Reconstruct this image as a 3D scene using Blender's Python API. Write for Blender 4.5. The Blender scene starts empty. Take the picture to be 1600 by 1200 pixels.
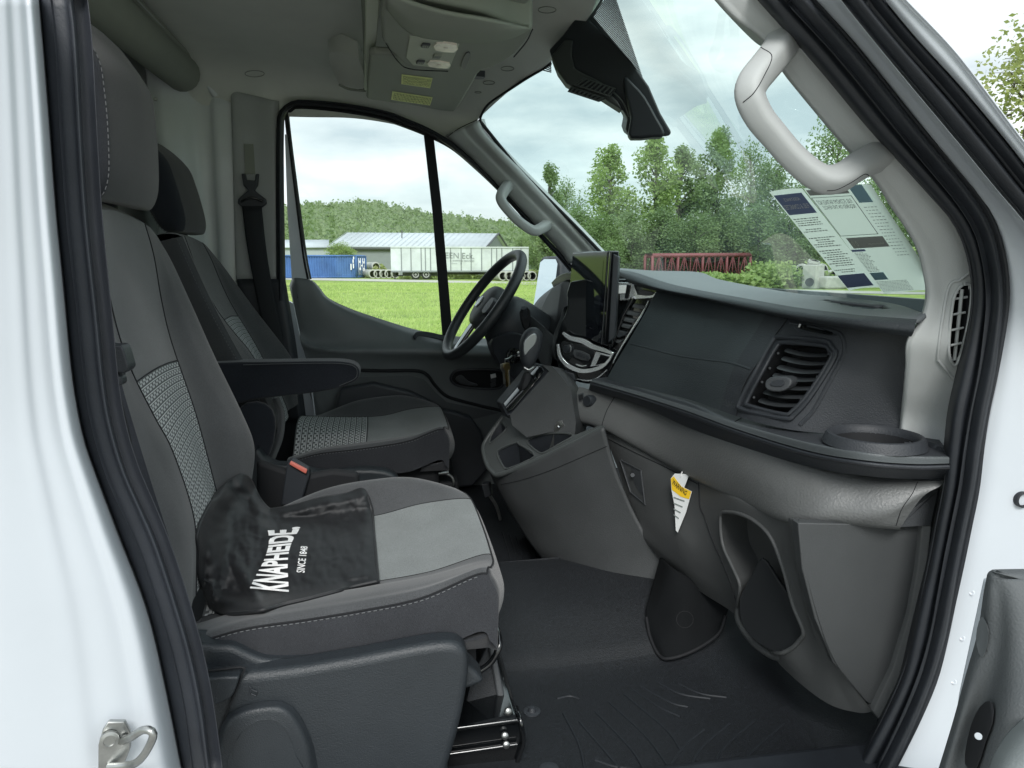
import bpy, bmesh, math, random
from mathutils import Vector, Matrix, noise
from mathutils.bvhtree import BVHTree
R = math.radians
random.seed(7)
SC = bpy.context.scene
COL = SC.collection

# ------------------------------------------------------------- camera
CAM = Vector((0.0, -.79, 1.62))
PITCH, YAW, F = R(9.43), R(9.3), 1150.0
cd = bpy.data.cameras.new('camera')
cam = bpy.data.objects.new('camera', cd); COL.objects.link(cam)
cam.location = CAM
cam.rotation_euler = (math.pi/2 - PITCH, 0, -YAW)
cd.sensor_width = 36; cd.lens = 36*F/1600
cd.clip_start = .05; cd.clip_end = 3000
SC.camera = cam

# ------------------------------------------------------------- sky and light (bright overcast)
SUN_EL, SUN_AZ = R(44), R(188)
world = bpy.data.worlds.new('World'); SC.world = world; world.use_nodes = True
wt = world.node_tree; wt.nodes.clear()
def wn(t): return wt.nodes.new(t)
out = wn('ShaderNodeOutputWorld'); bg = wn('ShaderNodeBackground'); bg.inputs['Strength'].default_value = .1
sky = wn('ShaderNodeTexSky'); sky.sky_type = 'NISHITA'; sky.sun_disc = False
sky.sun_elevation = SUN_EL; sky.sun_rotation = SUN_AZ; sky.air_density = 1.2; sky.dust_density = 2
tc = wn('ShaderNodeTexCoord'); mp = wn('ShaderNodeMapping'); mp.inputs['Scale'].default_value = (1.0, 1.0, 3.4)
mp.inputs['Location'].default_value = (.3, .1, .25)
n1 = wn('ShaderNodeTexNoise'); n1.inputs['Scale'].default_value = 3.6; n1.inputs['Detail'].default_value = 9; n1.inputs['Roughness'].default_value = .52
n2 = wn('ShaderNodeTexNoise'); n2.inputs['Scale'].default_value = 1.7; n2.inputs['Detail'].default_value = 4
r1 = wn('ShaderNodeValToRGB'); r1.color_ramp.elements[0].position = .37; r1.color_ramp.elements[0].color = (3.9, 4.5, 4.85, 1)
r1.color_ramp.elements[1].position = .62; r1.color_ramp.elements[1].color = (7.0, 7.2, 7.2, 1)
e = r1.color_ramp.elements.new(.5); e.color = (5.4, 5.85, 6.05, 1)
r2 = wn('ShaderNodeValToRGB'); r2.color_ramp.elements[0].position = .42; r2.color_ramp.elements[0].color = (0.0,)*3+(1,)
r2.color_ramp.elements[1].position = .66; r2.color_ramp.elements[1].color = (.3,)*3+(1,)
mx = wn('ShaderNodeMixRGB')
L = wt.links.new
L(tc.outputs['Generated'], mp.inputs[0]); L(mp.outputs[0], n1.inputs[0]); L(mp.outputs[0], n2.inputs[0])
L(n1.outputs[0], r1.inputs[0]); L(n2.outputs[0], r2.inputs[0]); L(r2.outputs[0], mx.inputs[0])
L(r1.outputs[0], mx.inputs[1]); L(sky.outputs[0], mx.inputs[2]); sz = wn('ShaderNodeSeparateXYZ'); L(tc.outputs['Generated'], sz.inputs[0]); mr_ = wn('ShaderNodeMapRange'); mr_.inputs[1].default_value = .25; mr_.inputs[2].default_value = 1; mr_.inputs[3].default_value = 1; mr_.inputs[4].default_value = 1.5
L(sz.outputs[2], mr_.inputs[0]); vm = wn('ShaderNodeVectorMath'); vm.operation = 'SCALE'; L(mx.outputs[0], vm.inputs[0]); L(mr_.outputs[0], vm.inputs['Scale']); L(vm.outputs[0], bg.inputs[0]); L(bg.outputs[0], out.inputs[0])
sd = bpy.data.lights.new('sun', 'SUN'); sd.energy = 1.5; sd.angle = R(22); sd.color = (1, .985, .955)
sun = bpy.data.objects.new('sun', sd); COL.objects.link(sun)
# from the open-door side, above and a little behind the photographer
sdir = Vector((math.sin(SUN_AZ)*math.cos(SUN_EL), math.cos(SUN_AZ)*math.cos(SUN_EL), math.sin(SUN_EL)))
sun.rotation_euler = sdir.to_track_quat('Z', 'Y').to_euler(); sun.location = (0, -3, 6)
SC.view_settings.view_transform = 'Standard'; SC.view_settings.look = 'None'
SC.view_settings.exposure = .90; SC.view_settings.gamma = 1; SC.view_settings.use_curve_mapping = False
SC.render.engine = 'CYCLES'
SC.cycles.max_bounces = 8; SC.cycles.transparent_max_bounces = 12; SC.cycles.diffuse_bounces = 5
SC.cycles.use_denoising = True

# ------------------------------------------------------------- geometry helpers
def ray(px, py):
    u = (px-800)/F; v = -(py-600)/F
    cp, sp, cy, sy = math.cos(PITCH), math.sin(PITCH), math.cos(YAW), math.sin(YAW)
    return Vector((sy*cp, cy*cp, -sp)) + u*Vector((cy, -sy, 0)) + v*Vector((sy*sp, cy*sp, cp))
def V(p):
    if isinstance(p, Vector): return p.copy()
    d = ray(p[0], p[1]); return CAM + d*((p[2]-CAM.y)/d.y)
def W(x, y, z): return Vector((x, y, z))
def G(px, py, z=0.0):
    d = ray(px, py); return CAM + d*((z-CAM.z)/d.z)
def pix(p):
    d = p-CAM; cp, sp, cy, sy = math.cos(PITCH), math.sin(PITCH), math.cos(YAW), math.sin(YAW)
    f = Vector((sy*cp, cy*cp, -sp)); r = Vector((cy, -sy, 0)); u = Vector((sy*sp, cy*sp, cp))
    z = d.dot(f); return (800+F*d.dot(r)/z, 600-F*d.dot(u)/z)
def inpoly(x, y, poly):
    c = False; j = len(poly)-1
    for i in range(len(poly)):
        xi, yi = poly[i][0], poly[i][1]; xj, yj = poly[j][0], poly[j][1]
        if (yi > y) != (yj > y) and x < (xj-xi)*(y-yi)/(yj-yi)+xi: c = not c
        j = i
    return c
def cr(p0, p1, p2, p3, t):
    return .5*((2*p1)+(p2-p0)*t+(2*p0-5*p1+4*p2-p3)*t*t+(3*p1-p0-3*p2+p3)*t*t*t)
def cev(pts, s):            # catmull-rom at index parameter s
    n = len(pts)
    if n == 1: return pts[0].copy()
    i = min(int(s), n-2); t = s-i
    a = pts[i-1] if i > 0 else 2*pts[0]-pts[1]
    d = pts[i+2] if i+2 < n else 2*pts[-1]-pts[-2]
    return cr(a, pts[i], pts[i+1], d, t)
def resample(pts, m):
    k = 12*(len(pts)-1); dense = [cev(pts, i/12) for i in range(k+1)]
    L_ = [0]
    for a, b in zip(dense, dense[1:]): L_.append(L_[-1]+(b-a).length)
    o = []; j = 0
    for i in range(m):
        t = L_[-1]*i/(m-1)
        while j < k-1 and L_[j+1] < t: j += 1
        s = (t-L_[j])/max(1e-9, L_[j+1]-L_[j]); o.append(dense[j].lerp(dense[j+1], min(1, s)))
    return o
def smooth_loop(pts, per=5):
    n = len(pts); o = []
    for i in range(n):
        for k in range(per): o.append(cr(pts[i-1], pts[i], pts[(i+1) % n], pts[(i+2) % n], k/per))
    return o
def link(o, parent=None, mat=None):
    COL.objects.link(o)
    if parent is not None:
        o.parent = parent; o.matrix_parent_inverse = Matrix.Translation(-wloc(parent))
    if mat: o.data.materials.append(mat)
    return o
XF = [Matrix.Identity(4)]
BV = {}
def mk(name, verts, faces, mat, parent=None, ang=38, uv=None, flip=None, kind=None):
    me = bpy.data.meshes.new(name)
    vs = [XF[-1] @ v for v in verts]
    me.from_pydata([tuple(v) for v in vs], [], faces)
    if uv is not None:
        ul = me.uv_layers.new(name='uv')
        for l in me.loops: ul.data[l.index].uv = uv[l.vertex_index]
    for p in me.polygons: p.use_smooth = True
    me.update()
    if ang is not None and ang < 180: me.set_sharp_from_angle(angle=R(ang))
    o = bpy.data.objects.new(name, me); link(o, parent, mat)
    if kind: o['kind'] = kind
    return o
def recalc(o):
    bm = bmesh.new(); bm.from_mesh(o.data); bmesh.ops.recalc_face_normals(bm, faces=bm.faces); bm.to_mesh(o.data); bm.free()
def bevel(o, w, seg=3, ang=35):
    m = o.modifiers.new('bevel', 'BEVEL'); m.width = w; m.segments = seg; m.limit_method = 'ANGLE'; m.angle_limit = R(ang); m.harden_normals = False
    return o
def subd(o, n=1):
    m = o.modifiers.new('subd', 'SUBSURF'); m.levels = n; m.render_levels = n; return o
def solid(o, t, off=-1):
    m = o.modifiers.new('solid', 'SOLIDIFY'); m.thickness = t; m.offset = off; m.use_even_offset = False; return o
def thing(name, label, cat, loc=(0, 0, 0), group=None, kind=None):
    o = bpy.data.objects.new(name, None); COL.objects.link(o); o.empty_display_size = .1
    l = XF[-1] @ Vector(loc); o.location = l; o['_l'] = list(l)
    o['label'] = label; o['category'] = cat
    if group: o['group'] = group
    return o
def wloc(o):
    return Vector(list(o['_l'])) if o is not None and '_l' in o.keys() else Vector((0, 0, 0))
def tag(o, label, cat, group=None):
    o['label'] = label; o['category'] = cat
    if group: o['group'] = group
    return o

class Surf:
    def __init__(s, lines, m=40, n=None, mode='arc', cross=10, t0=0):
        ls = [[V(p) for p in l] for l in lines]
        if mode == 'idx':
            k = len(ls[0]); rows = [[cev(l, i*(k-1)/(m-1)) for i in range(m)] for l in ls]
        elif mode in ('tz', 'tx'):
            ax = 2 if mode == 'tz' else 0; z0 = t0; rows = []
            for l in ls:
                d = [cev(l, i/12) for i in range(12*(len(l)-1)+1)]; a_, b_ = d[0], d[6]; sl_ = (b_-a_)/(b_[ax]-a_[ax]); d[0:0] = [a_+sl_*(z0-a_[ax])] if a_[ax] > z0 else []
                top = d[-1][ax]; q = []
                for i in range(m):
                    z = z0+(top-z0)*i/(m-1)
                    for a, b in zip(d, d[1:]):
                        if a[ax]-1e-7 <= z <= b[ax]+1e-7 and b[ax] > a[ax]: q.append(a.lerp(b, (z-a[ax])/(b[ax]-a[ax]))); break
                    else: q.append(min(d, key=lambda p: abs(p[ax]-z)))
                rows.append(q)
        elif mode == 'z':
            rows = []
            for l in ls:
                dense = [cev(l, i/10) for i in range(10*(len(l)-1)+1)]; rows.append(dense)
            zt = min(max(p.z for p in r) for r in rows); zb = max(min(p.z for p in r) for r in rows); o = []
            for r in rows:
                q = []
                for i in range(m):
                    z = zb+(zt-zb)*i/(m-1)
                    for a, b in zip(r, r[1:]):
                        if min(a.z, b.z)-1e-9 <= z <= max(a.z, b.z)+1e-9 and a.z != b.z: q.append(a.lerp(b, (z-a.z)/(b.z-a.z))); break
                    else: q.append(min(r, key=lambda p: abs(p.z-z)))
                o.append(q)
            rows = o
        else: rows = [resample(l, m) for l in ls]
        s.m = m; s.nl = len(rows); s.cross = cross if n is None else n; s.rows = rows
        N = s.cross*(s.nl-1)+1; s.N = N
        s.g = [[cev([rows[j][i] for j in range(s.nl)], k/s.cross) for i in range(m)] for k in range(N)]
        lu = sum((s.g[k+1][m//2]-s.g[k][m//2]).length for k in range(N-1)); lv = sum((s.g[N//2][i+1]-s.g[N//2][i]).length for i in range(m-1))
        s.lu, s.lv = lu, lv
    def ev(s, u, v):       # u across lines in line index, v 0..1 along
        a = max(0, min(s.N-1.0001, u*s.cross)); b = max(0, min(s.m-1.0001, v*(s.m-1)))
        i, j = int(a), int(b); fa, fb = a-i, b-j; g = s.g
        return g[i][j].lerp(g[i+1][j], fa).lerp(g[i][j+1].lerp(g[i+1][j+1], fa), fb)
    def nrm(s, u, v):
        e = .04; du = s.ev(min(u+e, s.nl-1), v)-s.ev(max(0, u-e), v); dv = s.ev(u, min(1, v+.02))-s.ev(u, max(0, v-.02))
        n = du.cross(dv); n.normalize()
        if n.dot(CAM-s.ev(u, v)) < 0: n = -n
        return n
    def mesh(s, name, mat, parent=None, holes=None, u0=0, u1=None, v0=0, v1=1, off=0, ang=60, thick=0, disp=None, kind=None):
        if u1 is None: u1 = s.nl-1
        nu = max(2, int(round((u1-u0)*s.cross))+1); nv = max(2, int(round((v1-v0)*(s.m-1)))+1)
        vs = []; uv = []
        for a in range(nu):
            for b in range(nv):
                u = u0+(u1-u0)*a/(nu-1); v = v0+(v1-v0)*b/(nv-1); p = s.ev(u, v)
                if off or disp:
                    p = p+s.nrm(u, v)*(off+(disp(u, v, p) if disp else 0))
                vs.append(p); uv.append((u/(s.nl-1)*s.lu, v*s.lv))
        fs = []
        for a in range(nu-1):
            for b in range(nv-1):
                f = (a*nv+b, a*nv+b+1, (a+1)*nv+b+1, (a+1)*nv+b)
                if holes:
                    c = (vs[f[0]]+vs[f[2]])/2; q = pix(c)
                    if any(inpoly(q[0], q[1], h) for h in holes): continue
                fs.append(f)
        c = s.nrm((u0+u1)/2, (v0+v1)/2); a, b, d = vs[fs[len(fs)//2][0]], vs[fs[len(fs)//2][1]], vs[fs[len(fs)//2][2]]
        nn = (b-a).cross(d-a)
        if nn.dot(CAM-a) < 0: fs = [f[::-1] for f in fs]
        o = mk(name, vs, fs, mat, parent, ang, uv, kind=kind)
        if thick: solid(o, thick, -1)
        BV.setdefault(name, BVHTree.FromPolygons([tuple(v) for v in vs], fs))
        o['_tmp'] = 0; del o['_tmp']
        s.bvh = BVHTree.FromPolygons([tuple(v) for v in vs], fs)
        return o
def tubev(pts, r, seg=8, ry=None, upv=None, cap=True, sq=1.0):
    """vertices and faces of a swept tube; r may be a list; ry an elliptical second radius along upv"""
    n = len(pts); vs = []; fs = []
    prev = None
    for i, p in enumerate(pts):
        t = (pts[min(i+1, n-1)]-pts[max(i-1, 0)]).normalized()
        if upv is not None: a = upv-t*upv.dot(t)
        elif prev is not None: a = prev-t*prev.dot(t)
        else: a = Vector((0, 0, 1))-t*t.z if abs(t.z) < .9 else Vector((1, 0, 0))-t*t.x
        a.normalize(); prev = a; b = t.cross(a)
        rr = r[i] if isinstance(r, (list, tuple)) else r
        r2 = rr if ry is None else (ry[i] if isinstance(ry, (list, tuple)) else ry)
        for k in range(seg):
            th = 2*math.pi*k/seg; s_, c_ = math.sin(th), math.cos(th); vs.append(p+a*(math.copysign(abs(s_)**sq, s_)*r2)+b*(math.copysign(abs(c_)**sq, c_)*rr))
    for i in range(n-1):
        for k in range(seg):
            a = i*seg+k; b = i*seg+(k+1) % seg; fs.append((a, b, b+seg, a+seg))
    if cap: fs.append(tuple(range(seg))[::-1]); fs.append(tuple((n-1)*seg+k for k in range(seg)))
    return vs, fs
def tube(name, pts, r, mat, parent=None, n=0, seg=10, ry=None, upv=None, closed=False, sq=1.0):
    ps = [V(p) for p in pts]
    if closed:
        ps = smooth_loop(ps, 6); ps.append(ps[0].copy())
    elif n: 
        if isinstance(r, (list, tuple)): r = [r[0]+(r[-1]-r[0])*i/(n-1) for i in range(n)] if len(r) == 2 else [cev([Vector((x, 0, 0)) for x in r], i*(len(r)-1)/(n-1)).x for i in range(n)]
        ps = resample(ps, n)
    vs, fs = tubev(ps, r, seg, ry, upv, not closed, sq)
    return mk(name, vs, fs, mat, parent, 50)
class MB:
    def __init__(s): s.v = []; s.f = []
    def add(s, vf):
        v, f = vf; k = len(s.v); s.v += v; s.f += [tuple(i+k for i in q) for q in f]; return s
    def tube(s, pts, r, seg=6, **k): return s.add(tubev([V(p) for p in pts], r, seg, **k))
    def box(s, c, d, rot=None): return s.add(boxv(c, d, rot))
    def build(s, name, mat, parent=None, ang=35, kind=None): return mk(name, s.v, s.f, mat, parent, ang, kind=kind)
def boxv(c, d, rot=None):
    c = Vector(c); M = rot or Matrix.Identity(3)
    vs = [c+M @ Vector((x*d[0]/2, y*d[1]/2, z*d[2]/2)) for x in (-1, 1) for y in (-1, 1) for z in (-1, 1)]
    return vs, [(0, 1, 3, 2), (4, 6, 7, 5), (0, 4, 5, 1), (2, 3, 7, 6), (0, 2, 6, 4), (1, 5, 7, 3)]
def box(name, c, d, mat, parent=None, rot=None, bv=0):
    o = mk(name, *boxv(c, d, rot), mat, parent, 35)
    if bv: bevel(o, bv)
    return o
def prismv(pts, ext):
    n = len(pts); vs = list(pts)+[p+ext for p in pts]
    fs = [tuple(range(n)), tuple(range(n, 2*n))[::-1]]+[(i, n+i, n+(i+1) % n, (i+1) % n)[::1] for i in range(n)]
    return vs, fs
def slab(name, outline, ext, mat, parent=None, sm=0, bv=.003, seg=3, ang=35):
    """outline of (px,py,Y) or points, extruded by ext (number = away from the camera side along +Y)"""
    ps = [V(p) for p in outline]
    if sm: ps = smooth_loop(ps, sm)
    if not isinstance(ext, Vector): ext = Vector((0, ext, 0))
    o = mk(name, *prismv(ps, ext), mat, parent, ang); recalc(o)
    if bv: bevel(o, bv, seg, 40)
    return o
def well(name, outline, ext, mat, parent=None, sm=0, shrink=.92):
    """a recess: walls going in from an outline and a floor"""
    ps = [V(p) for p in outline]
    if sm: ps = smooth_loop(ps, sm)
    c = sum(ps, Vector())/len(ps); n = len(ps)
    inn = [c+(p-c)*shrink+ext for p in ps]; vs = ps+inn
    fs = [(i, (i+1) % n, n+(i+1) % n, n+i) for i in range(n)]+[tuple(range(n, 2*n))]
    return mk(name, vs, fs, mat, parent, 35)
def loft(name, secs, mat, parent=None, sub=1, cap=True, ang=60, per=0):
    """closed sections, same count, lofted into a closed solid"""
    secs = [[V(p) for p in s_] for s_ in secs]
    if per: secs = [smooth_loop(s_, per) for s_ in secs]
    n = len(secs[0]); vs = [p for s_ in secs for p in s_]; fs = []
    for i in range(len(secs)-1):
        for k in range(n):
            a = i*n+k; b = i*n+(k+1) % n; fs.append((a, b, b+n, a+n))
    if cap: fs.append(tuple(range(n))[::-1]); fs.append(tuple((len(secs)-1)*n+k for k in range(n)))
    o = mk(name, vs, fs, mat, parent, ang); recalc(o)
    if sub: subd(o, sub)
    return o
def ring(c, r, axis, n=24, r2=None, up=None):
    axis = axis.normalized(); a = (up or Vector((0, 0, 1))) if abs(axis.z) < .9 else Vector((1, 0, 0))
    a = (a-axis*a.dot(axis)).normalized(); b = axis.cross(a)
    return [c+a*(math.sin(2*math.pi*k/n)*(r2 or r))+b*(math.cos(2*math.pi*k/n)*r) for k in range(n)]
def lathe(name, c, axis, prof, mat, parent=None, n=28, cap=True, ang=40):
    """prof: (distance along axis, radius)"""
    axis = axis.normalized(); vs = []; fs = []
    for d, r in prof: vs += ring(c+axis*d, max(r, 1e-4), axis, n)
    for i in range(len(prof)-1):
        for k in range(n):
            a = i*n+k; b = i*n+(k+1) % n; fs.append((a, b, b+n, a+n))
    if cap: fs.append(tuple(range(n))[::-1]); fs.append(tuple((len(prof)-1)*n+k for k in range(n)))
    o = mk(name, vs, fs, mat, parent, ang); recalc(o); return o
def drape(pts, bvhs, off=.001, per=8):
    """drop traced points on a surface that is already built and lift them off it"""
    if not isinstance(bvhs, (list, tuple)): bvhs = [bvhs]
    v = [Vector((p[0], p[1], 0)) for p in pts]; n = max(2, per*(len(v)-1)) if per else len(v)
    q = [cev(v, i*(len(v)-1)/(n-1)) for i in range(n)] if per else v
    o = []
    for p in q:
        d = ray(p.x, p.y).normalized(); best = None
        for b in bvhs:
            h = b.ray_cast(CAM, d)
            if h[0] is not None and (best is None or h[3] < best[3]): best = h
        if best:
            nn = best[1]; nn = nn if nn.dot(d) < 0 else -nn; o.append(best[0]+nn*off)
    return o
def bvh_of(*objs):
    r = []
    for o in objs:
        m = o.data; r.append(BVHTree.FromPolygons([tuple(v.co) for v in m.vertices], [tuple(p.vertices) for p in m.polygons]))
    return r
def stitches(name, pts, mat, parent, step=.006, ln=.0035, r=.0006):
    L_ = sum((b-a).length for a, b in zip(pts, pts[1:])); n = max(2, int(L_/step)); q = resample(pts, n+1); mb = MB()
    for a, b in zip(q, q[1:]): mb.add(tubev([a, a.lerp(b, ln/step)], r, 4))
    return mb.build(name, mat, parent, kind='stuff')
FONT = None
def textmesh(s, size=1.0, bold=0.0, res=3, cuts=0):
    c = bpy.data.curves.new('lettering', 'FONT'); c.body = s; c.size = size; c.offset = bold; c.resolution_u = res
    c.align_x = 'CENTER'; c.align_y = 'CENTER'
    o = bpy.data.objects.new('lettering', c); COL.objects.link(o); dg = bpy.context.evaluated_depsgraph_get(); dg.update()
    me = bpy.data.meshes.new_from_object(o.evaluated_get(dg)); COL.objects.unlink(o); bpy.data.objects.remove(o)
    bm = bmesh.new(); bm.from_mesh(me); bmesh.ops.triangulate(bm, faces=bm.faces)
    for _ in range(cuts): bmesh.ops.subdivide_edges(bm, edges=[e for e in bm.edges if e.calc_length() > .03], cuts=1); bmesh.ops.triangulate(bm, faces=bm.faces)
    vs = [v.co.copy() for v in bm.verts]; fs = [tuple(x.index for x in f.verts) for f in bm.faces]; bm.free(); bpy.data.meshes.remove(me)
    return vs, fs
def text_quad(name, s, quad, mat, parent=None, off=.0008, bold=0, mirror=False, fn=None):
    """flat lettering laid in a quad of four points: bottom-left, bottom-right, top-right, top-left"""
    vs, fs = textmesh(s, 1, bold); x0 = min(v.x for v in vs); x1 = max(v.x for v in vs); y0 = min(v.y for v in vs); y1 = max(v.y for v in vs)
    q = [V(p) for p in quad]; n = (q[1]-q[0]).cross(q[3]-q[0]).normalized()
    if n.dot(CAM-q[0]) < 0: n = -n
    o = []
    for v in vs:
        a = (v.x-x0)/(x1-x0); b = (v.y-y0)/(y1-y0)
        if mirror: a = 1-a
        o.append(q[0].lerp(q[1], a).lerp(q[3].lerp(q[2], a), b)+n*off)
    return mk(name, o, fs, mat, parent, None)

# ------------------------------------------------------------- materials
def mat(name, col, rough=.5, metal=0, spec=.5, grain=0, gscale=600, mott=0, mscale=6, coat=0, clear=0, sheen=0, col2=None, bumpd=.0011, stretch=None):
    m = bpy.data.materials.new(name); m.use_nodes = True; nt = m.node_tree; b = nt.nodes['Principled BSDF']
    b.inputs['Base Color'].default_value = (*col, 1); b.inputs['Roughness'].default_value = rough; b.inputs['Metallic'].default_value = metal
    b.inputs['Specular IOR Level'].default_value = spec; b.inputs['Coat Weight'].default_value = coat; b.inputs['Coat Roughness'].default_value = .05
    b.inputs['Sheen Weight'].default_value = sheen; b.inputs['Sheen Roughness'].default_value = .4
    t = nt.nodes.new('ShaderNodeTexCoord')
    src = t.outputs['Object']
    if stretch:
        mpp = nt.nodes.new('ShaderNodeMapping'); mpp.inputs['Scale'].default_value = stretch; nt.links.new(src, mpp.inputs[0]); src = mpp.outputs[0]
    if mott or col2:
        n = nt.nodes.new('ShaderNodeTexNoise'); n.inputs['Scale'].default_value = mscale; n.inputs['Detail'].default_value = 6; n.inputs['Roughness'].default_value = .65
        nt.links.new(src, n.inputs[0]); r = nt.nodes.new('ShaderNodeValToRGB'); r.color_ramp.elements[0].position = .3; r.color_ramp.elements[1].position = .7
        a = mott; r.color_ramp.elements[0].color = (*[c*(1-a) for c in col], 1); c2 = col2 or [c*(1+a) for c in col]; r.color_ramp.elements[1].color = (*c2, 1)
        nt.links.new(n.outputs[0], r.inputs[0]); nt.links.new(r.outputs[0], b.inputs['Base Color'])
        mr = nt.nodes.new('ShaderNodeMapRange'); mr.inputs[3].default_value = rough*.85; mr.inputs[4].default_value = min(1, rough*1.15)
        nt.links.new(n.outputs[0], mr.inputs[0]); nt.links.new(mr.outputs[0], b.inputs['Roughness'])
    if grain:
        n = nt.nodes.new('ShaderNodeTexNoise'); n.inputs['Scale'].default_value = gscale; n.inputs['Detail'].default_value = 3
        nt.links.new(src, n.inputs[0]); bp = nt.nodes.new('ShaderNodeBump'); bp.inputs['Strength'].default_value = grain; bp.inputs['Distance'].default_value = bumpd
        nt.links.new(n.outputs[0], bp.inputs['Height']); nt.links.new(bp.outputs[0], b.inputs['Normal'])
    return m
def fabric(name, col, sc=900, amt=.35):
    m = bpy.data.materials.new(name); m.use_nodes = True; nt = m.node_tree; b = nt.nodes['Principled BSDF']; Lk = nt.links.new
    b.inputs['Roughness'].default_value = .95; b.inputs['Specular IOR Level'].default_value = .15; b.inputs['Sheen Weight'].default_value = .25; b.inputs['Sheen Roughness'].default_value = .5
    t = nt.nodes.new('ShaderNodeTexCoord'); n = nt.nodes.new('ShaderNodeTexNoise'); n.inputs['Scale'].default_value = sc; n.inputs['Detail'].default_value = 2
    n2 = nt.nodes.new('ShaderNodeTexNoise'); n2.inputs['Scale'].default_value = 14; n2.inputs['Detail'].default_value = 4
    wv = nt.nodes.new('ShaderNodeTexWave'); wv.inputs['Scale'].default_value = 260; wv.bands_direction = 'DIAGONAL'; wv.inputs['Distortion'].default_value = 2
    r = nt.nodes.new('ShaderNodeValToRGB'); r.color_ramp.elements[0].position = .3; r.color_ramp.elements[1].position = .72
    r.color_ramp.elements[0].color = (*[c*(1-amt) for c in col], 1); r.color_ramp.elements[1].color = (*[c*(1+amt) for c in col], 1)
    mx_ = nt.nodes.new('ShaderNodeMixRGB'); mx_.blend_type = 'MULTIPLY'; mx_.inputs[0].default_value = .35
    for q in (n, n2, wv): Lk(t.outputs['Object'], q.inputs[0])
    Lk(n.outputs[0], r.inputs[0]); Lk(r.outputs[0], mx_.inputs[1]); Lk(n2.outputs[0], mx_.inputs[2]); 
    g = nt.nodes.new('ShaderNodeMixRGB'); g.blend_type = 'MULTIPLY'; g.inputs[0].default_value = 1; g.inputs[2].default_value = (1.2, 1.2, 1.2, 1)
    Lk(mx_.outputs[0], g.inputs[1]); Lk(g.outputs[0], b.inputs['Base Color'])
    ad = nt.nodes.new('ShaderNodeMath'); ad.operation = 'ADD'; Lk(n.outputs[0], ad.inputs[0]); Lk(wv.outputs[0], ad.inputs[1])
    bp = nt.nodes.new('ShaderNodeBump'); bp.inputs['Strength'].default_value = .35; bp.inputs['Distance'].default_value = .0006
    Lk(ad.outputs[0], bp.inputs['Height']); Lk(bp.outputs[0], b.inputs['Normal'])
    return m
def weave(name, dark, light):
    """woven insert: rows of light threads with small square waves between, in the cloth's own uv (metres)"""
    m = bpy.data.materials.new(name); m.use_nodes = True; nt = m.node_tree; b = nt.nodes['Principled BSDF']; Lk = nt.links.new
    b.inputs['Roughness'].default_value = .9; b.inputs['Specular IOR Level'].default_value = .2
    uvn = nt.nodes.new('ShaderNodeUVMap'); uvn.uv_map = 'uv'
    sp = nt.nodes.new('ShaderNodeSeparateXYZ'); Lk(uvn.outputs[0], sp.inputs[0])
    def M(op, a, b_=None, c=None):
        q = nt.nodes.new('ShaderNodeMath'); q.operation = op
        for i, x in enumerate((a, b_, c)):
            if x is None: continue
            if isinstance(x, (int, float)): q.inputs[i].default_value = x
            else: Lk(x, q.inputs[i])
        return q.outputs[0]
    u = sp.outputs[0]; v = sp.outputs[1]
    rows = M('MULTIPLY', v, 80.0); cols = M('MULTIPLY', u, 95.0)
    sq = M('MULTIPLY', M('SIGN', M('SINE', M('MULTIPLY', cols, 6.2832))), .17)
    fr = M('FRACT', M('ADD', rows, sq))
    line = M('LESS_THAN', M('ABSOLUTE', M('SUBTRACT', fr, .5)), .13)
    vert = M('MULTIPLY', M('LESS_THAN', M('ABSOLUTE', M('SINE', M('MULTIPLY', cols, 6.2832))), .45), M('LESS_THAN', M('ABSOLUTE', M('SUBTRACT', M('FRACT', rows), .5)), .3))
    row2 = M('LESS_THAN', M('ABSOLUTE', M('SUBTRACT', M('FRACT', rows), .98)), .09)
    fac = M('MAXIMUM', M('MAXIMUM', M('MULTIPLY', line, .75), M('MULTIPLY', vert, .6)), row2)
    mx_ = nt.nodes.new('ShaderNodeMixRGB'); mx_.inputs[1].default_value = (*dark, 1); mx_.inputs[2].default_value = (*light, 1); Lk(fac, mx_.inputs[0]); Lk(mx_.outputs[0], b.inputs['Base Color'])
    bp = nt.nodes.new('ShaderNodeBump'); bp.inputs['Strength'].default_value = .5; bp.inputs['Distance'].default_value = .001; Lk(fac, bp.inputs['Height']); Lk(bp.outputs[0], b.inputs['Normal'])
    return m
def glass(name, tint, gl=.03):
    m = bpy.data.materials.new(name); m.use_nodes = True; nt = m.node_tree; nt.nodes.clear(); Lk = nt.links.new
    o = nt.nodes.new('ShaderNodeOutputMaterial'); t = nt.nodes.new('ShaderNodeBsdfTransparent'); t.inputs[0].default_value = (*tint, 1)
    g = nt.nodes.new('ShaderNodeBsdfGlossy'); g.inputs['Roughness'].default_value = .01; g.inputs[0].default_value = (.9, 1, .97, 1)
    f = nt.nodes.new('ShaderNodeFresnel'); f.inputs[0].default_value = 1.45; mx_ = nt.nodes.new('ShaderNodeMixShader')
    Lk(f.outputs[0], mx_.inputs[0]); Lk(t.outputs[0], mx_.inputs[1]); Lk(g.outputs[0], mx_.inputs[2]); Lk(mx_.outputs[0], o.inputs[0]); return m
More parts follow.
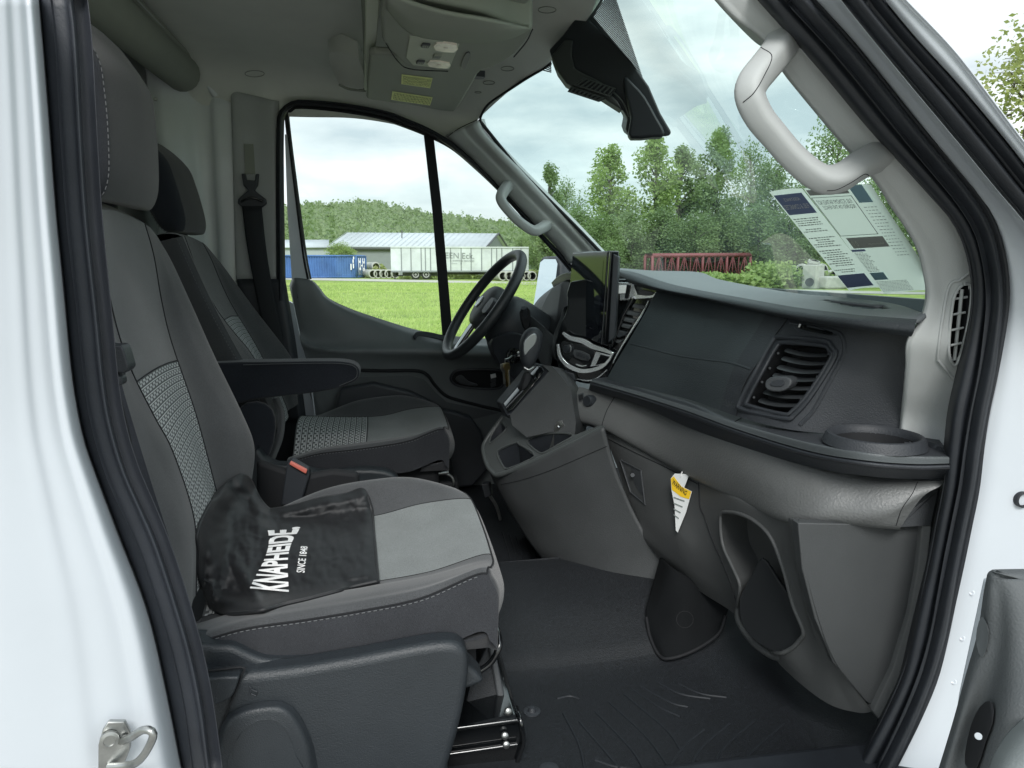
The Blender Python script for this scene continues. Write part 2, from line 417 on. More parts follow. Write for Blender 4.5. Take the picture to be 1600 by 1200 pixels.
def leafmat(name, c1, c2):
    m = mat(name, c1, .6, col2=c2, mscale=1.3, spec=.25)
    nt = m.node_tree; b = nt.nodes['Principled BSDF']; b.inputs['Subsurface Weight'].default_value = 0
    tr = nt.nodes.new('ShaderNodeBsdfTranslucent'); tr.inputs[0].default_value = (c2[0]*1.3, c2[1]*1.5, c2[2], 1); ms = nt.nodes.new('ShaderNodeMixShader'); ms.inputs[0].default_value = .3
    o = nt.nodes['Material Output']; nt.links.new(b.outputs[0], ms.inputs[1]); nt.links.new(tr.outputs[0], ms.inputs[2]); nt.links.new(ms.outputs[0], o.inputs[0])
    return m
M = dict(
    paint=mat('white_paint', (.52, .56, .60), .38, coat=.25, mott=.03, mscale=3),
    paint2=mat('painted_steel', (.66, .70, .70), .4, coat=.2, mott=.04),
    seal=mat('black_rubber', (.014, .017, .022), .55, grain=.25, gscale=300, mott=.2, mscale=20),
    seal2=mat('charcoal_rubber', (.028, .032, .040), .5, grain=.25, gscale=300, mott=.12, mscale=15),
    trim=mat('light_grey_trim', (.42, .44, .435), .6, grain=.35, gscale=900, mott=.04),
    head=mat('headliner_cloth', (.66, .68, .62), .9, grain=.5, gscale=700, mott=.05),
    visor=mat('visor_vinyl', (.27, .29, .245), .8, grain=.4, gscale=800, mott=.05),
    dark=mat('charcoal_plastic', (.026, .030, .036), .5, grain=.5, gscale=700, mott=.1, mscale=12),
    mid=mat('dark_grey_plastic', (.056, .061, .066), .48, grain=.6, gscale=420, mott=.08, mscale=8),
    soft=mat('soft_dash_grey', (.126, .131, .131), .45, grain=.9, gscale=260, mott=.07, mscale=9),
    low=mat('lower_dash_grey', (.078, .082, .083), .55, grain=.5, gscale=700, mott=.08, mscale=10),
    dtop=mat('dash_top_vinyl', (.13, .145, .155), .45, grain=.8, gscale=380, mott=.06, mscale=7),  # colour lightened for the sky's sheen on the strongly lit dash top
    side=mat('seat_shell_plastic', (.023, .028, .033), .42, grain=.8, gscale=520, mott=.1, mscale=10),
    gloss=mat('piano_black', (.006, .007, .008), .08, coat=1),
    chrome=mat('satin_chrome', (.6, .62, .63), .15, metal=1),
    steel=mat('zinc_steel', (.42, .43, .42), .38, metal=1, mott=.2, mscale=40),
    brass=mat('brass_key', (.55, .42, .2), .3, metal=1),
    blackout=mat('matt_black', (.006, .007, .009), .8),
    seam=mat('seam_thread', (.008, .009, .011), .9),
    stitch=mat('grey_stitch', (.12, .125, .13), .8),
    white=mat('white_print', (.8, .8, .8), .6),
    paper=mat('paper', (.62, .66, .58), .7, mott=.06, mscale=12),
    yellow=mat('warning_yellow', (.85, .55, .02), .6),
    black=mat('print_black', (.01, .01, .012), .7),
    navy=mat('print_navy', (.10, .14, .30), .6),
    teal=mat('print_teal', (.12, .3, .38), .6),
    greyprint=mat('print_grey', (.22, .25, .24), .6),
    carpet=mat('floor_vinyl', (.008, .010, .013), .62, grain=1, gscale=420, mott=.55, mscale=170, bumpd=.0012),
    carpet2=mat('floor_vinyl_lit', (.011, .013, .016), .6, grain=1, gscale=420, mott=.5, mscale=170, bumpd=.0012),  # same floor vinyl; the shading change at the tunnel is put into colour
    belt=mat('belt_webbing', (.010, .012, .015), .75, grain=.6, gscale=900),
    lampglass=mat('frosted_lamp', (.95, .86, .74), .25, mott=.15, mscale=60),
    fab=fabric('seat_cloth_grey', (.098, .104, .108)),
    fabm=fabric('seat_cloth_mid', (.066, .069, .073)),
    fabl=fabric('seat_cloth_light', (.175, .190, .190)),
    fabd=fabric('seat_cloth_black', (.020, .023, .030)),
    fabs=fabric('seat_cloth_side', (.034, .036, .041)), fabh=fabric('headrest_cloth', (.034, .036, .039)),
    ins=weave('woven_insert', (.11, .115, .118), (.60, .62, .62)),
    bag=fabric('bag_cloth', (.011, .012, .014), 1500, .5),
    wglass=glass('windscreen_glass', (.80, .93, .90)), sglass=glass('side_glass', (.9, .96, .94)),
    screen=mat('screen_glass', (.010, .012, .018), .06, coat=.0),
    mirror=mat('mirror_glass', (.85, .88, .9), .02, metal=1),
    red=mat('red_button', (.6, .16, .12), .35),
)
_pm = M['paper']; _n = _pm.node_tree; _tr = _n.nodes.new('ShaderNodeBsdfTranslucent'); _tr.inputs[0].default_value = (.75, .80, .72, 1); _ms = _n.nodes.new('ShaderNodeMixShader'); _ms.inputs[0].default_value = .5
_n.links.new(_n.nodes['Principled BSDF'].outputs[0], _ms.inputs[1]); _n.links.new(_tr.outputs[0], _ms.inputs[2]); _n.links.new(_ms.outputs[0], _n.nodes['Material Output'].inputs[0])
M['bag'].node_tree.nodes['Principled BSDF'].inputs['Roughness'].default_value = .5; M['bag'].node_tree.nodes['Principled BSDF'].inputs['Sheen Weight'].default_value = .04
M['bag'].node_tree.nodes['Principled BSDF'].inputs['Specular IOR Level'].default_value = .5
# ------------------------------------------------------------- the ground outside
def gpt(px, py, z=0): return G(px, py, z)
grass = mat('field_grass', (.10, .19, .035), .9, spec=.1, grain=1, gscale=40, bumpd=.05)
nt = grass.node_tree; b_ = nt.nodes['Principled BSDF']; t_ = nt.nodes.new('ShaderNodeTexCoord')
na = nt.nodes.new('ShaderNodeTexNoise'); na.inputs['Scale'].default_value = 1.1; na.inputs['Detail'].default_value = 8; na.inputs['Roughness'].default_value = .7
nb = nt.nodes.new('ShaderNodeTexNoise'); nb.inputs['Scale'].default_value = .12; nb.inputs['Detail'].default_value = 3
ra = nt.nodes.new('ShaderNodeValToRGB'); ra.color_ramp.elements[0].position = .3; ra.color_ramp.elements[0].color = (.19, .29, .08, 1); ra.color_ramp.elements[1].position = .75; ra.color_ramp.elements[1].color = (.44, .54, .19, 1)
rb = nt.nodes.new('ShaderNodeValToRGB'); rb.color_ramp.elements[0].position = .35; rb.color_ramp.elements[0].color = (.62, .68, .6, 1); rb.color_ramp.elements[1].position = .65; rb.color_ramp.elements[1].color = (1.3, 1.2, 1.15, 1)
mm = nt.nodes.new('ShaderNodeMixRGB'); mm.blend_type = 'MULTIPLY'; mm.inputs[0].default_value = 1
nt.links.new(t_.outputs['Object'], na.inputs[0]); mpg = nt.nodes.new('ShaderNodeMapping'); mpg.inputs['Scale'].default_value = (.6, 3.2, 1); nt.links.new(t_.outputs['Object'], mpg.inputs[0]); nt.links.new(mpg.outputs[0], nb.inputs[0]); nt.links.new(na.outputs[0], ra.inputs[0]); nt.links.new(nb.outputs[0], rb.inputs[0])
nt.links.new(ra.outputs[0], mm.inputs[1]); nt.links.new(rb.outputs[0], mm.inputs[2]); nt.links.new(mm.outputs[0], b_.inputs['Base Color'])
g_ = mk('ground', [W(-1500, -1500, 0), W(1500, -1500, 0), W(1500, 1500, 0), W(-1500, 1500, 0)], [(0, 1, 2, 3)], grass, kind='structure')
roadm = mat('pale_gravel', (.42, .41, .37), .95, mott=.15, mscale=3, grain=.6, gscale=20, bumpd=.02)
bounce_m = mat('neutral_bounce_ground', (.30, .29, .27), .95, mott=.25, mscale=2.5, grain=.8, gscale=60, bumpd=.01)
mk('neutral_bounce_ground', [W(-14, -22, .012), W(30, -22, .012), W(24, 9, .012), W(-10, 11, .012)], [(0, 1, 2, 3)], bounce_m, kind='structure')  # unseen ground, added so neutral instead of green light bounces onto the van
far_e = [(380, 432.2), (480, 434.0), (600, 436.3), (720, 438.6), (840, 441.3), (1000, 445.6), (1200, 451.2), (1330, 454.2), (1480, 456.5), (1700, 460)]
rv = [gpt(x, y, .02) for x, y in far_e]+[gpt(x, y+3.4+.8*i/9, .02) for i, (x, y) in enumerate(far_e)]
n_ = len(far_e); mk('road', rv, [(i, n_+i, n_+i+1, i+1) for i in range(n_-1)], roadm, kind='structure')
# mown grass in front of the van, real blades where the lens can see them
mb = MB(); rg = random.Random(3)
for i in range(26000):
    px = rg.uniform(500, 900); py = 443+(rg.random()**1.4)*95; p = gpt(px, py)
    if p.y > 62 or p.y < 3: continue
    h = rg.uniform(.03, .075)*(1+p.y/60); a = rg.uniform(0, 6.28); w_ = .006*(1+p.y*.12); l = rg.uniform(-.03, .03)
    k = len(mb.v); mb.v += [p+W(math.cos(a)*w_, math.sin(a)*w_, 0), p-W(math.cos(a)*w_, math.sin(a)*w_, 0), p+W(l, l, h)]; mb.f.append((k, k+1, k+2))
mb.build('grass', leafmat('grass_blade', (.26, .38, .10), (.5, .58, .24)), kind='stuff', ang=None)

# ------------------------------------------------------------- wooded hill
hillm = mat('hill_undergrowth', (.035, .06, .022), .95, mott=.4, mscale=.1)
hl = leafmat('hill_leaves', (.105, .165, .085), (.27, .34, .17))
ridge_px = [(330, 330), (400, 328), (470, 326), (500, 323), (530, 323), (560, 321), (600, 326), (640, 333), (700, 341), (760, 349), (800, 354), (850, 360), (920, 372), (1000, 385)]
rows = []
for Yd, k in ((330, 1.0), (280, .8), (230, .52), (190, .25), (150, 0)):
    row = []
    for x, y in ridge_px:
        yy = 409+(y+12-409)*k; p = V((x, yy, Yd)); 
        if k == 0: p.z = -.2
        row.append(p)
    rows.append(row)
hs = Surf(rows, m=60, mode='idx'); hs.mesh('hill', hillm, kind='structure', ang=None)
ball = bmesh.new(); bmesh.ops.create_icosphere(ball, subdivisions=1, radius=1)
bvv = [v.co.copy() for v in ball.verts]; bff = [tuple(x.index for x in f.verts) for f in ball.faces]; ball.free()
mb = MB(); rg = random.Random(11)
for i in range(2300):
    u = (rg.random()**.8)*3.5; v = rg.random()*.93+.02
    if i < 330: u = rg.uniform(0, .25)
    p = hs.ev(u, v); r_ = rg.uniform(1.3, 3.4)*(p.y/300)**.5; sz = rg.uniform(.8, 1.5); k = len(mb.v); off = Vector((rg.random()*99, rg.random()*99, 0))
    for q in bvv:
        d = 1+.38*noise.noise(q*1.6+off)+.24*noise.noise(q*4+off); mb.v.append(p+Vector((q.x*r_*d, q.y*r_*d, q.z*r_*sz*d+r_*.4)))
    mb.f += [tuple(j+k for j in f) for f in bff]
    for j in range(80):
        q = Vector((rg.gauss(0, 1), rg.gauss(0, 1), rg.gauss(0, 1))).normalized(); q_ = rg.uniform(.85, 1.28)*(1+.3*noise.noise(q*2+off)); c = p+Vector((q.x*r_*q_, q.y*r_*q_, q.z*r_*sz*q_+r_*.4)); s_ = rg.uniform(.25, .62); k2 = len(mb.v)
        a = Vector((rg.gauss(0, 1), rg.gauss(0, 1), rg.gauss(0, 1))).normalized()*s_; b2 = a.cross(Vector((rg.gauss(0, 1), rg.gauss(0, 1), 1))).normalized()*s_
        mb.v += [c-a, c+b2, c+a, c-b2]; mb.f.append((k2, k2+1, k2+2, k2+3))
mb.build('hillside_woods', hl, kind='stuff', ang=None)

# ------------------------------------------------------------- trees
barkm = mat('grey_bark', (.11, .10, .085), .9, mott=.3, mscale=5)
leafA = leafmat('leaves_mid', (.12, .18, .095), (.28, .35, .17))
leafB = leafmat('leaves_bright', (.18, .26, .10), (.36, .44, .17))
leafC = leafmat('leaves_pale', (.18, .22, .08), (.36, .38, .17))
def tree_meshes(seed, H, spread, nleaf, clumps, lsize, pointy, base=.18):
    rg = random.Random(seed); tr = MB(); cr_ = MB()
    tr.tube([W(0, 0, -.1), W(.05*H*rg.uniform(-.4, .4), 0, H*.3), W(.04*H*rg.uniform(-.5, .5), .02*H, H*.65), W(0, 0, H*.93)], [.02*H, .015*H, .009*H, .002*H], seg=7)
    cl = []
    for i in range(clumps):
        t = base+(1-base)*((i+.5)/clumps); z = H*t
        w_ = spread*(math.sin(math.pi*min(1, (t-base)/(1-base)*.9+.08))**.7)*(1-pointy*t)
        a = rg.uniform(0, 6.28); rr = w_*rg.uniform(.25, 1.0); c = W(math.cos(a)*rr, math.sin(a)*rr, z+rg.uniform(-.04, .04)*H)
        if i >= clumps-2: c = W(rg.uniform(-.1, .1)*spread, 0, H*(.93+.04*(i-clumps+2)))
        s_ = spread*rg.uniform(.22, .42)*(1-.45*t*pointy); cl.append((c, s_))
        z0 = max(.12*H, z-rr*.8); tr.tube([W(0, 0, z0), W(c.x*.5, c.y*.5, (z0+z)/2+.02*H), c], [.006*H, .004*H, .0015*H], seg=5)
        for k in range(3):
            q = c+Vector((rg.gauss(0, 1), rg.gauss(0, 1), rg.gauss(0, .8)))*s_*.6; tr.tube([c.lerp(W(0, 0, z0), .3), q], [.002*H, .0008*H], seg=4)
    tot = sum(s_**2 for _, s_ in cl)
    for c, s_ in cl:
        for j in range(int(nleaf*s_**2/tot)):
            d = Vector((rg.gauss(0, 1), rg.gauss(0, 1), rg.gauss(0, 1))).normalized()*s_*(rg.random()**.45)*rg.choice((1, 1, 1, 1.25)); d.z *= 1.25
            p = c+d; s2 = lsize*rg.uniform(.5, 1.3); a = Vector((rg.gauss(0, 1), rg.gauss(0, 1), rg.gauss(0, .7))).normalized()*s2; b2 = a.cross(Vector((rg.gauss(0, 1), rg.gauss(0, 1), rg.gauss(0, 1)))).normalized()*s2*.6
            k = len(cr_.v); cr_.v += [p-a, p+b2, p+a, p-b2]; cr_.f.append((k, k+1, k+2, k+3))
    return tr, cr_
KIND = {}
def tree(kind, leaf, loc, H, label, group, name='broadleaf_tree', rot=0, wide=1.0):
    if kind not in KIND:
        a = dict(tall=(21, 1, .26, 8800, 36, .0125, .5), bushy=(5, 1, .36, 9500, 32, .0135, .3), slim=(9, 1, .19, 7500, 32, .0115, .6), loose=(14, 1, .40, 7600, 40, .011, .35))[kind]
        tr, cw = tree_meshes(*a)
        def me(mb_, n):
            m_ = bpy.data.meshes.new(n); m_.from_pydata([tuple(v) for v in mb_.v], [], mb_.f); return m_
        KIND[kind] = (me(tr, 'trunk'), me(cw, 'crown'))
    t = thing(name, label, 'tree', loc, group)
    t.rotation_euler = (0, 0, rot); t.scale = (H*wide, H*wide, H)
    for i, (n, m_) in enumerate((('trunk', barkm), ('crown', leaf))):
        me_ = KIND[kind][i].copy() if len(KIND[kind][i].materials) and KIND[kind][i].materials[0] != m_ else KIND[kind][i]
        if not len(me_.materials): me_.materials.append(m_)
        me_.materials[0] = m_
        o = bpy.data.objects.new(n, me_); COL.objects.link(o); o.parent = t
    return t
def at_px(px, Y): p = V((px, 409, Y)); return (p.x, p.y, 0)
TG = 'trees seen through the windscreen'
# (px, top py, Y, kind, leaf, wide, label)
TT = [(857, 258, 62, 'slim', leafA, .9, 'slender tree standing just right of the far pillar, left end of the tree row'),
      (884, 290, 66, 'loose', leafA, .9, 'lower airy tree between the slender tree and the first tall bright one'),
      (950, 232, 56, 'tall', leafB, 1.05, 'tall bright green tree, left one of the two above the touchscreen'),
      (1018, 215, 55, 'tall', leafB, 1.0, 'tall bright green tree directly below the sensor housing tip'),
      (1060, 232, 58, 'slim', leafA, 1.3, 'slim mid green tree between the bright pair and the tallest tree'),
      (1117, 205, 54, 'tall', leafA, .95, 'tallest tree with a pointed crown left of the grab handle'),
      (1165, 236, 57, 'loose', leafA, .8, 'airy tree just right of the tallest pointed one'),
      (1205, 262, 55, 'bushy', leafA, .8, 'bushy tree behind the grab handle and top of the left paper sheet'),
      (1300, 185, 50, 'loose', leafA, .8, 'tree seen through the opening of the near grab handle'),
      (1265, 268, 60, 'bushy', leafA, .9, 'dense tree behind the upper edge of the paper sheets'),
      (1380, 262, 52, 'bushy', leafA, 1.0, 'dense tree mostly behind the window papers, right end of the row')]
for i, (px, py, Y, k, lf, wd, lb) in enumerate(TT):
    top = V((px, py, Y)); tree(k, lf, at_px(px, Y), top.z, lb, TG, rot=i*1.7, wide=wd)
UL = [(905, 330, 53), (940, 340, 50), (985, 335, 52), (1035, 330, 53), (1085, 338, 51), (1135, 333, 52), (1185, 325, 50), (1230, 335, 49), (1290, 330, 48), (1350, 330, 50), (1420, 335, 47)]
UN = ['left end of the row', 'behind the touchscreen top', 'left of the red truss', 'behind the left end of the red truss', 'behind the left middle of the red truss', 'behind the right part of the red truss', 'right of the red truss', 'beside the left paper sheet', 'behind the left paper sheet', 'behind the right paper sheet', 'by the near pillar']
for i, (px, py, Y) in enumerate(UL):
    tree('bushy', leafA, at_px(px, Y), V((px, py, Y)).z, 'low dense tree under the tall ones, '+UN[i], 'low trees in the windscreen view', rot=i*2.1+.5, wide=1.35)
tree('loose', leafC, at_px(1590, 30)[:2]+(0,), V((1590, 60, 30)).z, 'pale green tree against the sky outside the white pillar at the right edge', None, rot=1.1, wide=1.05)
tree('bushy', leafB, at_px(534, 82), V((534, 382, 82)).z, 'low bushy tree in front of the barn wall, just above the blue container', None, rot=.4, wide=1.9)
for i, (px, py, Y, lb) in enumerate([(838, 366, 84, 'dark tree right of the trailer, beside the steering wheel'), (868, 352, 90, 'dark tree behind the driver side mirror'), (815, 372, 104, 'tree behind the barn gable')]):
    tree('bushy', leafA, at_px(px, Y), V((px, py, Y)).z, lb, None, rot=i*1.3, wide=1.2)
def shrub_mass(name, boxes, n, size, leaf, seed):
    rg = random.Random(seed); mb = MB()
    for (x0, x1, ytop, ybase, Y) in boxes:
        for i in range(n):
            px = rg.uniform(x0, x1); e_ = 1-((px-(x0+x1)/2)/((x1-x0)/2))**4; t = rg.random()**.8
            base = V((px, 409, Y)); zt = V((px, ytop, Y)).z*e_*(.75+.5*noise.noise(Vector((px*.06, Y, seed)))); p = W(base.x, base.y+rg.uniform(-1.5, 1.5), max(.05, zt*t))
            s2 = size*rg.uniform(.5, 1.4); a = Vector((rg.gauss(0, 1), rg.gauss(0, 1), rg.gauss(0, .6))).normalized()*s2; b2 = a.cross(Vector((rg.gauss(0, 1), rg.gauss(0, 1), rg.gauss(0, 1)))).normalized()*s2*.6
            k = len(mb.v); mb.v += [p-a, p+b2, p+a, p-b2]; mb.f.append((k, k+1, k+2, k+3))
    return mb.build(name, leaf, kind='stuff', ang=None)
shrub_mass('undergrowth', [(1060, 1190, 421, 435, 41), (1150, 1300, 408, 440, 42.5), (1180, 1480, 405, 440, 44), (1240, 1520, 385, 440, 47)], 3600, .17, leafB, 4)
shrub_mass('weeds', [(573, 612, 412, 432, 77), (625, 800, 423, 438, 72), (820, 870, 418, 436, 68)], 700, .22, leafC, 6)
shrub_mass('thicket', [(880, 1500, 365, 430, 56), (900, 1480, 345, 430, 60)], 9000, .26, leafA, 8)

# ------------------------------------------------------------- barn, container, trailer, pipes, truss
metal_roof = mat('ribbed_roof_metal', (.46, .50, .53), .5, mott=.08, mscale=.4); wallm = mat('grey_barn_wall', (.24, .26, .27), .8, mott=.06, mscale=.5); darkm = mat('dark_eave', (.08, .085, .09), .8)
t = thing('barn', 'long grey metal roofed barn behind the white trailer', 'building', at_px(640, 86))
e0, e1 = V((512, 385.5, 85)), V((761, 384.5, 85)); q0, q1 = V((543, 364, 92)), V((779, 364, 92)); q0.z = q1.z = (q0.z+q1.z)/2; e0.z = e1.z = (e0.z+e1.z)/2
b1 = q1+(q1-e1); b1.z = e1.z; b0 = q0+(q0-e0); b0.z = e0.z
mk('roof', [e0, e1, q1, q0, b1, b0], [(0, 1, 2, 3), (3, 2, 4, 5)], metal_roof, t, None); solid(bpy.context.scene.objects[-1] if False else t.children[-1], .15)
for i in range(28):
    a = i/27; p = e0.lerp(e1, a)+W(0, 0, .1); q = q0.lerp(q1, a)+W(0, 0, .1); o = mk('roof_rib', *tubev([p, q], .022, 4), metal_roof, t, None) if i == 0 else None
    if i == 0: rib0 = o; rib_d = []
    else:
        o = mk('roof_rib', *tubev([p, q], .022, 4), metal_roof, t, None)
w0, w1, w2, w3 = [W(p.x, p.y, 0) for p in (e0, e1, b1, b0)]
ins_ = .35
mk('wall', [w0+W(.6, ins_, 0), w1+W(-.5, ins_, 0), e1+W(-.5, ins_, -.05), e0+W(.6, ins_, -.05)], [(0, 1, 2, 3)], wallm, t, None)
mk('gable_wall', [w1+W(-.5, ins_, 0), w2+W(-.5, -ins_, 0), b1+W(-.5, -ins_, -.1), q1+W(-.3, 0, -.25), e1+W(-.5, ins_, -.05)], [(0, 1, 2, 3, 4)], wallm, t, None)
mk('eave_board', *tubev([e0+W(0, .1, -.25), e1+W(0, .1, -.25)], .22, 4), darkm, t, None)
mk('barge_board', *tubev([e1+W(0, 0, .0), q1+W(0, 0, .0), b1], .16, 4), darkm, t, None)
mk('roof_vent_pipe', *tubev([V((628, 372, 89)), V((628, 360, 89))], .06, 5), darkm, t, None)
t = thing('shed', 'low pale roofed shed at the left behind the blue container', 'building', at_px(490, 90))
a0, a1, a2, a3 = V((420, 386, 88)), V((514, 386, 88)), V((514, 374.5, 94)), V((430, 374.5, 94))
mk('roof', [a0, a1, a2, a3], [(0, 1, 2, 3)], metal_roof, t, None); solid(t.children[-1], .12)
mk('wall', [W(a0.x, a0.y+.3, 0), W(a1.x, a1.y+.3, 0), a1+W(0, .3, -.1), a0+W(0, .3, -.1)], [(0, 1, 2, 3)], mat('pale_shed_wall', (.4, .44, .46), .8), t, None)
blue = mat('container_blue', (.065, .15, .36), .55, mott=.25, mscale=.9, grain=.3, gscale=4, bumpd=.02)
t = thing('shipping_container', 'blue corrugated shipping container with white lettering left of the pipes', 'container', at_px(520, 76))
c0 = V((556, 400, 75)); zt = c0.z; xl = V((440, 400, 75)).x; xr = c0.x; vs = []; fs = []; nC = 120
for i in range(nC+1):
    x = xl+(xr-xl)*i/nC; d = .10 if (i % 4) in (0, 1) else 0; vs += [W(x, 75+d, .15), W(x, 75+d, zt)]
fs = [(2*i, 2*i+2, 2*i+3, 2*i+1) for i in range(nC)]
mk('corrugated_side', vs, fs, blue, t, None)
er = W(V((571, 402, 77.3)).x, 77.4, 0); vs = []; nC = 16
for i in range(nC+1):
    a = i/nC; d = .05 if (i % 4) in (0, 1) else 0; vs += [W(xr+(er.x-xr)*a+d, 75+(er.y-75)*a, .15), W(xr+(er.x-xr)*a+d, 75+(er.y-75)*a, zt)]
mk('door_end', vs, [(2*i, 2*i+2, 2*i+3, 2*i+1) for i in range(nC)], blue, t, None)
mk('top_sheet', [W(xl, 75, zt), W(xr, 75, zt), W(er.x, er.y, zt), W(xl, er.y, zt)], [(0, 1, 2, 3)], blue, t, None)
for p, q in ((W(xl, 75, zt), W(xr, 75, zt)), (W(xl, 75, .1), W(xr, 75, .1)), (W(xr, 75, .1), W(xr, 75, zt)), (W(xr, 75, zt), W(er.x, er.y, zt)), (W(xr, 75, .1), W(er.x, er.y, .1)), (W(er.x, er.y, .1), W(er.x, er.y, zt))):
    mk('frame_rail', *tubev([p, q], .1, 4), blue, t, None)
for dx in (.3, .6, .95, 1.25):
    mk('lock_rod', *tubev([W(xr+(er.x-xr)*dx/1.6+.08, 75+2.4*dx/1.6-.08, .3), W(xr+(er.x-xr)*dx/1.6+.08, 75+2.4*dx/1.6-.08, zt-.2)], .035, 5), M['white'], t, None)
for x_, y_, h_ in ((548.5, 417, 9), (551.8, 408, 5), (552.2, 415.5, 7), (552.5, 403, 4)):
    p_ = V((x_, y_, 74.9)); box('painted_mark', p_, (.11, .02, h_*.067), M['white'], t)
for x_, y_, h_ in ((560, 409, 4), (566.5, 410, 4), (560.5, 420, 5), (566, 421, 6), (563, 415, 3), (567.5, 429, 4)):
    f_ = (x_-556)/15; p_ = W(xr+(er.x-xr)*f_+.10, 75+2.4*f_-.10, V((x_, y_, 75+2.4*f_)).z); box('painted_mark', p_, (.16, .02, h_*.055), M['white'], t)
tw = mat('trailer_white', (.60, .64, .64), .5, mott=.16, mscale=.7); tg = mat('trailer_rib_grey', (.22, .24, .25), .6); tyre = mat('tyre_rubber', (.02, .02, .022), .8); rimm = mat('wheel_rim_grey', (.35, .35, .34), .6)
t = thing('semi_trailer', 'white box semi trailer with grey ribs and script lettering by the road', 'trailer', at_px(715, 68))
x0, x1 = V((610.5, 400, 68)).x, V((826, 400, 68)).x; zt = V((700, 386.2, 68)).z; zb = V((700, 424.5, 68)).z
box('box_body', ((x0+x1)/2, 69.25, (zt+zb)/2), (x1-x0, 2.5, zt-zb), tw, t)
ribs = [627, 642, 658, 664.5, 672.5, 704, 720.5, 736, 752.5, 768, 776, 784, 801, 814]
for r_ in ribs:
    x = V((r_, 400, 68)).x; box('side_rib', (x, 67.985, (zt+zb)/2), (.09, .05, zt-zb-.12), tg, t)
box('bottom_rail', ((x0+x1)/2, 67.97, zb+.03), (x1-x0, .08, .14), tg, t); box('top_rail', ((x0+x1)/2, 67.97, zt), (x1-x0, .08, .12), tw, t)
box('frame_beam', ((x0+x1)/2+.8, 69.2, zb-.16), ((x1-x0)*.8, 1.0, .25), tyre, t)
box('axle_box', (V((657, 424, 68)).x, 69.2, zb-.2), (3.2, 1.8, .35), tyre, t)
for px in (649.5, 666):
    c = W(V((px, 430, 68.1)).x, 68.1, .47); w_ = lathe('wheel', c, W(0, 1, 0), [(0, .43), (.03, .47), (.25, .47), (.28, .43)], tyre, t, 24)
    r_ = lathe('rim', c, W(0, -1, 0), [(-.02, .30), (.02, .30), (.02, .24), (-.06, .12), (.01, .1), (.01, .02)], rimm, w_, 20)
box('landing_leg', (V((617, 428, 68.3)).x, 68.3, .55), (.12, .12, 1.1), tyre, t); box('rear_bumper', (V((622, 428, 68.3)).x, 68.4, .35), (.9, .1, .12), tyre, t)
text_quad('lettering', 'EEN Eck.', [(696, 403.5, 67.97), (741, 404.5, 67.97), (741, 395.5, 67.97), (696, 394.5, 67.97)], tg, t, .01)
text_quad('lettering', 'A SHIPPING SERVICES', [(703, 408.5, 67.97), (741, 409.2, 67.97), (741, 406.6, 67.97), (703, 406, 67.97)], tg, t, .01)
text_quad('lettering', 'Inc. 2', [(706, 412.5, 67.97), (722, 412.8, 67.97), (722, 410.6, 67.97), (706, 410.2, 67.97)], tg, t, .01)
conc = mat('pale_concrete', (.42, .42, .39), .85, mott=.15, mscale=3)
def pipe(name, px, py, Y, r, L_, lab, grp, ax=(0.25, -1, 0), z=None):
    c = V((px, py, Y)); c.z = r*1.02 if z is None else z; a = W(*ax).normalized()
    o = lathe(name, c, a, [(0, r*.78), (0, r), (-.15, r*1.08), (-.2, r), (-L_, r), (-L_, r*.78)], conc, None, 20, cap=False)
    vs = []
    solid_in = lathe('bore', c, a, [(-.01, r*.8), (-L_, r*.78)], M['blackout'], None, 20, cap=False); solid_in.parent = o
    return tag(o, lab, 'concrete pipe', grp)
for i, px in enumerate((583, 591, 600, 608, 618)):
    pipe('concrete_pipe', px, 430, 74, .42, 3.5, ['first pipe right of the blue container', 'second pipe right of the blue container', 'third pipe right of the blue container', 'fourth pipe right of the container, by the trailer end', 'pipe lying under the rear end of the trailer'][i]+', pale concrete', 'concrete pipes by the road')
pipe('concrete_pipe', 588, 428, 76, .42, 3.5, 'pale concrete pipe resting on top of the pipes beside the container', 'concrete pipes by the road', z=1.15)
for i, px in enumerate((786, 796, 806, 814.5, 823, 832)):
    pipe('concrete_pipe', px, 432, 62.5, .40, 2.5, 'pale concrete pipe '+['behind the steering wheel rim, leftmost of the right row', 'behind the steering wheel rim, second of the right row', 'right of the steering wheel rim, third of the row', 'right of the steering wheel rim, fourth of the row', 'left of the door mirror, fifth of the row', 'touching the door mirror edge, last of the row'][i], 'concrete pipes by the road')
pipe('concrete_pipe', 1252, 432, 42, .42, 1.4, 'round concrete pipe end, leftmost of the pale blocks left of the papers', None, ax=(-.7, -1, 0), z=1.05)
pipe('concrete_pipe', 1271, 430, 42.5, .36, 1.2, 'concrete pipe standing on the square block left of the papers', None, ax=(.1, -.25, 1), z=1.7)
pipe('concrete_pipe', 1287, 431, 42, .45, 1.4, 'round concrete pipe leaning behind the square block beside the papers', None, ax=(.4, -1, .1), z=1.05)
pipe('concrete_pipe', 1301, 434, 41.6, .36, 1.2, 'small concrete pipe between the leaning pipe and the paper edge', None, ax=(.5, -1, 0), z=.75)
o = box('concrete_block', V((1270, 440, 41)).to_tuple()[:2]+(.72,), (.95, .9, 1.42), conc, None, Matrix.Rotation(.5, 3, 'Z'), .04); tag(o, 'square pale concrete block with a round hole, left of the papers', 'concrete block')
h_ = lathe('hole', V((1265, 441, 40.45)), W(-.3, -1, 0), [(0, .26), (-.02, .26), (-.02, .01)], M['blackout'], o, 16)
o = box('concrete_block', V((1301, 448, 40.5)).to_tuple()[:2]+(.38,), (1.7, .8, .76), conc, None, Matrix.Rotation(.2, 3, 'Z'), .12); tag(o, 'low rounded pale concrete block next to the paper edge', 'concrete block')
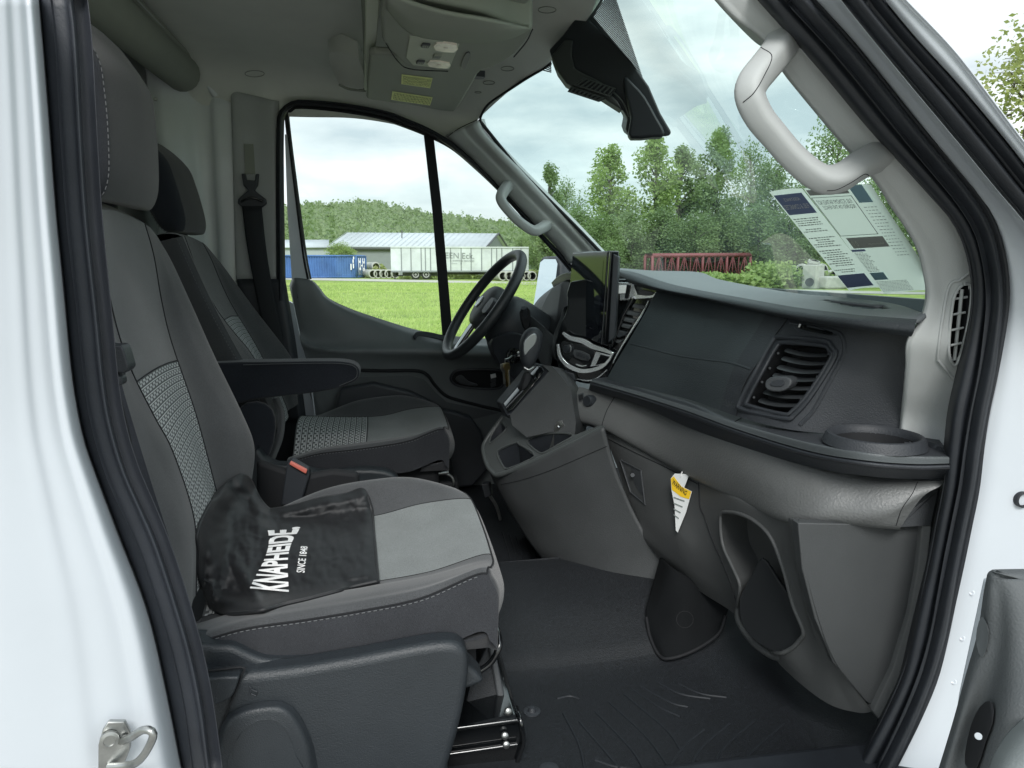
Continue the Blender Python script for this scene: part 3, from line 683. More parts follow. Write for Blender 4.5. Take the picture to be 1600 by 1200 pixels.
redm = mat('red_steel', (.22, .06, .068), .6, mott=.15, mscale=2); rdm = mat('dark_red_steel', (.15, .035, .04), .7)
t = thing('steel_truss', 'long red steel truss lying in front of the tree row', 'steel frame', at_px(1095, 48))
A, B = V((1020, 399.5, 47.5)), V((1173, 398.5, 49)); zlo = .35; up_ = A.z
for yy in (0, 1.5):
    mk('top_chord', *tubev([A+W(0, yy, 0), B+W(0, yy, 0)], .16, 4), redm, t, None); mk('bottom_chord', *tubev([W(A.x, A.y+yy, zlo), W(B.x, B.y+yy, zlo)], .08, 4), rdm, t, None)
mk('top_flange', [A+W(0, 0, .16), B+W(0, 0, .16), B+W(0, 1.5, .16), A+W(0, 1.5, .16)], [(0, 1, 2, 3)], redm, t, None)
nB = 16
for i in range(nB+1):
    p = A.lerp(B, i/nB); 
    for yy in (0, 1.5):
        mk('post', *tubev([p+W(0, yy, 0), W(p.x, p.y+yy, zlo)], .055 if i % 4 else .11, 4), redm if i % 4 == 0 else rdm, t, None)
        if i < nB:
            q = A.lerp(B, (i+1)/nB); s1, s2 = (p, q) if i % 2 else (q, p); mk('diagonal', *tubev([s1+W(0, yy, 0), W(s2.x, s2.y+yy, zlo)], .045, 4), rdm, t, None)
# ------------------------------------------------------------- van body shell
van = thing('van_body', 'white van cab body around the open passenger door, with pillars, roof and rear panel', 'van', (0, .1, .5))
def lerpline(a, b, f, Y):
    o = []
    A_ = resample([Vector((p[0], p[1], 0)) for p in a], 24); B_ = resample([Vector((p[0], p[1], 0)) for p in b], 24)
    for p, q in zip(A_, B_): r_ = p.lerp(q, f); o.append((r_.x, r_.y, Y))
    return o
RE = [(116, -14), (125, 60), (132, 200), (140, 330), (150, 430), (158, 500), (168, 600), (180, 670), (205, 750), (231, 805), (254, 860), (284, 955), (303, 1020), (320, 1100), (334, 1215)]
WE = [(60, -14), (70, 100), (78, 200), (88, 330), (100, 450), (114, 590), (133, 690), (160, 765), (188, 840), (212, 900), (236, 970), (259, 1070), (275, 1150), (288, 1215)]
FL = [(-60, -14), (-60, 1215)]
near_jamb = Surf([lerpline(FL, WE, 0, -.026), lerpline(FL, WE, .25, -.018), lerpline(FL, WE, .45, -.009), lerpline(FL, WE, .56, -.004), lerpline(FL, WE, .64, .003), lerpline(FL, WE, .74, .008), lerpline(FL, WE, .82, .015), lerpline(FL, WE, .93, .026), lerpline(FL, WE, 1, .105)], m=60, cross=6)
near_jamb.mesh('rear_door_pillar', M['paint'], van, thick=.004)
s_ = Surf([lerpline(WE, RE, -.02, .118), lerpline(WE, RE, .05, .099), lerpline(WE, RE, .35, .093), lerpline(WE, RE, .70, .093), lerpline(WE, RE, .80, .088), lerpline(WE, RE, .90, .092), lerpline(WE, RE, 1, .125)], m=60, cross=6)
s_.mesh('door_seal', M['seal2'], van, thick=.02)
# forward side of the door opening
TI = [(1168, -14), (1180, 0), (1267, 97), (1353, 200), (1420, 273), (1477, 337), (1500, 370), (1510, 405), (1516, 445), (1513, 490), (1503, 543), (1490, 597), (1479, 650), (1474, 700), (1480, 730), (1469, 762), (1458, 820), (1448, 875), (1434, 933), (1420, 992), (1404, 1058), (1374, 1121), (1322, 1215)]
S1 = [(1258, -14), (1270, 0), (1327, 60), (1387, 133), (1453, 217), (1513, 290), (1547, 340), (1563, 393), (1572, 450), (1568, 517), (1560, 583), (1550, 633), (1540, 683), (1530, 750), (1521, 796), (1500, 896), (1483, 992), (1458, 1075), (1425, 1154), (1396, 1215)]
S2 = [(1302, -14), (1313, 0), (1367, 67), (1433, 147), (1500, 227), (1560, 300), (1600, 347), (1660, 430), (1740, 560), (1740, 800), (1730, 1000), (1700, 1215)]
S3 = [(1372, -14), (1383, 0), (1433, 60), (1500, 133), (1567, 213), (1600, 255), (1700, 385), (1800, 520)]
S4 = [(1398, -14), (1410, 0), (1487, 80), (1550, 162), (1600, 228), (1700, 350), (1800, 480)]
Surf([lerpline(TI, S1, .0, .20), lerpline(TI, S1, .12, .152), lerpline(TI, S1, .35, .138), lerpline(TI, S1, .52, .139), lerpline(TI, S1, .62, .122), lerpline(TI, S1, .88, .108), lerpline(TI, S1, 1.02, .14)], m=70, cross=6).mesh('door_seal', M['seal'], van, thick=.02)
pj = Surf([lerpline(S1, S2, -.01, .128), lerpline(S1, S2, .12, .116), lerpline(S1, S2, .3, .108), lerpline(S1, S2, .5, .098), lerpline(S1, S2, .7, .086), lerpline(S1, S2, .85, .07), lerpline(S1, S2, 1.01, .055)], m=70, cross=6)
pj.mesh('hinge_pillar', M['paint'], van, thick=.004)
pjb = pj.bvh
Surf([lerpline(S2[:-4]+[(1760, 560)], S3, 0, .06), lerpline(S2[:-4]+[(1760, 560)], S3, .1, .035), lerpline(S2[:-4]+[(1760, 560)], S3, .45, .02), lerpline(S2[:-4]+[(1760, 560)], S3, .55, .03), lerpline(S2[:-4]+[(1760, 560)], S3, .9, .012), lerpline(S2[:-4]+[(1760, 560)], S3, 1.03, .03)], m=50, cross=6).mesh('outer_seal', M['seal'], van, thick=.015)
Surf([lerpline(S3, S4, -.05, .014), lerpline(S3, S4, .3, .004), lerpline(S3, S4, .8, .001), lerpline(S3, S4, 1, .004), [V((p[0], p[1], .02))+W(.04, .10, 0) for p in S4]], m=50, cross=5).mesh('outer_pillar_skin', M['paint'], van, thick=.003)
for px, py in ((1518, 926), (1503, 997), (1490, 1065)):
    c = drape([(px, py)], pjb, 0, 0)
    if c: lathe('spot_dimple', c[0], CAM-c[0], [(0, .0045), (.0008, .003), (.0004, .0015), (0, .0005)], M['paint'], van, 16)
c = drape([(1597, 780)], pjb, .001, 0)
if c:
    q = lathe('grommet', c[0], W(0, -1, 0), [(-.004, .012), (.003, .012), (.004, .0095), (-.008, .008), (-.008, .001)], M['seal'], van, 24)
# striker on the rear pillar
jb = near_jamb.bvh
t = thing('door_striker', 'zinc door striker loop bolted to the white pillar at the bottom left', 'door striker', tuple(V((195, 1165, .02))))
pl = [(153, 1203, .0), (153, 1165, .0), (160, 1140, .004), (168, 1128, .006), (194, 1128, .01), (203, 1145, .012), (203, 1170, .012), (190, 1205, .01)]
slab('base_plate', [(p[0], p[1], p[2]-.016) for p in pl], W(.0, .006, 0), M['steel'], t, bv=.0015)
tube('loop', [(190, 1158, -.008), (205, 1152, -.028), (222, 1141, -.038), (236, 1142, -.044), (239, 1152, -.044), (228, 1175, -.038), (215, 1190, -.032), (200, 1196, -.02), (170, 1198, -.012)], .0042, M['steel'], t, n=40, seg=12)
lathe('bolt_head', V((171, 1156, -.014)), W(.35, -1, .1), [(-.002, .0095), (.002, .0095), (.003, .006), (.0015, .0058), (.0015, .001)], M['steel'], t, 20)
lathe('bolt_head', V((196, 1156, -.010)), W(.35, -1, .1), [(-.002, .005), (.0025, .005), (.003, .001)], M['steel'], t, 12)

# near windscreen pillar trim, flaring down to the dash end
PL = [(1095, -26), (1116, 0), (1150, 35), (1168, 50), (1193, 62), (1222, 112), (1262, 162), (1300, 208), (1328, 240), (1366, 282), (1378, 306), (1400, 335), (1422, 370), (1438, 405), (1443, 440), (1446, 478), (1434, 503), (1418, 522), (1413, 590), (1405, 665), (1400, 725)]
PRt = [(1150, -26), (1180, 3), (1267, 100), (1353, 203), (1420, 276), (1477, 340), (1502, 375), (1512, 410), (1518, 445), (1515, 490), (1505, 543), (1490, 600), (1478, 655), (1472, 700), (1465, 735)]
def hole_poly(): return [(1504, 440), (1484, 463), (1472, 540), (1484, 583), (1496, 568), (1510, 500), (1516, 450)]
def lowy(L_): return [(x, y, Y+.055*max(0, min(1, (y-540)/110))) for x, y, Y in L_]
trm = Surf([[V((p[0], p[1], .27))+W(.05, .06, 0) for p in PL], lowy(lerpline(PL, PRt, 0, .225)), lowy(lerpline(PL, PRt, .07, .202)), lowy(lerpline(PL, PRt, .4, .195)), lowy(lerpline(PL, PRt, .8, .188)), lowy(lerpline(PL, PRt, 1.1, .185))], m=160, cross=14)
vent_in = [(1503, 446), (1489, 470), (1482, 545), (1489, 568), (1497, 562), (1512, 505), (1517, 450)]
_g = trm.mesh('tmp', M['trim'], None); tfull = trm.bvh; bpy.data.objects.remove(_g)
o = trm.mesh('front_pillar_trim', M['trim'], van, holes=[vent_in]); trm.bvh = tfull
# demister grille in the flare
tube('grille_frame', drape([(1515, 426), (1500, 437), (1483, 447), (1472, 500), (1465, 555), (1468, 566), (1490, 592)], trm.bvh, .0005, 8), .0022, M['trim'], van, seg=8)
tube('grille_frame', [p for p in smooth_loop(drape(vent_in, trm.bvh, .001, 0), 4)], .0022, M['trim'], van, seg=8)
well('grille_recess', smooth_loop(drape(vent_in, trm.bvh, -.001, 0), 3), W(.0, .04, 0), M['blackout'], van, 0, .95)
for i in range(5):
    y = 468+i*24; a = drape([(1486-(i > 3)*2, y), (1512-i*3, y-4)], trm.bvh, -.001, 0)
    if len(a) == 2: mk('grille_bar', *tubev(a, .0018, 6), M['trim'], van)
a = drape([(1503, 452), (1491, 562)], trm.bvh, .0006, 0)
if len(a) == 2: mk('grille_bar', *tubev(a, .0026, 6), M['trim'], van)
# grab handles
def grab(lbl, loc, path, r, ry, Yp, seams=None):
    t = thing('grab_handle', lbl, 'grab handle', loc, 'grab handles on the windscreen pillars')
    tube('grip', path, r, M['trim'], t, n=90, seg=24, ry=ry, sq=.62)
    return t
gh = grab('large light grey grab handle on the near windscreen pillar, in front of the papers', tuple(V((1290, 200, .19))), [(1226, 62, .20), (1212, 84, .175), (1194, 106, .152), (1177, 128, .142), (1172, 150, .138), (1186, 182, .138), (1210, 212, .138), (1238, 244, .138), (1268, 270, .138), (1292, 281, .140), (1316, 276, .150), (1340, 260, .172), (1372, 243, .20)],
          [.021, .0195, .0185, .018, .0175, .0165, .016, .016, .0165, .0178, .0185, .019, .021], None, 0)
gb = bvh_of(gh.children[0])
for ln in ([(1189, 74), (1206, 88), (1194, 118), (1178, 145), (1161, 160)], [(1362, 280), (1352, 272), (1330, 285), (1308, 296), (1292, 298)]):
    a = drape(ln, gb, .0002, 6)
    if len(a) > 3: mk('cap_seam', *tubev(a, .0006, 5), M['seam'], gh.children[0])
gh2 = grab('smaller looking light grey grab handle on the far windscreen pillar above the steering wheel', tuple(V((825, 325, 1.78))), [(797, 286, 1.80), (788, 297, 1.76), (783, 312, 1.74), (797, 332, 1.73), (815, 349, 1.73), (833, 360, 1.735), (845, 357, 1.75), (858, 349, 1.80)], [.019, .0175, .0165, .016, .016, .0165, .0175, .019], None, 0)

# windscreen
ws = Surf([[V((738, 172, 1.755)), V((833, 290, 1.775)), V((933, 402, 1.785)), V((1000, 475, 1.81))],
           [W(.375, 1.5, 2.14), W(.60, 1.5, 1.90), W(.84, 1.5, 1.62), W(.93, 1.5, 1.52)],
           [W(.462, 1.0, 2.19), W(.69, 1.0, 1.93), W(.91, 1.0, 1.62), W(.99, 1.0, 1.50)],
           [W(.40, .55, 2.14), W(.65, .55, 1.87), W(.87, .55, 1.60), W(.95, .55, 1.50)],
           [V((1080, -60, .30)), V((1255, 130, .30)), V((1400, 310, .31)), V((1500, 480, .30))]], m=40, cross=10)
wso = ws.mesh('windscreen', M['wglass'], van)
wsb = ws.bvh
a = drape([(752, 192), (753, 180), (766, 160), (800, 137), (826, 120), (850, 106), (862, 98)], wsb, .004, 8); mk('frit_band', *tubev(a, .004, 6), M['blackout'], van)
a = drape([(751, 188), (760, 208), (800, 251), (850, 302), (900, 352), (948, 402)], wsb, .004, 8); mk('frit_band', *tubev(a, .006, 6), M['blackout'], van)
mb = MB()
for i in range(58):      # printed sun filter dots drawn as fine bars on the glass
    f = i/57; p = Vector((922+f*(1003-922)*1.0, 30+f*92, 0)); q = Vector((950+f*(1004-950), -16+f*(120+16), 0)); 
    a = drape([(p.x, p.y), (q.x+8*(1-f), q.y)], wsb, .001, 0)
    if len(a) == 2: mb.tube(a, .0015, 4)
mb.build('frit_dots', M['blackout'], van, kind='stuff')
mb = MB()
for i in range(8):
    a = drape([(846+i*2, 108-i*3.2), (862, 112-i*2.4)], wsb, .002, 0)
    if len(a) == 2: mb.tube(a, .0016, 4)
mb.build('frit_dots', M['blackout'], van, kind='stuff')

pnv = mat('sheet_blue', (.20, .25, .44), .7); pgy = mat('sheet_grey', (.36, .38, .36), .7); ptl = mat('sheet_teal', (.26, .44, .52), .7)
# paper sheets taped to the glass
def sheet(lbl, quad, n):
    ps = drape(quad, wsb, .006, 0); vs = []; fs = []
    for a in range(13):
        for b in range(13):
            u, v = a/12, b/12; p = ps[0].lerp(ps[1], u).lerp(ps[3].lerp(ps[2], u), v); bow = math.sin(u*math.pi)*.002
            vs.append(p+W(-bow, 0, bow))
    for a in range(12):
        for b in range(12): k = a*13+b; fs.append((k, k+1, k+14, k+13))
    o = mk('paper_sheet', vs, fs, M['paper'], None, None); tag(o, lbl, 'paper'); return o, ps
def qsub(ps, u0, v0, u1, v1):     # ps order: top-left, top-right, bottom-right, bottom-left ; u across, v down
    f = lambda u, v: ps[0].lerp(ps[1], u).lerp(ps[3].lerp(ps[2], u), v)+W(-.0035, -.001, 0)
    return [f(u0, v1), f(u1, v1), f(u1, v0), f(u0, v0)]
def qrect(name, ps, u0, v0, u1, v1, m, par):
    mk(name, qsub(ps, u0, v0, u1, v1), [(0, 1, 2, 3)], m, par, None)
o, ps = sheet('narrow white paper sheet with dark blue header and footer taped to the windscreen, left one', [(1206, 297), (1257, 291), (1378, 446), (1330, 451)], 0)
qrect('header_band', ps, .08, .04, .93, .24, pnv, o); qrect('footer_band', ps, .06, .85, .92, .975, pnv, o)
qrect('footer_box', ps, .10, .88, .45, .94, M['paper'], o)
text_quad('lettering', 'FUEL & CONNECTED', qsub(ps, .14, .14, .88, .185), M['white'], o, .001, mirror=True); text_quad('lettering', 'ASSISTANCE', qsub(ps, .3, .075, .78, .105), M['white'], o, .001, mirror=True)
rg = random.Random(5); mb = MB()
for i in range(26):
    v = .28+i*.0215; 
    if rg.random() < .16: continue
    u0 = rg.uniform(.1, .3) if i % 3 else .1; u1 = rg.uniform(.7, .92); u = u0
    while u < u1:
        w_ = rg.uniform(.03, .1); q = qsub(ps, u, v, min(u+w_, u1), v+.009); k = len(mb.v); mb.v += q; mb.f.append((k, k+1, k+2, k+3)); u += w_+.02
mb.build('small_print', pgy, o, kind='stuff')
o, ps = sheet('wide pale paper sheet with fuel economy lettering taped to the windscreen beside the near pillar', [(1259, 291), (1364, 284), (1474, 450), (1385, 456)], 1)
qrect('header_band', ps, .04, .02, .66, .07, pgy, o); qrect('blue_corner', ps, .70, .0, .9, .16, ptl, o)
for a_ in ((.03, .09, .66, .094), (.03, .09, .04, .45), (.65, .09, .66, .45), (.03, .447, .66, .451)): qrect('frame_line', ps, *a_, M['black'], o)
text_quad('lettering', 'FUEL ECONOMY RATINGS NOT', qsub(ps, .08, .115, .62, .155), M['black'], o, .001, mirror=True)
text_quad('lettering', 'REQUIRED ON THIS VEHICLE', qsub(ps, .12, .165, .62, .205), M['black'], o, .001, mirror=True)
qrect('dark_band', ps, .10, .47, .70, .57, pgy, o); text_quad('lettering', 'fueleconomy.gov', qsub(ps, .40, .52, .66, .55), M['paper'], o, .001, mirror=True); text_quad('lettering', '0 0', qsub(ps, .14, .50, .24, .55), M['paper'], o, .001, mirror=True)
qrect('teal_band', ps, .05, .80, .3, .87, ptl, o); qrect('grey_band', ps, .03, .58, .27, .60, pnv, o)
mb = MB()
for i in range(30):
    v = .61+i*.0125; u = .05
    if .79 < v < .88: continue
    u1 = rg.uniform(.2, .29) if v < .85 else .6
    while u < u1:
        w_ = rg.uniform(.015, .05); q = qsub(ps, u, v, min(u+w_, u1), v+.005); k = len(mb.v); mb.v += q; mb.f.append((k, k+1, k+2, k+3)); u += w_+.012
for i in range(16):
    v = .2+i*.03; u = .72
    while u < .9: w_ = rg.uniform(.02, .05); q = qsub(ps, u, v, u+w_, v+.006); k = len(mb.v); mb.v += q; mb.f.append((k, k+1, k+2, k+3)); u += w_+.015
mb.build('small_print', pgy, o, kind='stuff')

# roof lining
def hl_(Y, zs, xs): return [W(x, Y, z) for x, z in zip(xs, zs)]
hd = Surf([hl_(1.88, (2.10, 2.10, 2.10, 2.07, 2.02, 2.0), (-.75, -.3, -.09, .1, .22, .28)),
           [W(-.75, 1.85, 2.16), W(-.3, 1.85, 2.165), W(-.09, 1.85, 2.150), W(.1, 1.85, 2.118), W(.209, 1.84, 2.072), W(.285, 1.80, 2.055)],
           hl_(1.76, (2.235, 2.235, 2.225, 2.20, 2.15, 2.090), (-.75, -.3, -.09, .1, .2, .305)),
           hl_(1.5, (2.27, 2.27, 2.26, 2.25, 2.205, 2.134), (-.75, -.3, -.09, .12, .26, .378)),
           hl_(1.25, (2.285, 2.285, 2.28, 2.26, 2.22, 2.148), (-.75, -.3, -.09, .13, .29, .438)),
           hl_(.95, (2.29, 2.29, 2.285, 2.27, 2.24, 2.18), (-.75, -.3, -.09, .14, .31, .47)),
           hl_(.6, (2.28, 2.28, 2.27, 2.26, 2.21, 2.15), (-.75, -.3, -.09, .13, .29, .42)),
           hl_(.3, (2.23, 2.23, 2.22, 2.19, 2.14, 2.08), (-.75, -.3, -.09, .1, .24, .34)),
           hl_(.14, (2.15, 2.15, 2.14, 2.10, 2.05, 2.0), (-.75, -.3, -.09, .1, .24, .34))], m=60, mode='idx', cross=10)
hdo = hd.mesh('roof_lining', M['head'], van, thick=.03); hb = hd.bvh
for px, py, rx, ry in ((855, 15, 14, 5), (793, 107, 10, 3.5), (764, 129, 9, 3), (747, 144, 5, 1.2), (398, 115, 15, 5), (405, 116, 16, 5)):
    if px == 405: continue
    a = drape([(px+rx*math.cos(th), py+ry*math.sin(th)) for th in [k*math.pi/12 for k in range(25)]], hb, .0005, 0)
    if len(a) > 10: mk('lining_clip', *tubev(a, .0012, 5), M['visor'], van)
# header beam behind the seats and the small tube in front of it
mk('rear_header', *tubev(resample([W(-.63, .12, 2.19), W(-.63, .8, 2.195), W(-.63, 1.5, 2.20), W(-.625, 1.77, 2.20)], 20), .055, 18), M['visor'], van)
mk('headliner_edge_tube', *tubev(resample([W(-.585, .12, 2.24), W(-.59, 1.0, 2.245), W(-.597, 1.80, 2.246)], 16), .010, 10), M['visor'], van)
mk('headliner_edge_tube', *tubev([V((305, 100, 1.82)), V((320, 125, 1.84)), V((337, 150, 1.86))], .011, 10), M['paint2'], van)
tube('seam_line', [(205, -10, 1.17), (290, 80, 1.70)], .0015, M['trim'], van)
# roof outer skin, floor of the load area, closing panels
box('roof_skin', (-.15, 1.0, 2.42), (1.3, 1.96, .03), M['paint'], van, None, .01)
rearp = Surf([[W(-.72, .1, 2.3), W(-.72, .1, 1.6), W(-.72, .1, .75)], [W(-.72, .6, 2.3), W(-.72, .6, 1.6), W(-.72, .6, .75)], [W(-.72, 1.3, 2.3), W(-.73, 1.3, 1.6), W(-.72, 1.3, .75)], [W(-.72, 1.60, 2.3), W(-.73, 1.60, 1.6), W(-.72, 1.6, .75)], [W(-.74, 1.72, 2.3), W(-.74, 1.72, 1.6), W(-.74, 1.72, .75)], [W(-.74, 1.82, 2.3), W(-.74, 1.82, 1.6), W(-.74, 1.82, .75)]], m=30, cross=6)
rearp.mesh('rear_panel', mat('rear_panel_grey', (.26, .28, .27), .7), van, thick=.01)
lathe('panel_screw', V((243, 155, 1.72)), W(.3, -1, 0), [(0, .006), (.003, .004), (.003, .001)], M['steel'], van, 12)
side = Surf([[W(-.74, 1.80, 2.25), W(-.74, 1.80, 1.5), W(-.74, 1.8, .8)], [W(-.70, 1.795, 2.22), W(-.69, 1.795, 1.5), W(-.69, 1.8, .8)], [W(-.655, 1.82, 2.2), W(-.645, 1.82, 1.5), W(-.645, 1.82, .8)], [W(-.62, 1.86, 2.18), W(-.61, 1.87, 1.5), W(-.61, 1.87, .8)], [W(-.575, 1.87, 2.17), W(-.58, 1.88, 1.5), W(-.58, 1.88, .8)], [W(-.55, 1.86, 2.17), W(-.56, 1.86, 1.5), W(-.56, 1.86, .8)], [W(-.48, 1.87, 2.17), W(-.50, 1.87, 1.5), W(-.5, 1.87, .8)]], m=30, cross=6)
side.mesh('side_panel', M['paint2'], van, thick=.01)
# far belt pillar: light upper trim, dark lower trim
bp_ = Surf([[(362, 142, 1.875), (366, 300, 1.875), (370, 440, 1.875)], [(364, 142, 1.85), (368, 300, 1.85), (372, 440, 1.85)], [(400, 150, 1.845), (403, 300, 1.845), (406, 440, 1.845)], [(424, 156, 1.835), (427, 300, 1.835), (430, 440, 1.835)], [(436, 158, 1.85), (438, 300, 1.85), (441, 440, 1.85)]], m=24, cross=6)
bp_.mesh('belt_pillar_trim', M['trim'], van, thick=.01)
Surf([[(371, 436, 1.86), (374, 520, 1.86), (385, 760, 1.86)], [(374, 436, 1.835), (380, 520, 1.835), (395, 760, 1.84)], [(410, 436, 1.83), (425, 560, 1.83), (450, 760, 1.84)], [(436, 436, 1.82), (455, 560, 1.82), (480, 760, 1.83)], [(446, 436, 1.85), (466, 560, 1.85), (492, 760, 1.85)]], m=24, cross=6).mesh('belt_pillar_trim', M['dark'], van, thick=.01)
slab('belt_slot', [(381, 225, 1.842), (396, 225, 1.84), (399, 272, 1.84), (383, 272, 1.842)], .002, M['visor'], van, bv=.0006)
# door opening frame on the far side (white steel sliver and rubber)
fo = [(432, 470), (431, 300), (432, 200), (436, 174), (449, 162), (468, 157), (533, 162), (600, 174), (633, 186), (667, 200), (702, 218), (738, 246), (774, 282), (806, 317), (840, 357), (874, 395), (900, 428)]
fi = [(487, 470), (478, 400), (453, 190), (458, 177), (472, 171), (533, 177.5), (600, 190), (640, 203), (678, 219), (708, 236), (740, 263), (772, 293), (806, 329), (840, 368), (872, 402), (898, 430)]
fm = [(447, 470), (444, 300), (444, 200), (447, 178), (457, 168), (472, 164.5), (533, 169), (600, 181), (636, 194), (672, 210), (704, 231), (736, 259), (769, 290), (803, 325), (836, 364), (871, 400), (899, 430)]
Surf([[(x, y, 1.83) for x, y in fo], [(x, y, 1.815) for x, y in [((a[0]+b[0])/2, (a[1]+b[1])/2) for a, b in zip(fo, fm)]], [(x, y, 1.85) for x, y in fm]], m=90, cross=6, mode='arc').mesh('door_seal', M['seal'], van, thick=.012)
# far windscreen pillar trim
A0 = [(696, 212), (735, 247), (783, 296), (833, 349), (870, 388), (886, 412)]; A1 = [(751, 186), (760, 207), (800, 250), (850, 301), (900, 351), (950, 404)]
pil = Surf([lerpline(A0, A1, 0, 1.83), lerpline(A0, A1, .12, 1.80), lerpline(A0, A1, .4, 1.775), lerpline(A0, A1, .55, 1.77), lerpline(A0, A1, .8, 1.745), lerpline(A0, A1, 1, 1.765), [V((p[0]+6, p[1], 1.9)) for p in A1]], m=50, cross=6)
pil.mesh('front_pillar_trim', M['trim'], van, thick=.004)
tube('trim_seam', drape([(700, 213), (715, 202), (735, 192), (748, 186)], [hb, pil.bvh], .001, 6), .0012, M['seam'], van, seg=5)
# near sill and floor edge, firewall
box('door_sill', (.25, .13, .80), (1.6, .14, .10), M['seal'], van, None, .02)
box('rocker_panel', (.1, .04, .60), (2.4, .08, .35), M['paint'], van, None, .02)
box('firewall', (1.0, 1.0, 1.1), (.02, 1.8, .9), M['dark'], van)
box('outer_side_skin', (-.9, .02, 1.5), (.9, .02, 1.6), M['paint'], van) if False else None
box('side_skin', (-1.35, .0, 1.45), (1.4, .04, 1.95), M['paint'], van, None, .01)
box('bonnet', (1.25, 1.0, 1.28), (.6, 1.7, .04), M['paint'], van, None, .02)

# ------------------------------------------------------------- overhead parts
oh = thing('overhead_console', 'grey overhead console with two map lamps and a row of buttons', 'overhead console', tuple(V((700, 60, 1.05))))
def zp(x, y, z): d = ray(x, y); return CAM+d*((z-CAM.z)/d.z)
slab('housing', [zp(x, y, 2.082) for x, y in [(597, 63), (614, 84), (631, 100), (648, 108), (699, 110), (727, 112.5), (768, 106), (806, 84), (831, 49), (826, 43), (798, 38), (760, 20), (700, 6), (640, -6), (600, -16)]], W(0, 0, .10), M['visor'], oh, 2, .008, 4)
ohl = Surf([[zp(603, 14, 2.079), zp(640, 52, 2.079), zp(690, 64, 2.079), zp(760, 68, 2.079), zp(800, 60, 2.079), zp(829, 46, 2.079)],
            [zp(604, 4, 2.060), zp(646, 34, 2.058), zp(695, 47, 2.058), zp(760, 54, 2.060), zp(797, 50, 2.066), zp(827, 44, 2.078)],
            [zp(606, -8, 2.062), zp(655, 10, 2.060), zp(700, 22, 2.060), zp(760, 32, 2.062), zp(795, 38, 2.07), zp(824, 42, 2.080)]], m=40, cross=8, mode='idx')
ohl.mesh('bin_lid', M['visor'], oh, thick=.006)
slab('lamp_panel', [zp(x, y, 2.080) for x, y in [(640, 57), (718, 70), (702, 108.5), (645, 102), (634, 90)]], W(0, 0, .01), mat('lamp_panel_grey', (.42, .45, .36), .6, grain=.3), oh, 0, .002)
for q in ([(682, 68), (714, 71.5), (710, 82.5), (680, 79)], [(672, 96), (702, 99), (699, 107.5), (670, 104.5)]):
    slab('lamp', smooth_loop([zp(x, y, 2.077) for x, y in q], 2), W(0, 0, .008), M['lampglass'], oh, 0, .0015)
    c_ = zp(sum(a_[0] for a_ in q)/4, sum(a_[1] for a_ in q)/4, 2.0765); lathe('lamp_switch', c_, W(0, 0, -1), [(-.001, .0055), (.0006, .005), (.001, .001)], mat('lamp_switch_glass', (.62, .55, .46), .3), oh, 20)
for x, y, dk in ((665, 71, 1), (657, 97, 1), (683, 88, 0)):
    a = zp(x, y, 2.078); box('button', a, (.017, .024, .005), M['mid'] if dk else M['visor'], oh, Matrix.Rotation(.15, 3, 'Z'), .0012)
    for k in range(3): box('button_mark', a+W(-.004+k*.004, 0, -.0028), (.0018, .011, .001), M['greyprint'] if not dk else M['visor'], oh)
slab('microphone_slot', [zp(x, y, 2.079) for x, y in [(728, 84), (735, 86), (727, 107), (720, 104)]], W(0, 0, .01), M['mid'], oh, 3, .001)
v1 = thing('sun_visor', 'driver side sun visor with two yellowish warning stickers, behind the overhead console', 'sun visor', tuple(V((660, 130, 1.45))), 'sun visors')
vo = [(586, 84, 1.20), (577, 97, 1.25), (573.5, 148, 1.58), (580, 156, 1.62), (640, 164, 1.62), (672, 170, 1.63), (705, 174.5, 1.64), (714, 170, 1.62), (730, 145, 1.45), (746, 117, 1.28), (745, 108, 1.22), (660, 92, 1.18)]
vz = [V(p) for p in vo]; zc = 2.098
vz = [Vector((p.x, p.y, zc+(p.x)*-.10+(p.y-1.4)*-.03)) for p in vz]
vz = [CAM+(V(p)-CAM)*((zc-CAM.z)/((V(p)-CAM).z)) for p in vo]
slab('visor_board', vz, W(0, 0, .018), M['visor'], v1, 2, .006, 3)
gsl = mat('sticker_yellow', (.85, .90, .36), .7, mott=.12, mscale=60)
for q, n in (([(627.5, 116), (676, 122), (672, 138), (627, 131.5)], 0), ([(613, 142.5), (676, 152), (672, 165), (611, 156)], 1)):
    a = [CAM+ray(x, y)*((zc-.0015-CAM.z)/ray(x, y).z) for x, y in q]; mk('warning_sticker', a, [(0, 1, 2, 3)], gsl, v1, None); mb = MB()
    rg = random.Random(n)
    for i in range(26):
        u = .05+i*.036; v_ = .1
        while v_ < .85:
            w_ = rg.uniform(.06, .3); f = lambda u, v: a[0].lerp(a[1], u).lerp(a[3].lerp(a[2], u), v)+W(0, 0, -.001); k = len(mb.v); mb.v += [f(u, v_), f(u+.016, v_), f(u+.016, min(.9, v_+w_)), f(u, min(.9, v_+w_))]; mb.f.append((k, k+1, k+2, k+3)); v_ += w_+.06
    mb.build('small_print', mat('sticker_ink', (.30, .34, .14), .8), v1, kind='stuff', ang=None)
mk('visor_clip', *boxv(V((748, 117, 1.26)), (.03, .03, .015)), M['dark'], v1)
v2 = thing('sun_visor', 'passenger side sun visor at the top edge, with its clip by the overhead console', 'sun visor', tuple(V((700, 0, .7))), 'sun visors')
vo = [(592, -30), (598, -12), (604, 4), (625, 14), (700, 29), (762, 42), (783, 43), (797, 36), (804, 24), (822, 8), (834, -8), (838, -30)]
a = [CAM+ray(x, y)*((2.125-CAM.z)/ray(x, y).z) for x, y in vo]; slab('visor_board', a, W(0, 0, .02), M['visor'], v2, 2, .006)
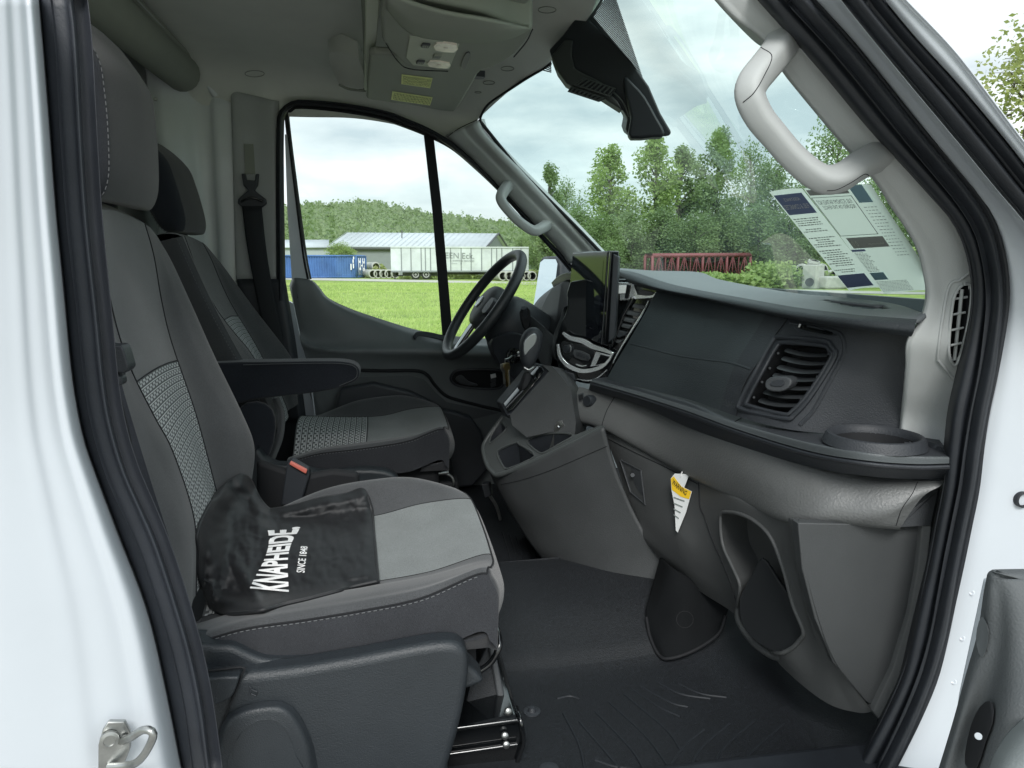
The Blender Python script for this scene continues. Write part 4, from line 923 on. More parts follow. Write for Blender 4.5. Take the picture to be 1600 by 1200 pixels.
mk('visor_clip', *boxv(V((793, 26, .86)), (.03, .035, .02)), M['dark'], v2); mk('visor_pivot', *tubev([V((812, 14, .86)), V((800, 30, .86))], .006, 8), M['visor'], v2)
# parcel shelf edge and dark pocket behind the visor
mk('shelf_lip', *tubev(resample([W(-.035, .3, 2.185), W(-.032, .9, 2.180), W(-.045, 1.45, 2.165), W(-.055, 1.60, 2.145)], 16), .014, 10), M['visor'], van)
slab('shelf_lip', [zp(x, y, 2.125) for x, y in [(572, -20), (596, -20), (589, 60), (577, 140), (569, 142)]], W(0, 0, .03), mat('shelf_lip_grey', (.50, .54, .44), .6), van, bv=.003); tube('console_edge_line', [zp(x, y, 2.0815) for x, y in [(832, 46), (822, 66), (803, 89)]], .0014, M['seam'], oh, n=12); tube('console_edge_line', [zp(x, y, 2.0795) for x, y in [(603, 68), (622, 96), (642, 108), (700, 111.5)]], .0012, M['seam'], oh, n=20)
slab('shelf_pocket', [(513, 78, 1.55), (560, 92, 1.45), (572, 138, 1.58), (545, 138, 1.6), (530, 130, 1.6), (522, 118, 1.6)], W(0, 0, .05), M['head'], van, 2, .006)
tube('pocket_rim', [(530, 132, 1.61), (545, 139, 1.62), (571, 142, 1.6)], .004, M['visor'], van, n=10)
# sensor housing on the windscreen
sh = thing('sensor_housing', 'black sensor housing with two vent grilles hanging from the top of the windscreen', 'sensor housing', tuple(V((940, 100, 1.0))))
so = [(858, 82), (868, 112), (882, 131), (900, 141), (938, 154), (972, 176), (979, 188), (976, 204), (980, 215), (992, 221), (1020, 218), (1044, 214.5), (1047, 209), (1030, 180), (1012, 138), (985, 100), (955, 65), (926, 30), (944, 0), (952, -20), (915, -20), (903, 0), (897, 36), (880, 58)]
def hY(x, y): return .93+(1000-x)*.0011
s0 = [V((x, y, hY(x, y)+.0)) for x, y in so]
cx_ = sum(s0, Vector())/len(s0)
secs = []
ha = slab('housing', [p+W(-.004, -.02, 0) for p in s0], W(.03, .13, .03), M['blackout'], sh, 0, .010, 4)
hbk = mat('housing_black', (.014, .017, .020), .5, grain=.3, gscale=600); ha.data.materials[0] = hbk
slab('lower_cover', [V((x, y, hY(x, y)-.028)) for x, y in [(862, 86), (872, 112), (885, 130), (902, 139), (940, 151), (973, 172), (966, 158), (945, 138), (918, 118), (898, 106), (893, 84), (896, 62), (884, 60)]], W(.01, .05, .0), mat('housing_grey', (.035, .04, .038), .5), sh, 0, .005, 3)
slab('camera_cover', [V((x, y, hY(x, y)-.045)) for x, y in [(986, 184), (982, 205), (987, 216), (1020, 214), (1040, 210), (1026, 182), (1008, 150), (990, 130), (975, 118), (978, 150)]], W(.01, .04, .0), hbk, sh, 2, .008, 3)
def grille(q, n):
    a = [V((x, y, hY(x, y)-.034)) for x, y in q]; slab('grille_recess', a, W(0, .01, 0), M['blackout'], sh, 0, 0)
    for i in range(n):
        f = (i+.5)/n; p = a[0].lerp(a[1], f); r_ = a[3].lerp(a[2], f); mk('grille_slat', *tubev([p+W(0, -.002, 0), r_+W(0, -.002, 0)], .0022, 5), mat_slat, sh)
    mk('grille_rim', *tubev([a[0], a[1], a[2], a[3], a[0]], .0018, 5), mat_slat, sh)
mat_slat = mat('grille_slat_grey', (.05, .058, .055), .45)
grille([(913, 122), (962, 139), (953, 150), (898, 132)], 8); grille([(893, 136), (946, 154), (937, 158), (888, 142)], 8)
a = [V((x, y, hY(x, y)-.026)) for x, y in [(893, 75), (893, 100), (903, 112), (935, 128), (965, 150), (978, 168), (983, 182)]]; mk('edge_line', *tubev(resample(a, 24), .002, 6), mat_slat, sh)
# ------------------------------------------------------------- dashboard
da = thing('dashboard', 'dark grey dashboard spanning the cab, with padded top, airbag panel and glovebox', 'dashboard', (.65, .8, 1.0))
topS = Surf([[W(.80, 1.55, 1.595), (1026, 423, 1.45), (1090, 425, 1.25), (1122, 436, 1.05), (1187, 449, .8), (1250, 459, .62), (1310, 464, .47), (1393, 474, .33), (1446, 490, .20)],
             [W(.72, 1.52, 1.60), (985, 421, 1.45), (1045, 427, 1.2), (1095, 441, 1.0), (1150, 455, .76), (1215, 468, .57), (1285, 477, .42), (1370, 484, .29), (1440, 496, .195)],
             [W(.63, 1.5, 1.597), (950, 421, 1.4), (985, 424.5, 1.13), (1043, 443, .95), (1100, 455, .8), (1167, 467, .63), (1240, 480, .45), (1330, 491, .29), (1433, 499, .19)]], m=90, cross=10)
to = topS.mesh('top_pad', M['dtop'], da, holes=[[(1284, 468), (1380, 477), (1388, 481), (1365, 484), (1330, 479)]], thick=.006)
a = drape([(1284, 468), (1330, 472), (1380, 477), (1388, 481), (1365, 484), (1330, 479)], topS.bvh, 0, 0)
roll = Surf([[W(.63, 1.5, 1.597), (950, 421, 1.4), (985, 424.5, 1.13), (1043, 443, .95), (1100, 455, .8), (1167, 467, .63), (1240, 480, .45), (1330, 491, .29), (1433, 499, .19)],
             [W(.615, 1.5, 1.59), (950, 423, 1.38), (978, 428, 1.115), (1036, 447, .935), (1096, 459.5, .785), (1163, 473, .612), (1236, 487, .435), (1326, 498, .275), (1430, 507, .18)],
             [W(.61, 1.5, 1.58), (950, 430, 1.38), (975, 436, 1.11), (1030, 451.5, .93), (1093, 464.5, .78), (1161, 480, .61), (1234, 494, .433), (1326, 508, .272), (1428, 518, .178)],
             [W(.63, 1.5, 1.572), (952, 440, 1.39), (978, 443, 1.13), (1032, 456, .95), (1096, 468, .80), (1164, 484, .63), (1237, 498.5, .45), (1328, 513, .29), (1424, 526, .19)]], m=90, cross=8)
roll.mesh('top_pad_lip', mat('shaded_lip_vinyl', (.035, .041, .046), .5, grain=.9, gscale=380), da)  # same vinyl darkened, the shading under the lip put into its colour
mk('lip_underside', [], [], M['dark'], da) if False else None
pad = Surf([[(1028, 450, 1.0), (1098, 464, .83), (1167, 480, .65), (1235, 494, .48), (1302, 507, .37), (1362, 516, .31), (1422, 524, .27)],
            [(1010, 485, 1.0), (1078, 500, .82), (1148, 515, .64), (1214, 529, .47), (1286, 544, .37), (1352, 550, .31), (1418, 557, .27)],
            [(984, 530, 1.0), (1050, 545, .82), (1118, 560, .64), (1180, 576, .465), (1262, 590, .37), (1340, 596, .31), (1413, 605, .27)],
            [(965, 562, 1.01), (1034, 577, .83), (1101, 593, .65), (1165, 612, .47), (1248, 630, .37), (1335, 638, .31), (1409, 640, .27)],
            [(946, 595, 1.02), (1015, 609, .84), (1085, 627, .665), (1150, 650, .48), (1233, 671, .37), (1330, 678, .31), (1405, 672, .27)]], m=90, cross=10)
mpad = mat('airbag_cover_vinyl', (.038, .047, .052), .5, grain=.8, gscale=420, mott=.07, mscale=9)
mend = mat('dash_end_vinyl', (.030, .034, .040), .55, grain=.8, gscale=420, mott=.08, mscale=9)
vhole = [(1226, 536), (1284, 540), (1296, 548), (1298, 560), (1262, 616), (1238, 642), (1224, 647), (1172, 634), (1168, 626), (1192, 580), (1214, 542)]
def crease(u, v, p):
    q = pix(p); return 0
pad.mesh('airbag_panel', mpad, da, v0=0, v1=.58, disp=lambda u, v, p: -.004*max(0, math.sin((u-1.2)*1.2))*(u > 1.2) if False else 0)
pend = pad.mesh('dash_end_panel', mend, da, v0=.58, v1=1, holes=[vhole])
pb = BVHTree.FromPolygons([tuple(v.co) for v in pend.data.vertices], [tuple(p.vertices) for p in pend.data.polygons])
PBV = [BV['airbag_panel'], pb]
# seam between airbag cover and end panel, crease across the airbag cover
mk('panel_seam', *tubev(drape([(1233, 496), (1210, 527), (1188, 562), (1163, 603), (1151, 650)], PBV, .0008, 8), .0010, 5), M['seam'], da)
mk('panel_crease', *tubev([p-W(-.0013,-.001,0) for p in drape([(984, 537), (1020, 546), (1060, 556), (1100, 562), (1140, 567), (1172, 577)], PBV, .0002, 8)], .0026, 6), mpad, da)
q = drape([(1122, 621), (1147, 628), (1150, 639), (1124, 632)], PBV, .0006, 0)
if len(q) == 4: text_quad('airbag_lettering', 'AIRBAG', [q[3], q[2], q[1], q[0]], mat('embossed_grey', (.075, .085, .09), .5), da, .0008)
# raised surround of the vent
mk('surround_ridge', *tubev(drape([(1235, 505), (1290, 515), (1314, 523), (1320, 545), (1316, 560), (1296, 597), (1272, 640), (1250, 664)], PBV, -.001, 8), .004, 8), mend, da)
av = thing('air_vent', 'black rectangular air vent with horizontal slats and tab at the dashboard passenger end', 'air vent', tuple(V((1235, 590, .37))))
vo = [(1222, 528), (1286, 533), (1301, 543), (1304, 560), (1268, 618), (1242, 648), (1226, 654), (1162, 640), (1158, 628), (1184, 578), (1209, 534)]
fr = [p for p in drape(vo, [BV['airbag_panel'], pad.bvh, pb], .002, 0)]
def padp(x, y, off=0):      # point on the smooth panel even where the opening is
    d = ray(x, y).normalized(); h = PADB.ray_cast(CAM, d); 
    if h[0] is None: return V((x, y, .36))
    n = h[1] if h[1].dot(d) < 0 else -h[1]; return h[0]+n*off
_g = pad.mesh('tmp_panel', mend, None); PADB = BVHTree.FromPolygons([tuple(v.co) for v in _g.data.vertices], [tuple(p.vertices) for p in _g.data.polygons]); bpy.data.objects.remove(_g)
fr = smooth_loop([padp(x, y, .002) for x, y in vo], 5)
mk('vent_frame', *tubev(fr+[fr[0]], .0045, 8, cap=False), M['dark'], av); _h = smooth_loop([padp(x, y, .0005) for x, y in vhole], 4); mk('vent_frame', *tubev(_h+[_h[0]], .0036, 8, cap=False), M['dark'], av)
fi_ = smooth_loop([padp(x, y, -.001) for x, y in vhole], 4)
well('vent_duct', fi_, W(.05, .03, -.01), M['blackout'], av, 0, .95)
sl = [((1222, 543), (1293, 553)), ((1217, 556), (1291, 566)), ((1210, 570), (1284, 579)), ((1203, 583), (1276, 592)), ((1197, 597), (1268, 606)), ((1188, 611), (1260, 619)), ((1180, 624), (1250, 632))]
slm = mat('slat_plastic', (.030, .034, .037), .42)
for i, (a, b) in enumerate(sl):
    p, q = padp(*a, -.006), padp(*b, -.006); w_ = W(-.020, -.015, -.010); w2 = W(.020, .014, .004); m1 = p.lerp(q, .5)+W(0, 0, -.002)
    secs = []
    for k in range(9):
        f = k/8; c = p.lerp(q, f)+W(0, 0, -.005*math.sin(f*math.pi)); secs.append([c+w_*(.35), c+W(0, 0, .0022), c+w2, c+W(0, 0, -.0022)])
    loft('vent_slat', secs, slm, av, sub=1)
c = padp(1223, 601, .004); tabp = [padp(x, y, .012) for x, y in [(1201, 600), (1208, 592), (1232, 591), (1241, 597), (1236, 607), (1222, 613), (1204, 610)]]
slab('vent_tab', tabp, W(.022, .014, 0), M['mid'], av, 2, .003); slab('tab_recess', [padp(x, y, .0135) for x, y in [(1210, 603), (1213, 597), (1228, 596), (1231, 599), (1226, 605)]], W(.002, .002, 0), M['dark'], av, 2, .0008)
for i in range(4):
    p = padp(1212-i*13+ (0), 548+i*24, -.008); lathe('slat_pin', p, CAM-p, [(0, .003), (.003, .002), (.003, .0005)], slm, av, 8)
sw = [padp(x, y, .003) for x, y in [(1247, 513), (1250, 508), (1275, 510), (1297, 518), (1303, 522), (1296, 524), (1262, 518)]]
slab('slide_switch', sw, W(.01, .01, 0), M['gloss'], av, 2, .002); slab('switch_recess', [padp(x, y, .0008) for x, y in [(1240, 507), (1255, 503), (1300, 513), (1312, 520), (1306, 527), (1260, 522), (1243, 516)]], W(.004, .004, 0), M['dark'], av, 2, .002)
slab('switch_mark', [padp(x, y, .0065) for x, y in [(1252, 509), (1255, 509.5), (1253, 514.5), (1250.5, 514)]], W(.001, .001, 0), M['white'], av, 0, 0)
# shelf: ledge, its grooved edge, and tip
shl = [[(948, 594, 1.04), (1015, 610, .86), (1085, 629, .68), (1150, 654, .50), (1235, 673, .38), (1330, 677, .32), (1405, 671, .28), (1466, 690, .22)],
       [(925, 592, 1.02), (1000, 612, .83), (1075, 635, .645), (1155, 662, .46), (1262, 691, .275), (1350, 706, .18), (1428, 712, .16), (1487, 713, .15)],
       [(922, 596, 1.015), (998, 618, .825), (1073, 642, .64), (1153, 671, .455), (1262, 704, .27), (1350, 719, .175), (1428, 725, .155), (1488, 724, .145)]]
shl[0] = [(x, y-5, Y+.03) for x, y, Y in shl[0]]
ledge = Surf(shl[:2], m=120, cross=30); _g = ledge.mesh('tmp', mend, None); lfull = ledge.bvh; bpy.data.objects.remove(_g); ledge.mesh('shelf', mend, da, holes=[[(1367+60*math.cos(k*.4), 683+15*math.sin(k*.4)) for k in range(16)]]); ledge.bvh = lfull
lm = mat('shelf_edge_grey', (.075, .085, .09), .42, grain=.5, gscale=500)
Surf([shl[1], [(x+0, y+2.5, Y-.004) for x, y, Y in shl[1]], shl[2]], m=80, cross=6).mesh('shelf_edge', lm, da)
e2 = [(x, y+3.5, Y-.001) for x, y, Y in shl[2]]; e3 = [(x-1, y+15-(i < 2)*6, Y+.012) for i, (x, y, Y) in enumerate(shl[2])]; e4 = [(x-2, y+24-(i < 2)*10, Y+.03) for i, (x, y, Y) in enumerate(shl[2])]
Surf([[(x, y, Y+.006) for x, y, Y in shl[2]], e2, [(x, y+9-(i < 2)*4, Y+.000) for i, (x, y, Y) in enumerate(shl[2])], e3, e4], m=80, cross=5).mesh('shelf_underside', M['dark'], da)
tube('shelf_groove', [(x, y+8-(i < 2)*3, Y-.001) for i, (x, y, Y) in enumerate(shl[2])], .0010, M['blackout'], da, n=70)
a = drape([(1163, 651), (1147, 660), (1138, 667), (1136, 672)], [ledge.bvh], .0006, 6)
if len(a) > 2: mk('shelf_seam', *tubev(a, .0009, 5), M['seam'], da)
slab('shelf_tip', [(1466, 692, .185), (1487, 714, .16), (1488, 726, .156), (1488, 738, .16), (1484, 747, .17), (1440, 750, .2), (1440, 715, .2)], W(0, .02, 0), M['dark'], da, 0, .003)
# cup holder
cc = V((1367, 677, .232)); 
ch = thing('cup_holder', 'round black cup holder set into the dashboard shelf by the near pillar', 'cup holder', tuple(cc))
lathe_bowl = True; rr = (V((1440, 681, cc.y))-V((1295, 681, cc.y))).length/2*.93
lathe('ring', cc, W(0, 0, 1), [(-.0165, rr*1.02), (-.012, rr*.995), (-.006, rr*.97), (-.001, rr*.93), (0, rr*.88), (-.003, rr*.83), (-.010, rr*.79), (-.045, rr*.70), (-.046, .001)], mend, ch, 64, cap=False)
lathe('bowl', cc, W(0, 0, 1), [(-.012, rr*.785), (-.040, rr*.69), (-.041, .001)], M['blackout'], ch, 48, cap=False)
# lower soft roll
bul = Surf([[(905, 604, 1.07), (960, 620, .965), (1040, 644, .78), (1137, 676, .53), (1267, 722, .31), (1367, 742, .235), (1430, 750, .195), (1479, 752, .17)],
            [(900, 620, 1.05), (953, 634, .945), (1040, 664, .76), (1137, 697, .51), (1263, 740, .288), (1355, 758, .215), (1418, 764, .18), (1468, 760, .165)],
            [(897, 640, 1.03), (946, 655, .925), (1036, 692, .745), (1137, 735, .495), (1248, 783, .272), (1335, 796, .205), (1395, 798, .175), (1440, 778, .17)],
            [(896, 655, 1.03), (942, 670, .925), (1030, 716, .75), (1137, 770, .50), (1232, 813, .285), (1315, 817, .222), (1380, 822, .19), (1408, 823, .185)],
            [(896, 660, 1.06), (943, 674, .96), (1030, 722, .78), (1137, 776, .53), (1234, 818, .32), (1316, 822, .25), (1380, 826, .22), (1409, 827, .21)]], m=90, cross=10)
bo = bul.mesh('soft_roll', M['soft'], da); bb = bul.bvh
mk('roll_seam', *tubev(drape([(960, 621), (949, 640), (943, 656), (940, 668)], bb, .0005, 8), .0010, 5), M['seam'], da)
mk('roll_seam', *tubev(drape([(1434, 753), (1425, 772), (1409, 795), (1400, 821)], bb, .0003, 6), .0006, 5), M['seam'], da)
slab('end_bracket', [(1479, 752, .20), (1467, 765, .20), (1440, 785, .20), (1420, 802, .20), (1404, 824, .20), (1454, 821, .20), (1466, 765, .2)], W(0, .03, 0), M['mid'], da, 0, .002)
# usb socket and dial left of the roll seam
a = [CAM+(p-CAM)*1.0 for p in drape([(903, 617), (912, 614), (914, 626), (905, 629)], bb, .002, 0)]
if len(a) == 4: slab('socket', a, W(.004, .004, 0), M['mid'], da, 0, .001); slab('socket_hole', drape([(905, 619), (911, 617), (912, 625), (906, 627)], bb, .0035, 0), W(.001, .001, 0), M['blackout'], da, 0, 0)
c = drape([(922, 628)], bb, .004, 0)
if c: lathe('dial', c[0], W(-.8, -.5, .1), [(-.01, .016), (.004, .016), (.010, .013), (.010, .001)], M['dark'], da, 24)
# lower panels
lowc = [[(943, 674, .945), (968, 740, .90), (985, 800, .855), (1005, 840, .80), (1034, 878, .76)],
            [(1030, 722, .765), (1040, 790, .72), (1052, 840, .68), (1070, 885, .65), (1094, 924, .62)],
            [(1090, 751, .64), (1098, 815, .60), (1110, 870, .56), (1130, 920, .52), (1156, 966, .48)],
            [(1160, 786, .44), (1172, 850, .41), (1180, 910, .39), (1195, 985, .36), (1222, 1042, .345)],
            [(1222, 812, .315), (1236, 880, .295), (1250, 950, .28), (1268, 1030, .27), (1288, 1096, .265)],
            [(1236, 817, .262), (1246, 880, .25), (1262, 955, .243), (1292, 1030, .235), (1338, 1113, .228)],
            [(1249, 818, .222), (1257, 880, .218), (1277, 960, .216), (1306, 1035, .215), (1364, 1112, .212)]]
for l_ in lowc: l_.insert(0, (l_[0][0]-1, l_[0][1]-9, l_[0][2]+.035))
low = Surf(lowc, m=110, mode='idx', cross=16)
pocket = [(1127, 806), (1140, 800), (1165, 806), (1190, 822), (1208, 845), (1225, 890), (1240, 945), (1256, 985), (1250, 1000), (1235, 1014), (1212, 1020), (1180, 1000), (1158, 972), (1153, 945), (1157, 915), (1145, 885), (1130, 850)]
latch = [(970, 718), (1003, 735), (1009, 788), (986, 768)]
lo = low.mesh('lower_panel', M['low'], da, holes=[pocket])
LB = [low.bvh]; _g = low.mesh('tmp', M['low'], None); LBF = bvh_of(_g); bpy.data.objects.remove(_g)
def lowp(x, y, off=0):
    d = ray(x, y).normalized(); h = LBF[0].ray_cast(CAM, d)
    if h[0] is None: return V((x, y, .5))
    n = h[1] if h[1].dot(d) < 0 else -h[1]; return h[0]+n*off
pr = smooth_loop([lowp(x, y, .001) for x, y in pocket], 5)
mk('pocket_rim', *tubev(pr+[pr[0]], .0038, 10, cap=False), M['low'], da)
# inside of the bottle pocket: curved back wall
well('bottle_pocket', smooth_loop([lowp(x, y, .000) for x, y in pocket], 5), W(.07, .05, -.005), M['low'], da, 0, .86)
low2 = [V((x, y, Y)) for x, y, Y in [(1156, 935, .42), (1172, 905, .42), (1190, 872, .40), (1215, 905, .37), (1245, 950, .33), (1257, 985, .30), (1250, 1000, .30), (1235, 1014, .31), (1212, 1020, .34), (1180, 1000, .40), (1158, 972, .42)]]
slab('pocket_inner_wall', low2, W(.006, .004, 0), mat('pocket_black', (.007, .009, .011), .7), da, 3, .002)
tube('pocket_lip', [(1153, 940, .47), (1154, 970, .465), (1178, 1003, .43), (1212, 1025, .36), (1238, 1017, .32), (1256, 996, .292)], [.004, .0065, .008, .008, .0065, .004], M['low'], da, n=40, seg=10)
gb_ = thing('glovebox', 'dark grey glovebox lid with recessed latch, left of the bottle pocket', 'glovebox', tuple(V((1040, 820, .7))))
go = [(947, 690), (958, 730), (972, 780), (990, 820), (1018, 858), (1040, 888), (1095, 930), (1146, 962), (1146, 925), (1133, 890), (1117, 850), (1102, 805), (1094, 757), (1060, 738), (1000, 708)]
vs = []; 
ga = [lowp(x, y, .003) for x, y in go]
mk('lid_gap', *tubev([lowp(p.x, p.y, .0005) for p in resample([Vector((x, y, 0)) for x, y in [(1092, 752), (1094, 790), (1101, 808), (1116, 850), (1133, 888), (1148, 930), (1153, 962)]], 40)], .0013, 6), M['blackout'], gb_)
mk('lid_gap', *tubev([lowp(p.x, p.y, .0005) for p in resample([Vector((x, y, 0)) for x, y in [(947, 684), (990, 706), (1040, 730), (1090, 756)]], 40)], .0010, 6), M['blackout'], gb_)
well('latch_recess', [lowp(x, y, .002) for x, y in latch], W(.012, .008, 0), M['dark'], gb_, 0, .8)
mk('latch_rim', *tubev([lowp(x, y, .002) for x, y in latch+latch[:1]], .0016, 6), M['mid'], gb_)
slab('latch_handle', [lowp(x, y, .001) for x, y in [(985, 728), (1001, 737), (1006, 775), (1000, 771), (990, 752)]], W(.006, .004, 0), M['mid'], gb_, 0, .0015)
lathe('latch_bolt', lowp(990, 742, .003), CAM-lowp(990, 742), [(0, .006), (.004, .005), (.004, .001)], M['gloss'], gb_, 14)
# end cover facing the door
slab('end_cover', [(1247, 817, .2175), (1253, 887, .2175), (1273, 966, .2175), (1302, 1036, .2175), (1352, 1096, .2175), (1367, 1105, .2165), (1400, 1035, .214), (1421, 958, .214), (1433, 887, .214), (1441, 821, .214)], W(0, .02, 0), mat('end_cover_grey', (.050, .054, .056), .55, grain=.5, gscale=700, mott=.08), da, 0, .002)
slab('kick_trim', [(1441, 821, .206), (1456, 821, .20), (1450, 875, .20), (1436, 935, .20), (1422, 994, .20), (1406, 1060, .20), (1374, 1125, .20), (1364, 1112, .206), (1396, 1045, .206), (1421, 960, .206), (1434, 887, .206)], W(0, .02, 0), M['low'], da, 0, .002)
# black footwell duct under the glovebox
fd = thing('footwell_duct', 'black tapered plastic duct cover standing between console and glovebox above the floor', 'duct cover', tuple(V((1060, 1000, .62))))
dct = Surf([[(1032, 868, .76), (1018, 920, .70), (1009, 955, .655), (1015, 994, .605), (1030, 1024, .56)],
            [(1048, 885, .68), (1036, 930, .65), (1028, 965, .62), (1034, 1000, .575), (1047, 1028, .54)],
            [(1082, 905, .64), (1070, 940, .61), (1062, 968, .585), (1070, 995, .56), (1085, 1015, .54)],
            [(1112, 925, .62), (1108, 945, .60), (1104, 965, .585), (1108, 980, .57), (1122, 991, .56)],
            [(1142, 940, .57), (1139, 950, .57), (1136, 958, .57), (1134, 965, .57), (1131, 977, .57)]], m=40, mode='idx', cross=10)
dct.mesh('cover', mat('duct_black', (.004, .005, .006), .85, spec=.2, grain=.4, gscale=500), fd, thick=.003)
tube('rim', [(1010, 965, .64), (1016, 996, .60), (1030, 1024, .557), (1047, 1029, .537), (1085, 1016, .538), (1122, 991, .555), (1134, 962, .565)], .0035, M['blackout'], fd, n=40)
a = drape([(1070+13*math.cos(t_), 968+13*math.sin(t_)) for t_ in [k*math.pi/10 for k in range(21)]], dct.bvh, .0005, 0)
if len(a) > 10: mk('clip_ring', *tubev(a, .0008, 5), M['blackout'], fd)
# warning tag
wt_ = thing('warning_tag', 'white tapered warning tag with yellow top hanging from the glovebox edge', 'tag', tuple(V((1065, 785, .64))))
tg_ = [(1048, 748), (1054, 740), (1077, 741), (1069, 762), (1081, 768), (1072, 800), (1059, 832), (1056, 829), (1054, 790), (1049, 765)]
def tagp(x, y, o=0): return lowp(x, y, .018+o) if y > 748 else lowp(x, 750, .018+o)+(V((x, y, .68))-V((x, 750, .68)))
P0 = lowp(1064, 790, .02); tn = (CAM-P0).normalized()
def tp(x, y, o=0): d = ray(x, y); t = (P0-CAM).dot(W(-.75, -.65, .1).normalized())/d.dot(W(-.75, -.65, .1).normalized()); return CAM+d*t+W(-.75, -.65, .1).normalized()*o
slab('card', [tp(x, y) for x, y in tg_], W(.0006, .0006, 0), mat('tag_white', (.75, .77, .77), .5), wt_, 0, 0)
mk('yellow_band', [tp(x, y, .001) for x, y in [(1048.5, 748), (1053, 744), (1065, 760), (1080.5, 768), (1077, 780), (1064, 776), (1050, 765)]], [tuple(range(7))], M['yellow'], wt_, None)
text_quad('lettering', 'WARNING', [tp(1050, 756, .002), tp(1072, 774, .002), tp(1075, 768, .002), tp(1053, 748, .002)], M['black'], wt_, .0003, .01)
for i, s in enumerate(['Do not place', 'child seat', 'see manual', 'before use']):
    mk('print_line', [tp(1053+a_, 776+i*9+b_, .0015) for a_, b_ in ((0, 0), (17-i*3, 6), (17-i*3, 8), (0, 2))], [(0, 1, 2, 3)], M['greyprint'], wt_, None)
tube('tie', [tp(1063, 745), tp(1066, 737)], .0015, M['white'], wt_)

# ------------------------------------------------------------- centre stack
cs = thing('centre_stack', 'glossy black centre stack with climate controls below the touchscreen', 'control panel', tuple(V((920, 540, 1.08))))
def csp(x, y, o=0):
    f = (x-870)/160; return V((x, y, 1.195-.155*f-o))
glm = mat('silver_trim_and_glint', (.80, .83, .85), .22, metal=.75)  # silver trim, also painted where gloss black reflects the sky
def strip(name, pts, w, m_, o, d=.004, par=None):
    P_ = resample([Vector((x, y, 0)) for x, y in pts], 24); up_s, dn = [], []
    for i, p in enumerate(P_):
        t_ = (P_[min(23, i+1)]-P_[max(0, i-1)]).normalized(); n_ = Vector((-t_.y, t_.x, 0)); k = w*(.35+.65*math.sin(math.pi*(i+.6)/24.2)**.6)/2; up_s.append(p+n_*k); dn.append(p-n_*k)
    ol = up_s+dn[::-1]; return slab(name, [csp(q.x, q.y, o) for q in ol], W(d, d, 0), m_, par or cs, 0, .0008, 2)
st = [(955, 436), (1000, 438), (1034, 451), (1012, 484), (984, 524), (962, 562), (950, 592), (930, 600), (905, 598), (884, 588), (871, 572), (866, 552), (867, 530), (876, 505), (886, 480), (890, 440)]
slab('body', [csp(x, y) for x, y in st], W(.05, .05, 0), M['gloss'], cs, 2, .006, 4)
strip('trim_strip', [(871, 538), (874, 556), (884, 569), (898, 577), (914, 580), (936, 575), (948, 566), (956, 553)], 6.5, glm, .020)
strip('trim_strip', [(879, 520), (890, 528), (910, 533), (925, 541), (943, 547), (958, 553)], 8, glm, .024)
slab('sky_glint_facet', [csp(x, y, .019) for x, y in [(931, 549), (956, 556), (947, 570), (922, 573)]], W(.004, .004, 0), glm, cs, 0, .001); slab('dark_facet', [csp(x, y, .0215) for x, y in [(938, 554), (953, 557.5), (945, 567), (930, 571)]], W(.002, .002, 0), M['gloss'], cs, 0, .001)  # silver in place of the sky reflected by this gloss facet
slab('control_panel', [csp(x, y, .012) for x, y in [(880, 532), (930, 548), (920, 574), (905, 574), (888, 566), (878, 550)]], W(.01, .02, 0), M['gloss'], cs, 2, .002)
k_ = csp(886, 545, .024); lathe('climate_knob', k_, W(-.75, -.6, .12), [(-.02, .011), (.004, .0105), (.007, .009), (.007, .001)], M['dark'], cs, 28); lathe('knob_ring', k_, W(-.75, -.6, .12), [(-.004, .0125), (.001, .0125)], glm, cs, 28, cap=False)
slab('button_bank', [csp(x, y, .016) for x, y in [(897, 546), (920, 554), (918, 564), (898, 558)]], W(.006, .006, 0), M['mid'], cs, 2, .001)
for i in range(4): slab('climate_button', [csp(x+i*5, y+i*1.7, .020) for x, y in [(900, 549), (903.5, 550.3), (903.5, 557), (900, 556)]], W(.004, .004, 0), M['dark'], cs, 0, .0008)
strip('trim_strip', [(899, 569), (908, 572), (916, 571)], 2, glm, .016)
slab('pod', [csp(x, y, .016) for x, y in [(880, 578), (897, 584), (899, 595), (890, 597), (879, 592)]], W(.02, .03, 0), M['dark'], cs, 1, .003)
strip('lower_edge_glint', [(900, 592), (918, 595), (934, 590), (948, 578)], 2.2, glm, .003)  # silver strip painted for the reflection along the gloss edge
# upper plate, side strip and the centre vent column
slab('upper_plate', [csp(x, y, .010) for x, y in [(966, 441), (1000, 442), (1033, 452), (1020, 466), (992, 468), (968, 470)]], W(.006, .006, 0), glm, cs, 0, .002)  # silver colour stands in for sky reflected in the glossy plate
slab('plate_inlay', [csp(x, y, .0125) for x, y in [(990, 446), (1012, 448), (1029, 453), (1018, 461), (996, 461)]], W(.004, .004, 0), M['gloss'], cs, 1, .001)
slab('upper_switch', [csp(x, y, .018) for x, y in [(998, 456), (1004, 453), (1018, 456), (1021, 459), (1014, 462), (1001, 461)]], W(.008, .008, 0), M['mid'], cs, 2, .001)
slab('white_glint', [csp(x, y, .0125) for x, y in [(966, 446), (979, 446), (982, 458), (966, 459)]], W(.003, .003, 0), M['white'], cs, 1, .001)  # white patch painted as a sky reflection on the plate
slab('dark_wedge', [csp(x, y, .0135) for x, y in [(979, 444), (986, 446), (982, 466), (976, 466)]], W(.003, .003, 0), M['gloss'], cs, 0, .001)
well('vent_duct', [csp(x, y, .002) for x, y in [(1000, 466), (1012, 471), (1007, 482), (982, 520), (962, 552), (953, 548), (968, 515)]], W(.03, .02, 0), M['blackout'], cs, 0, .9)
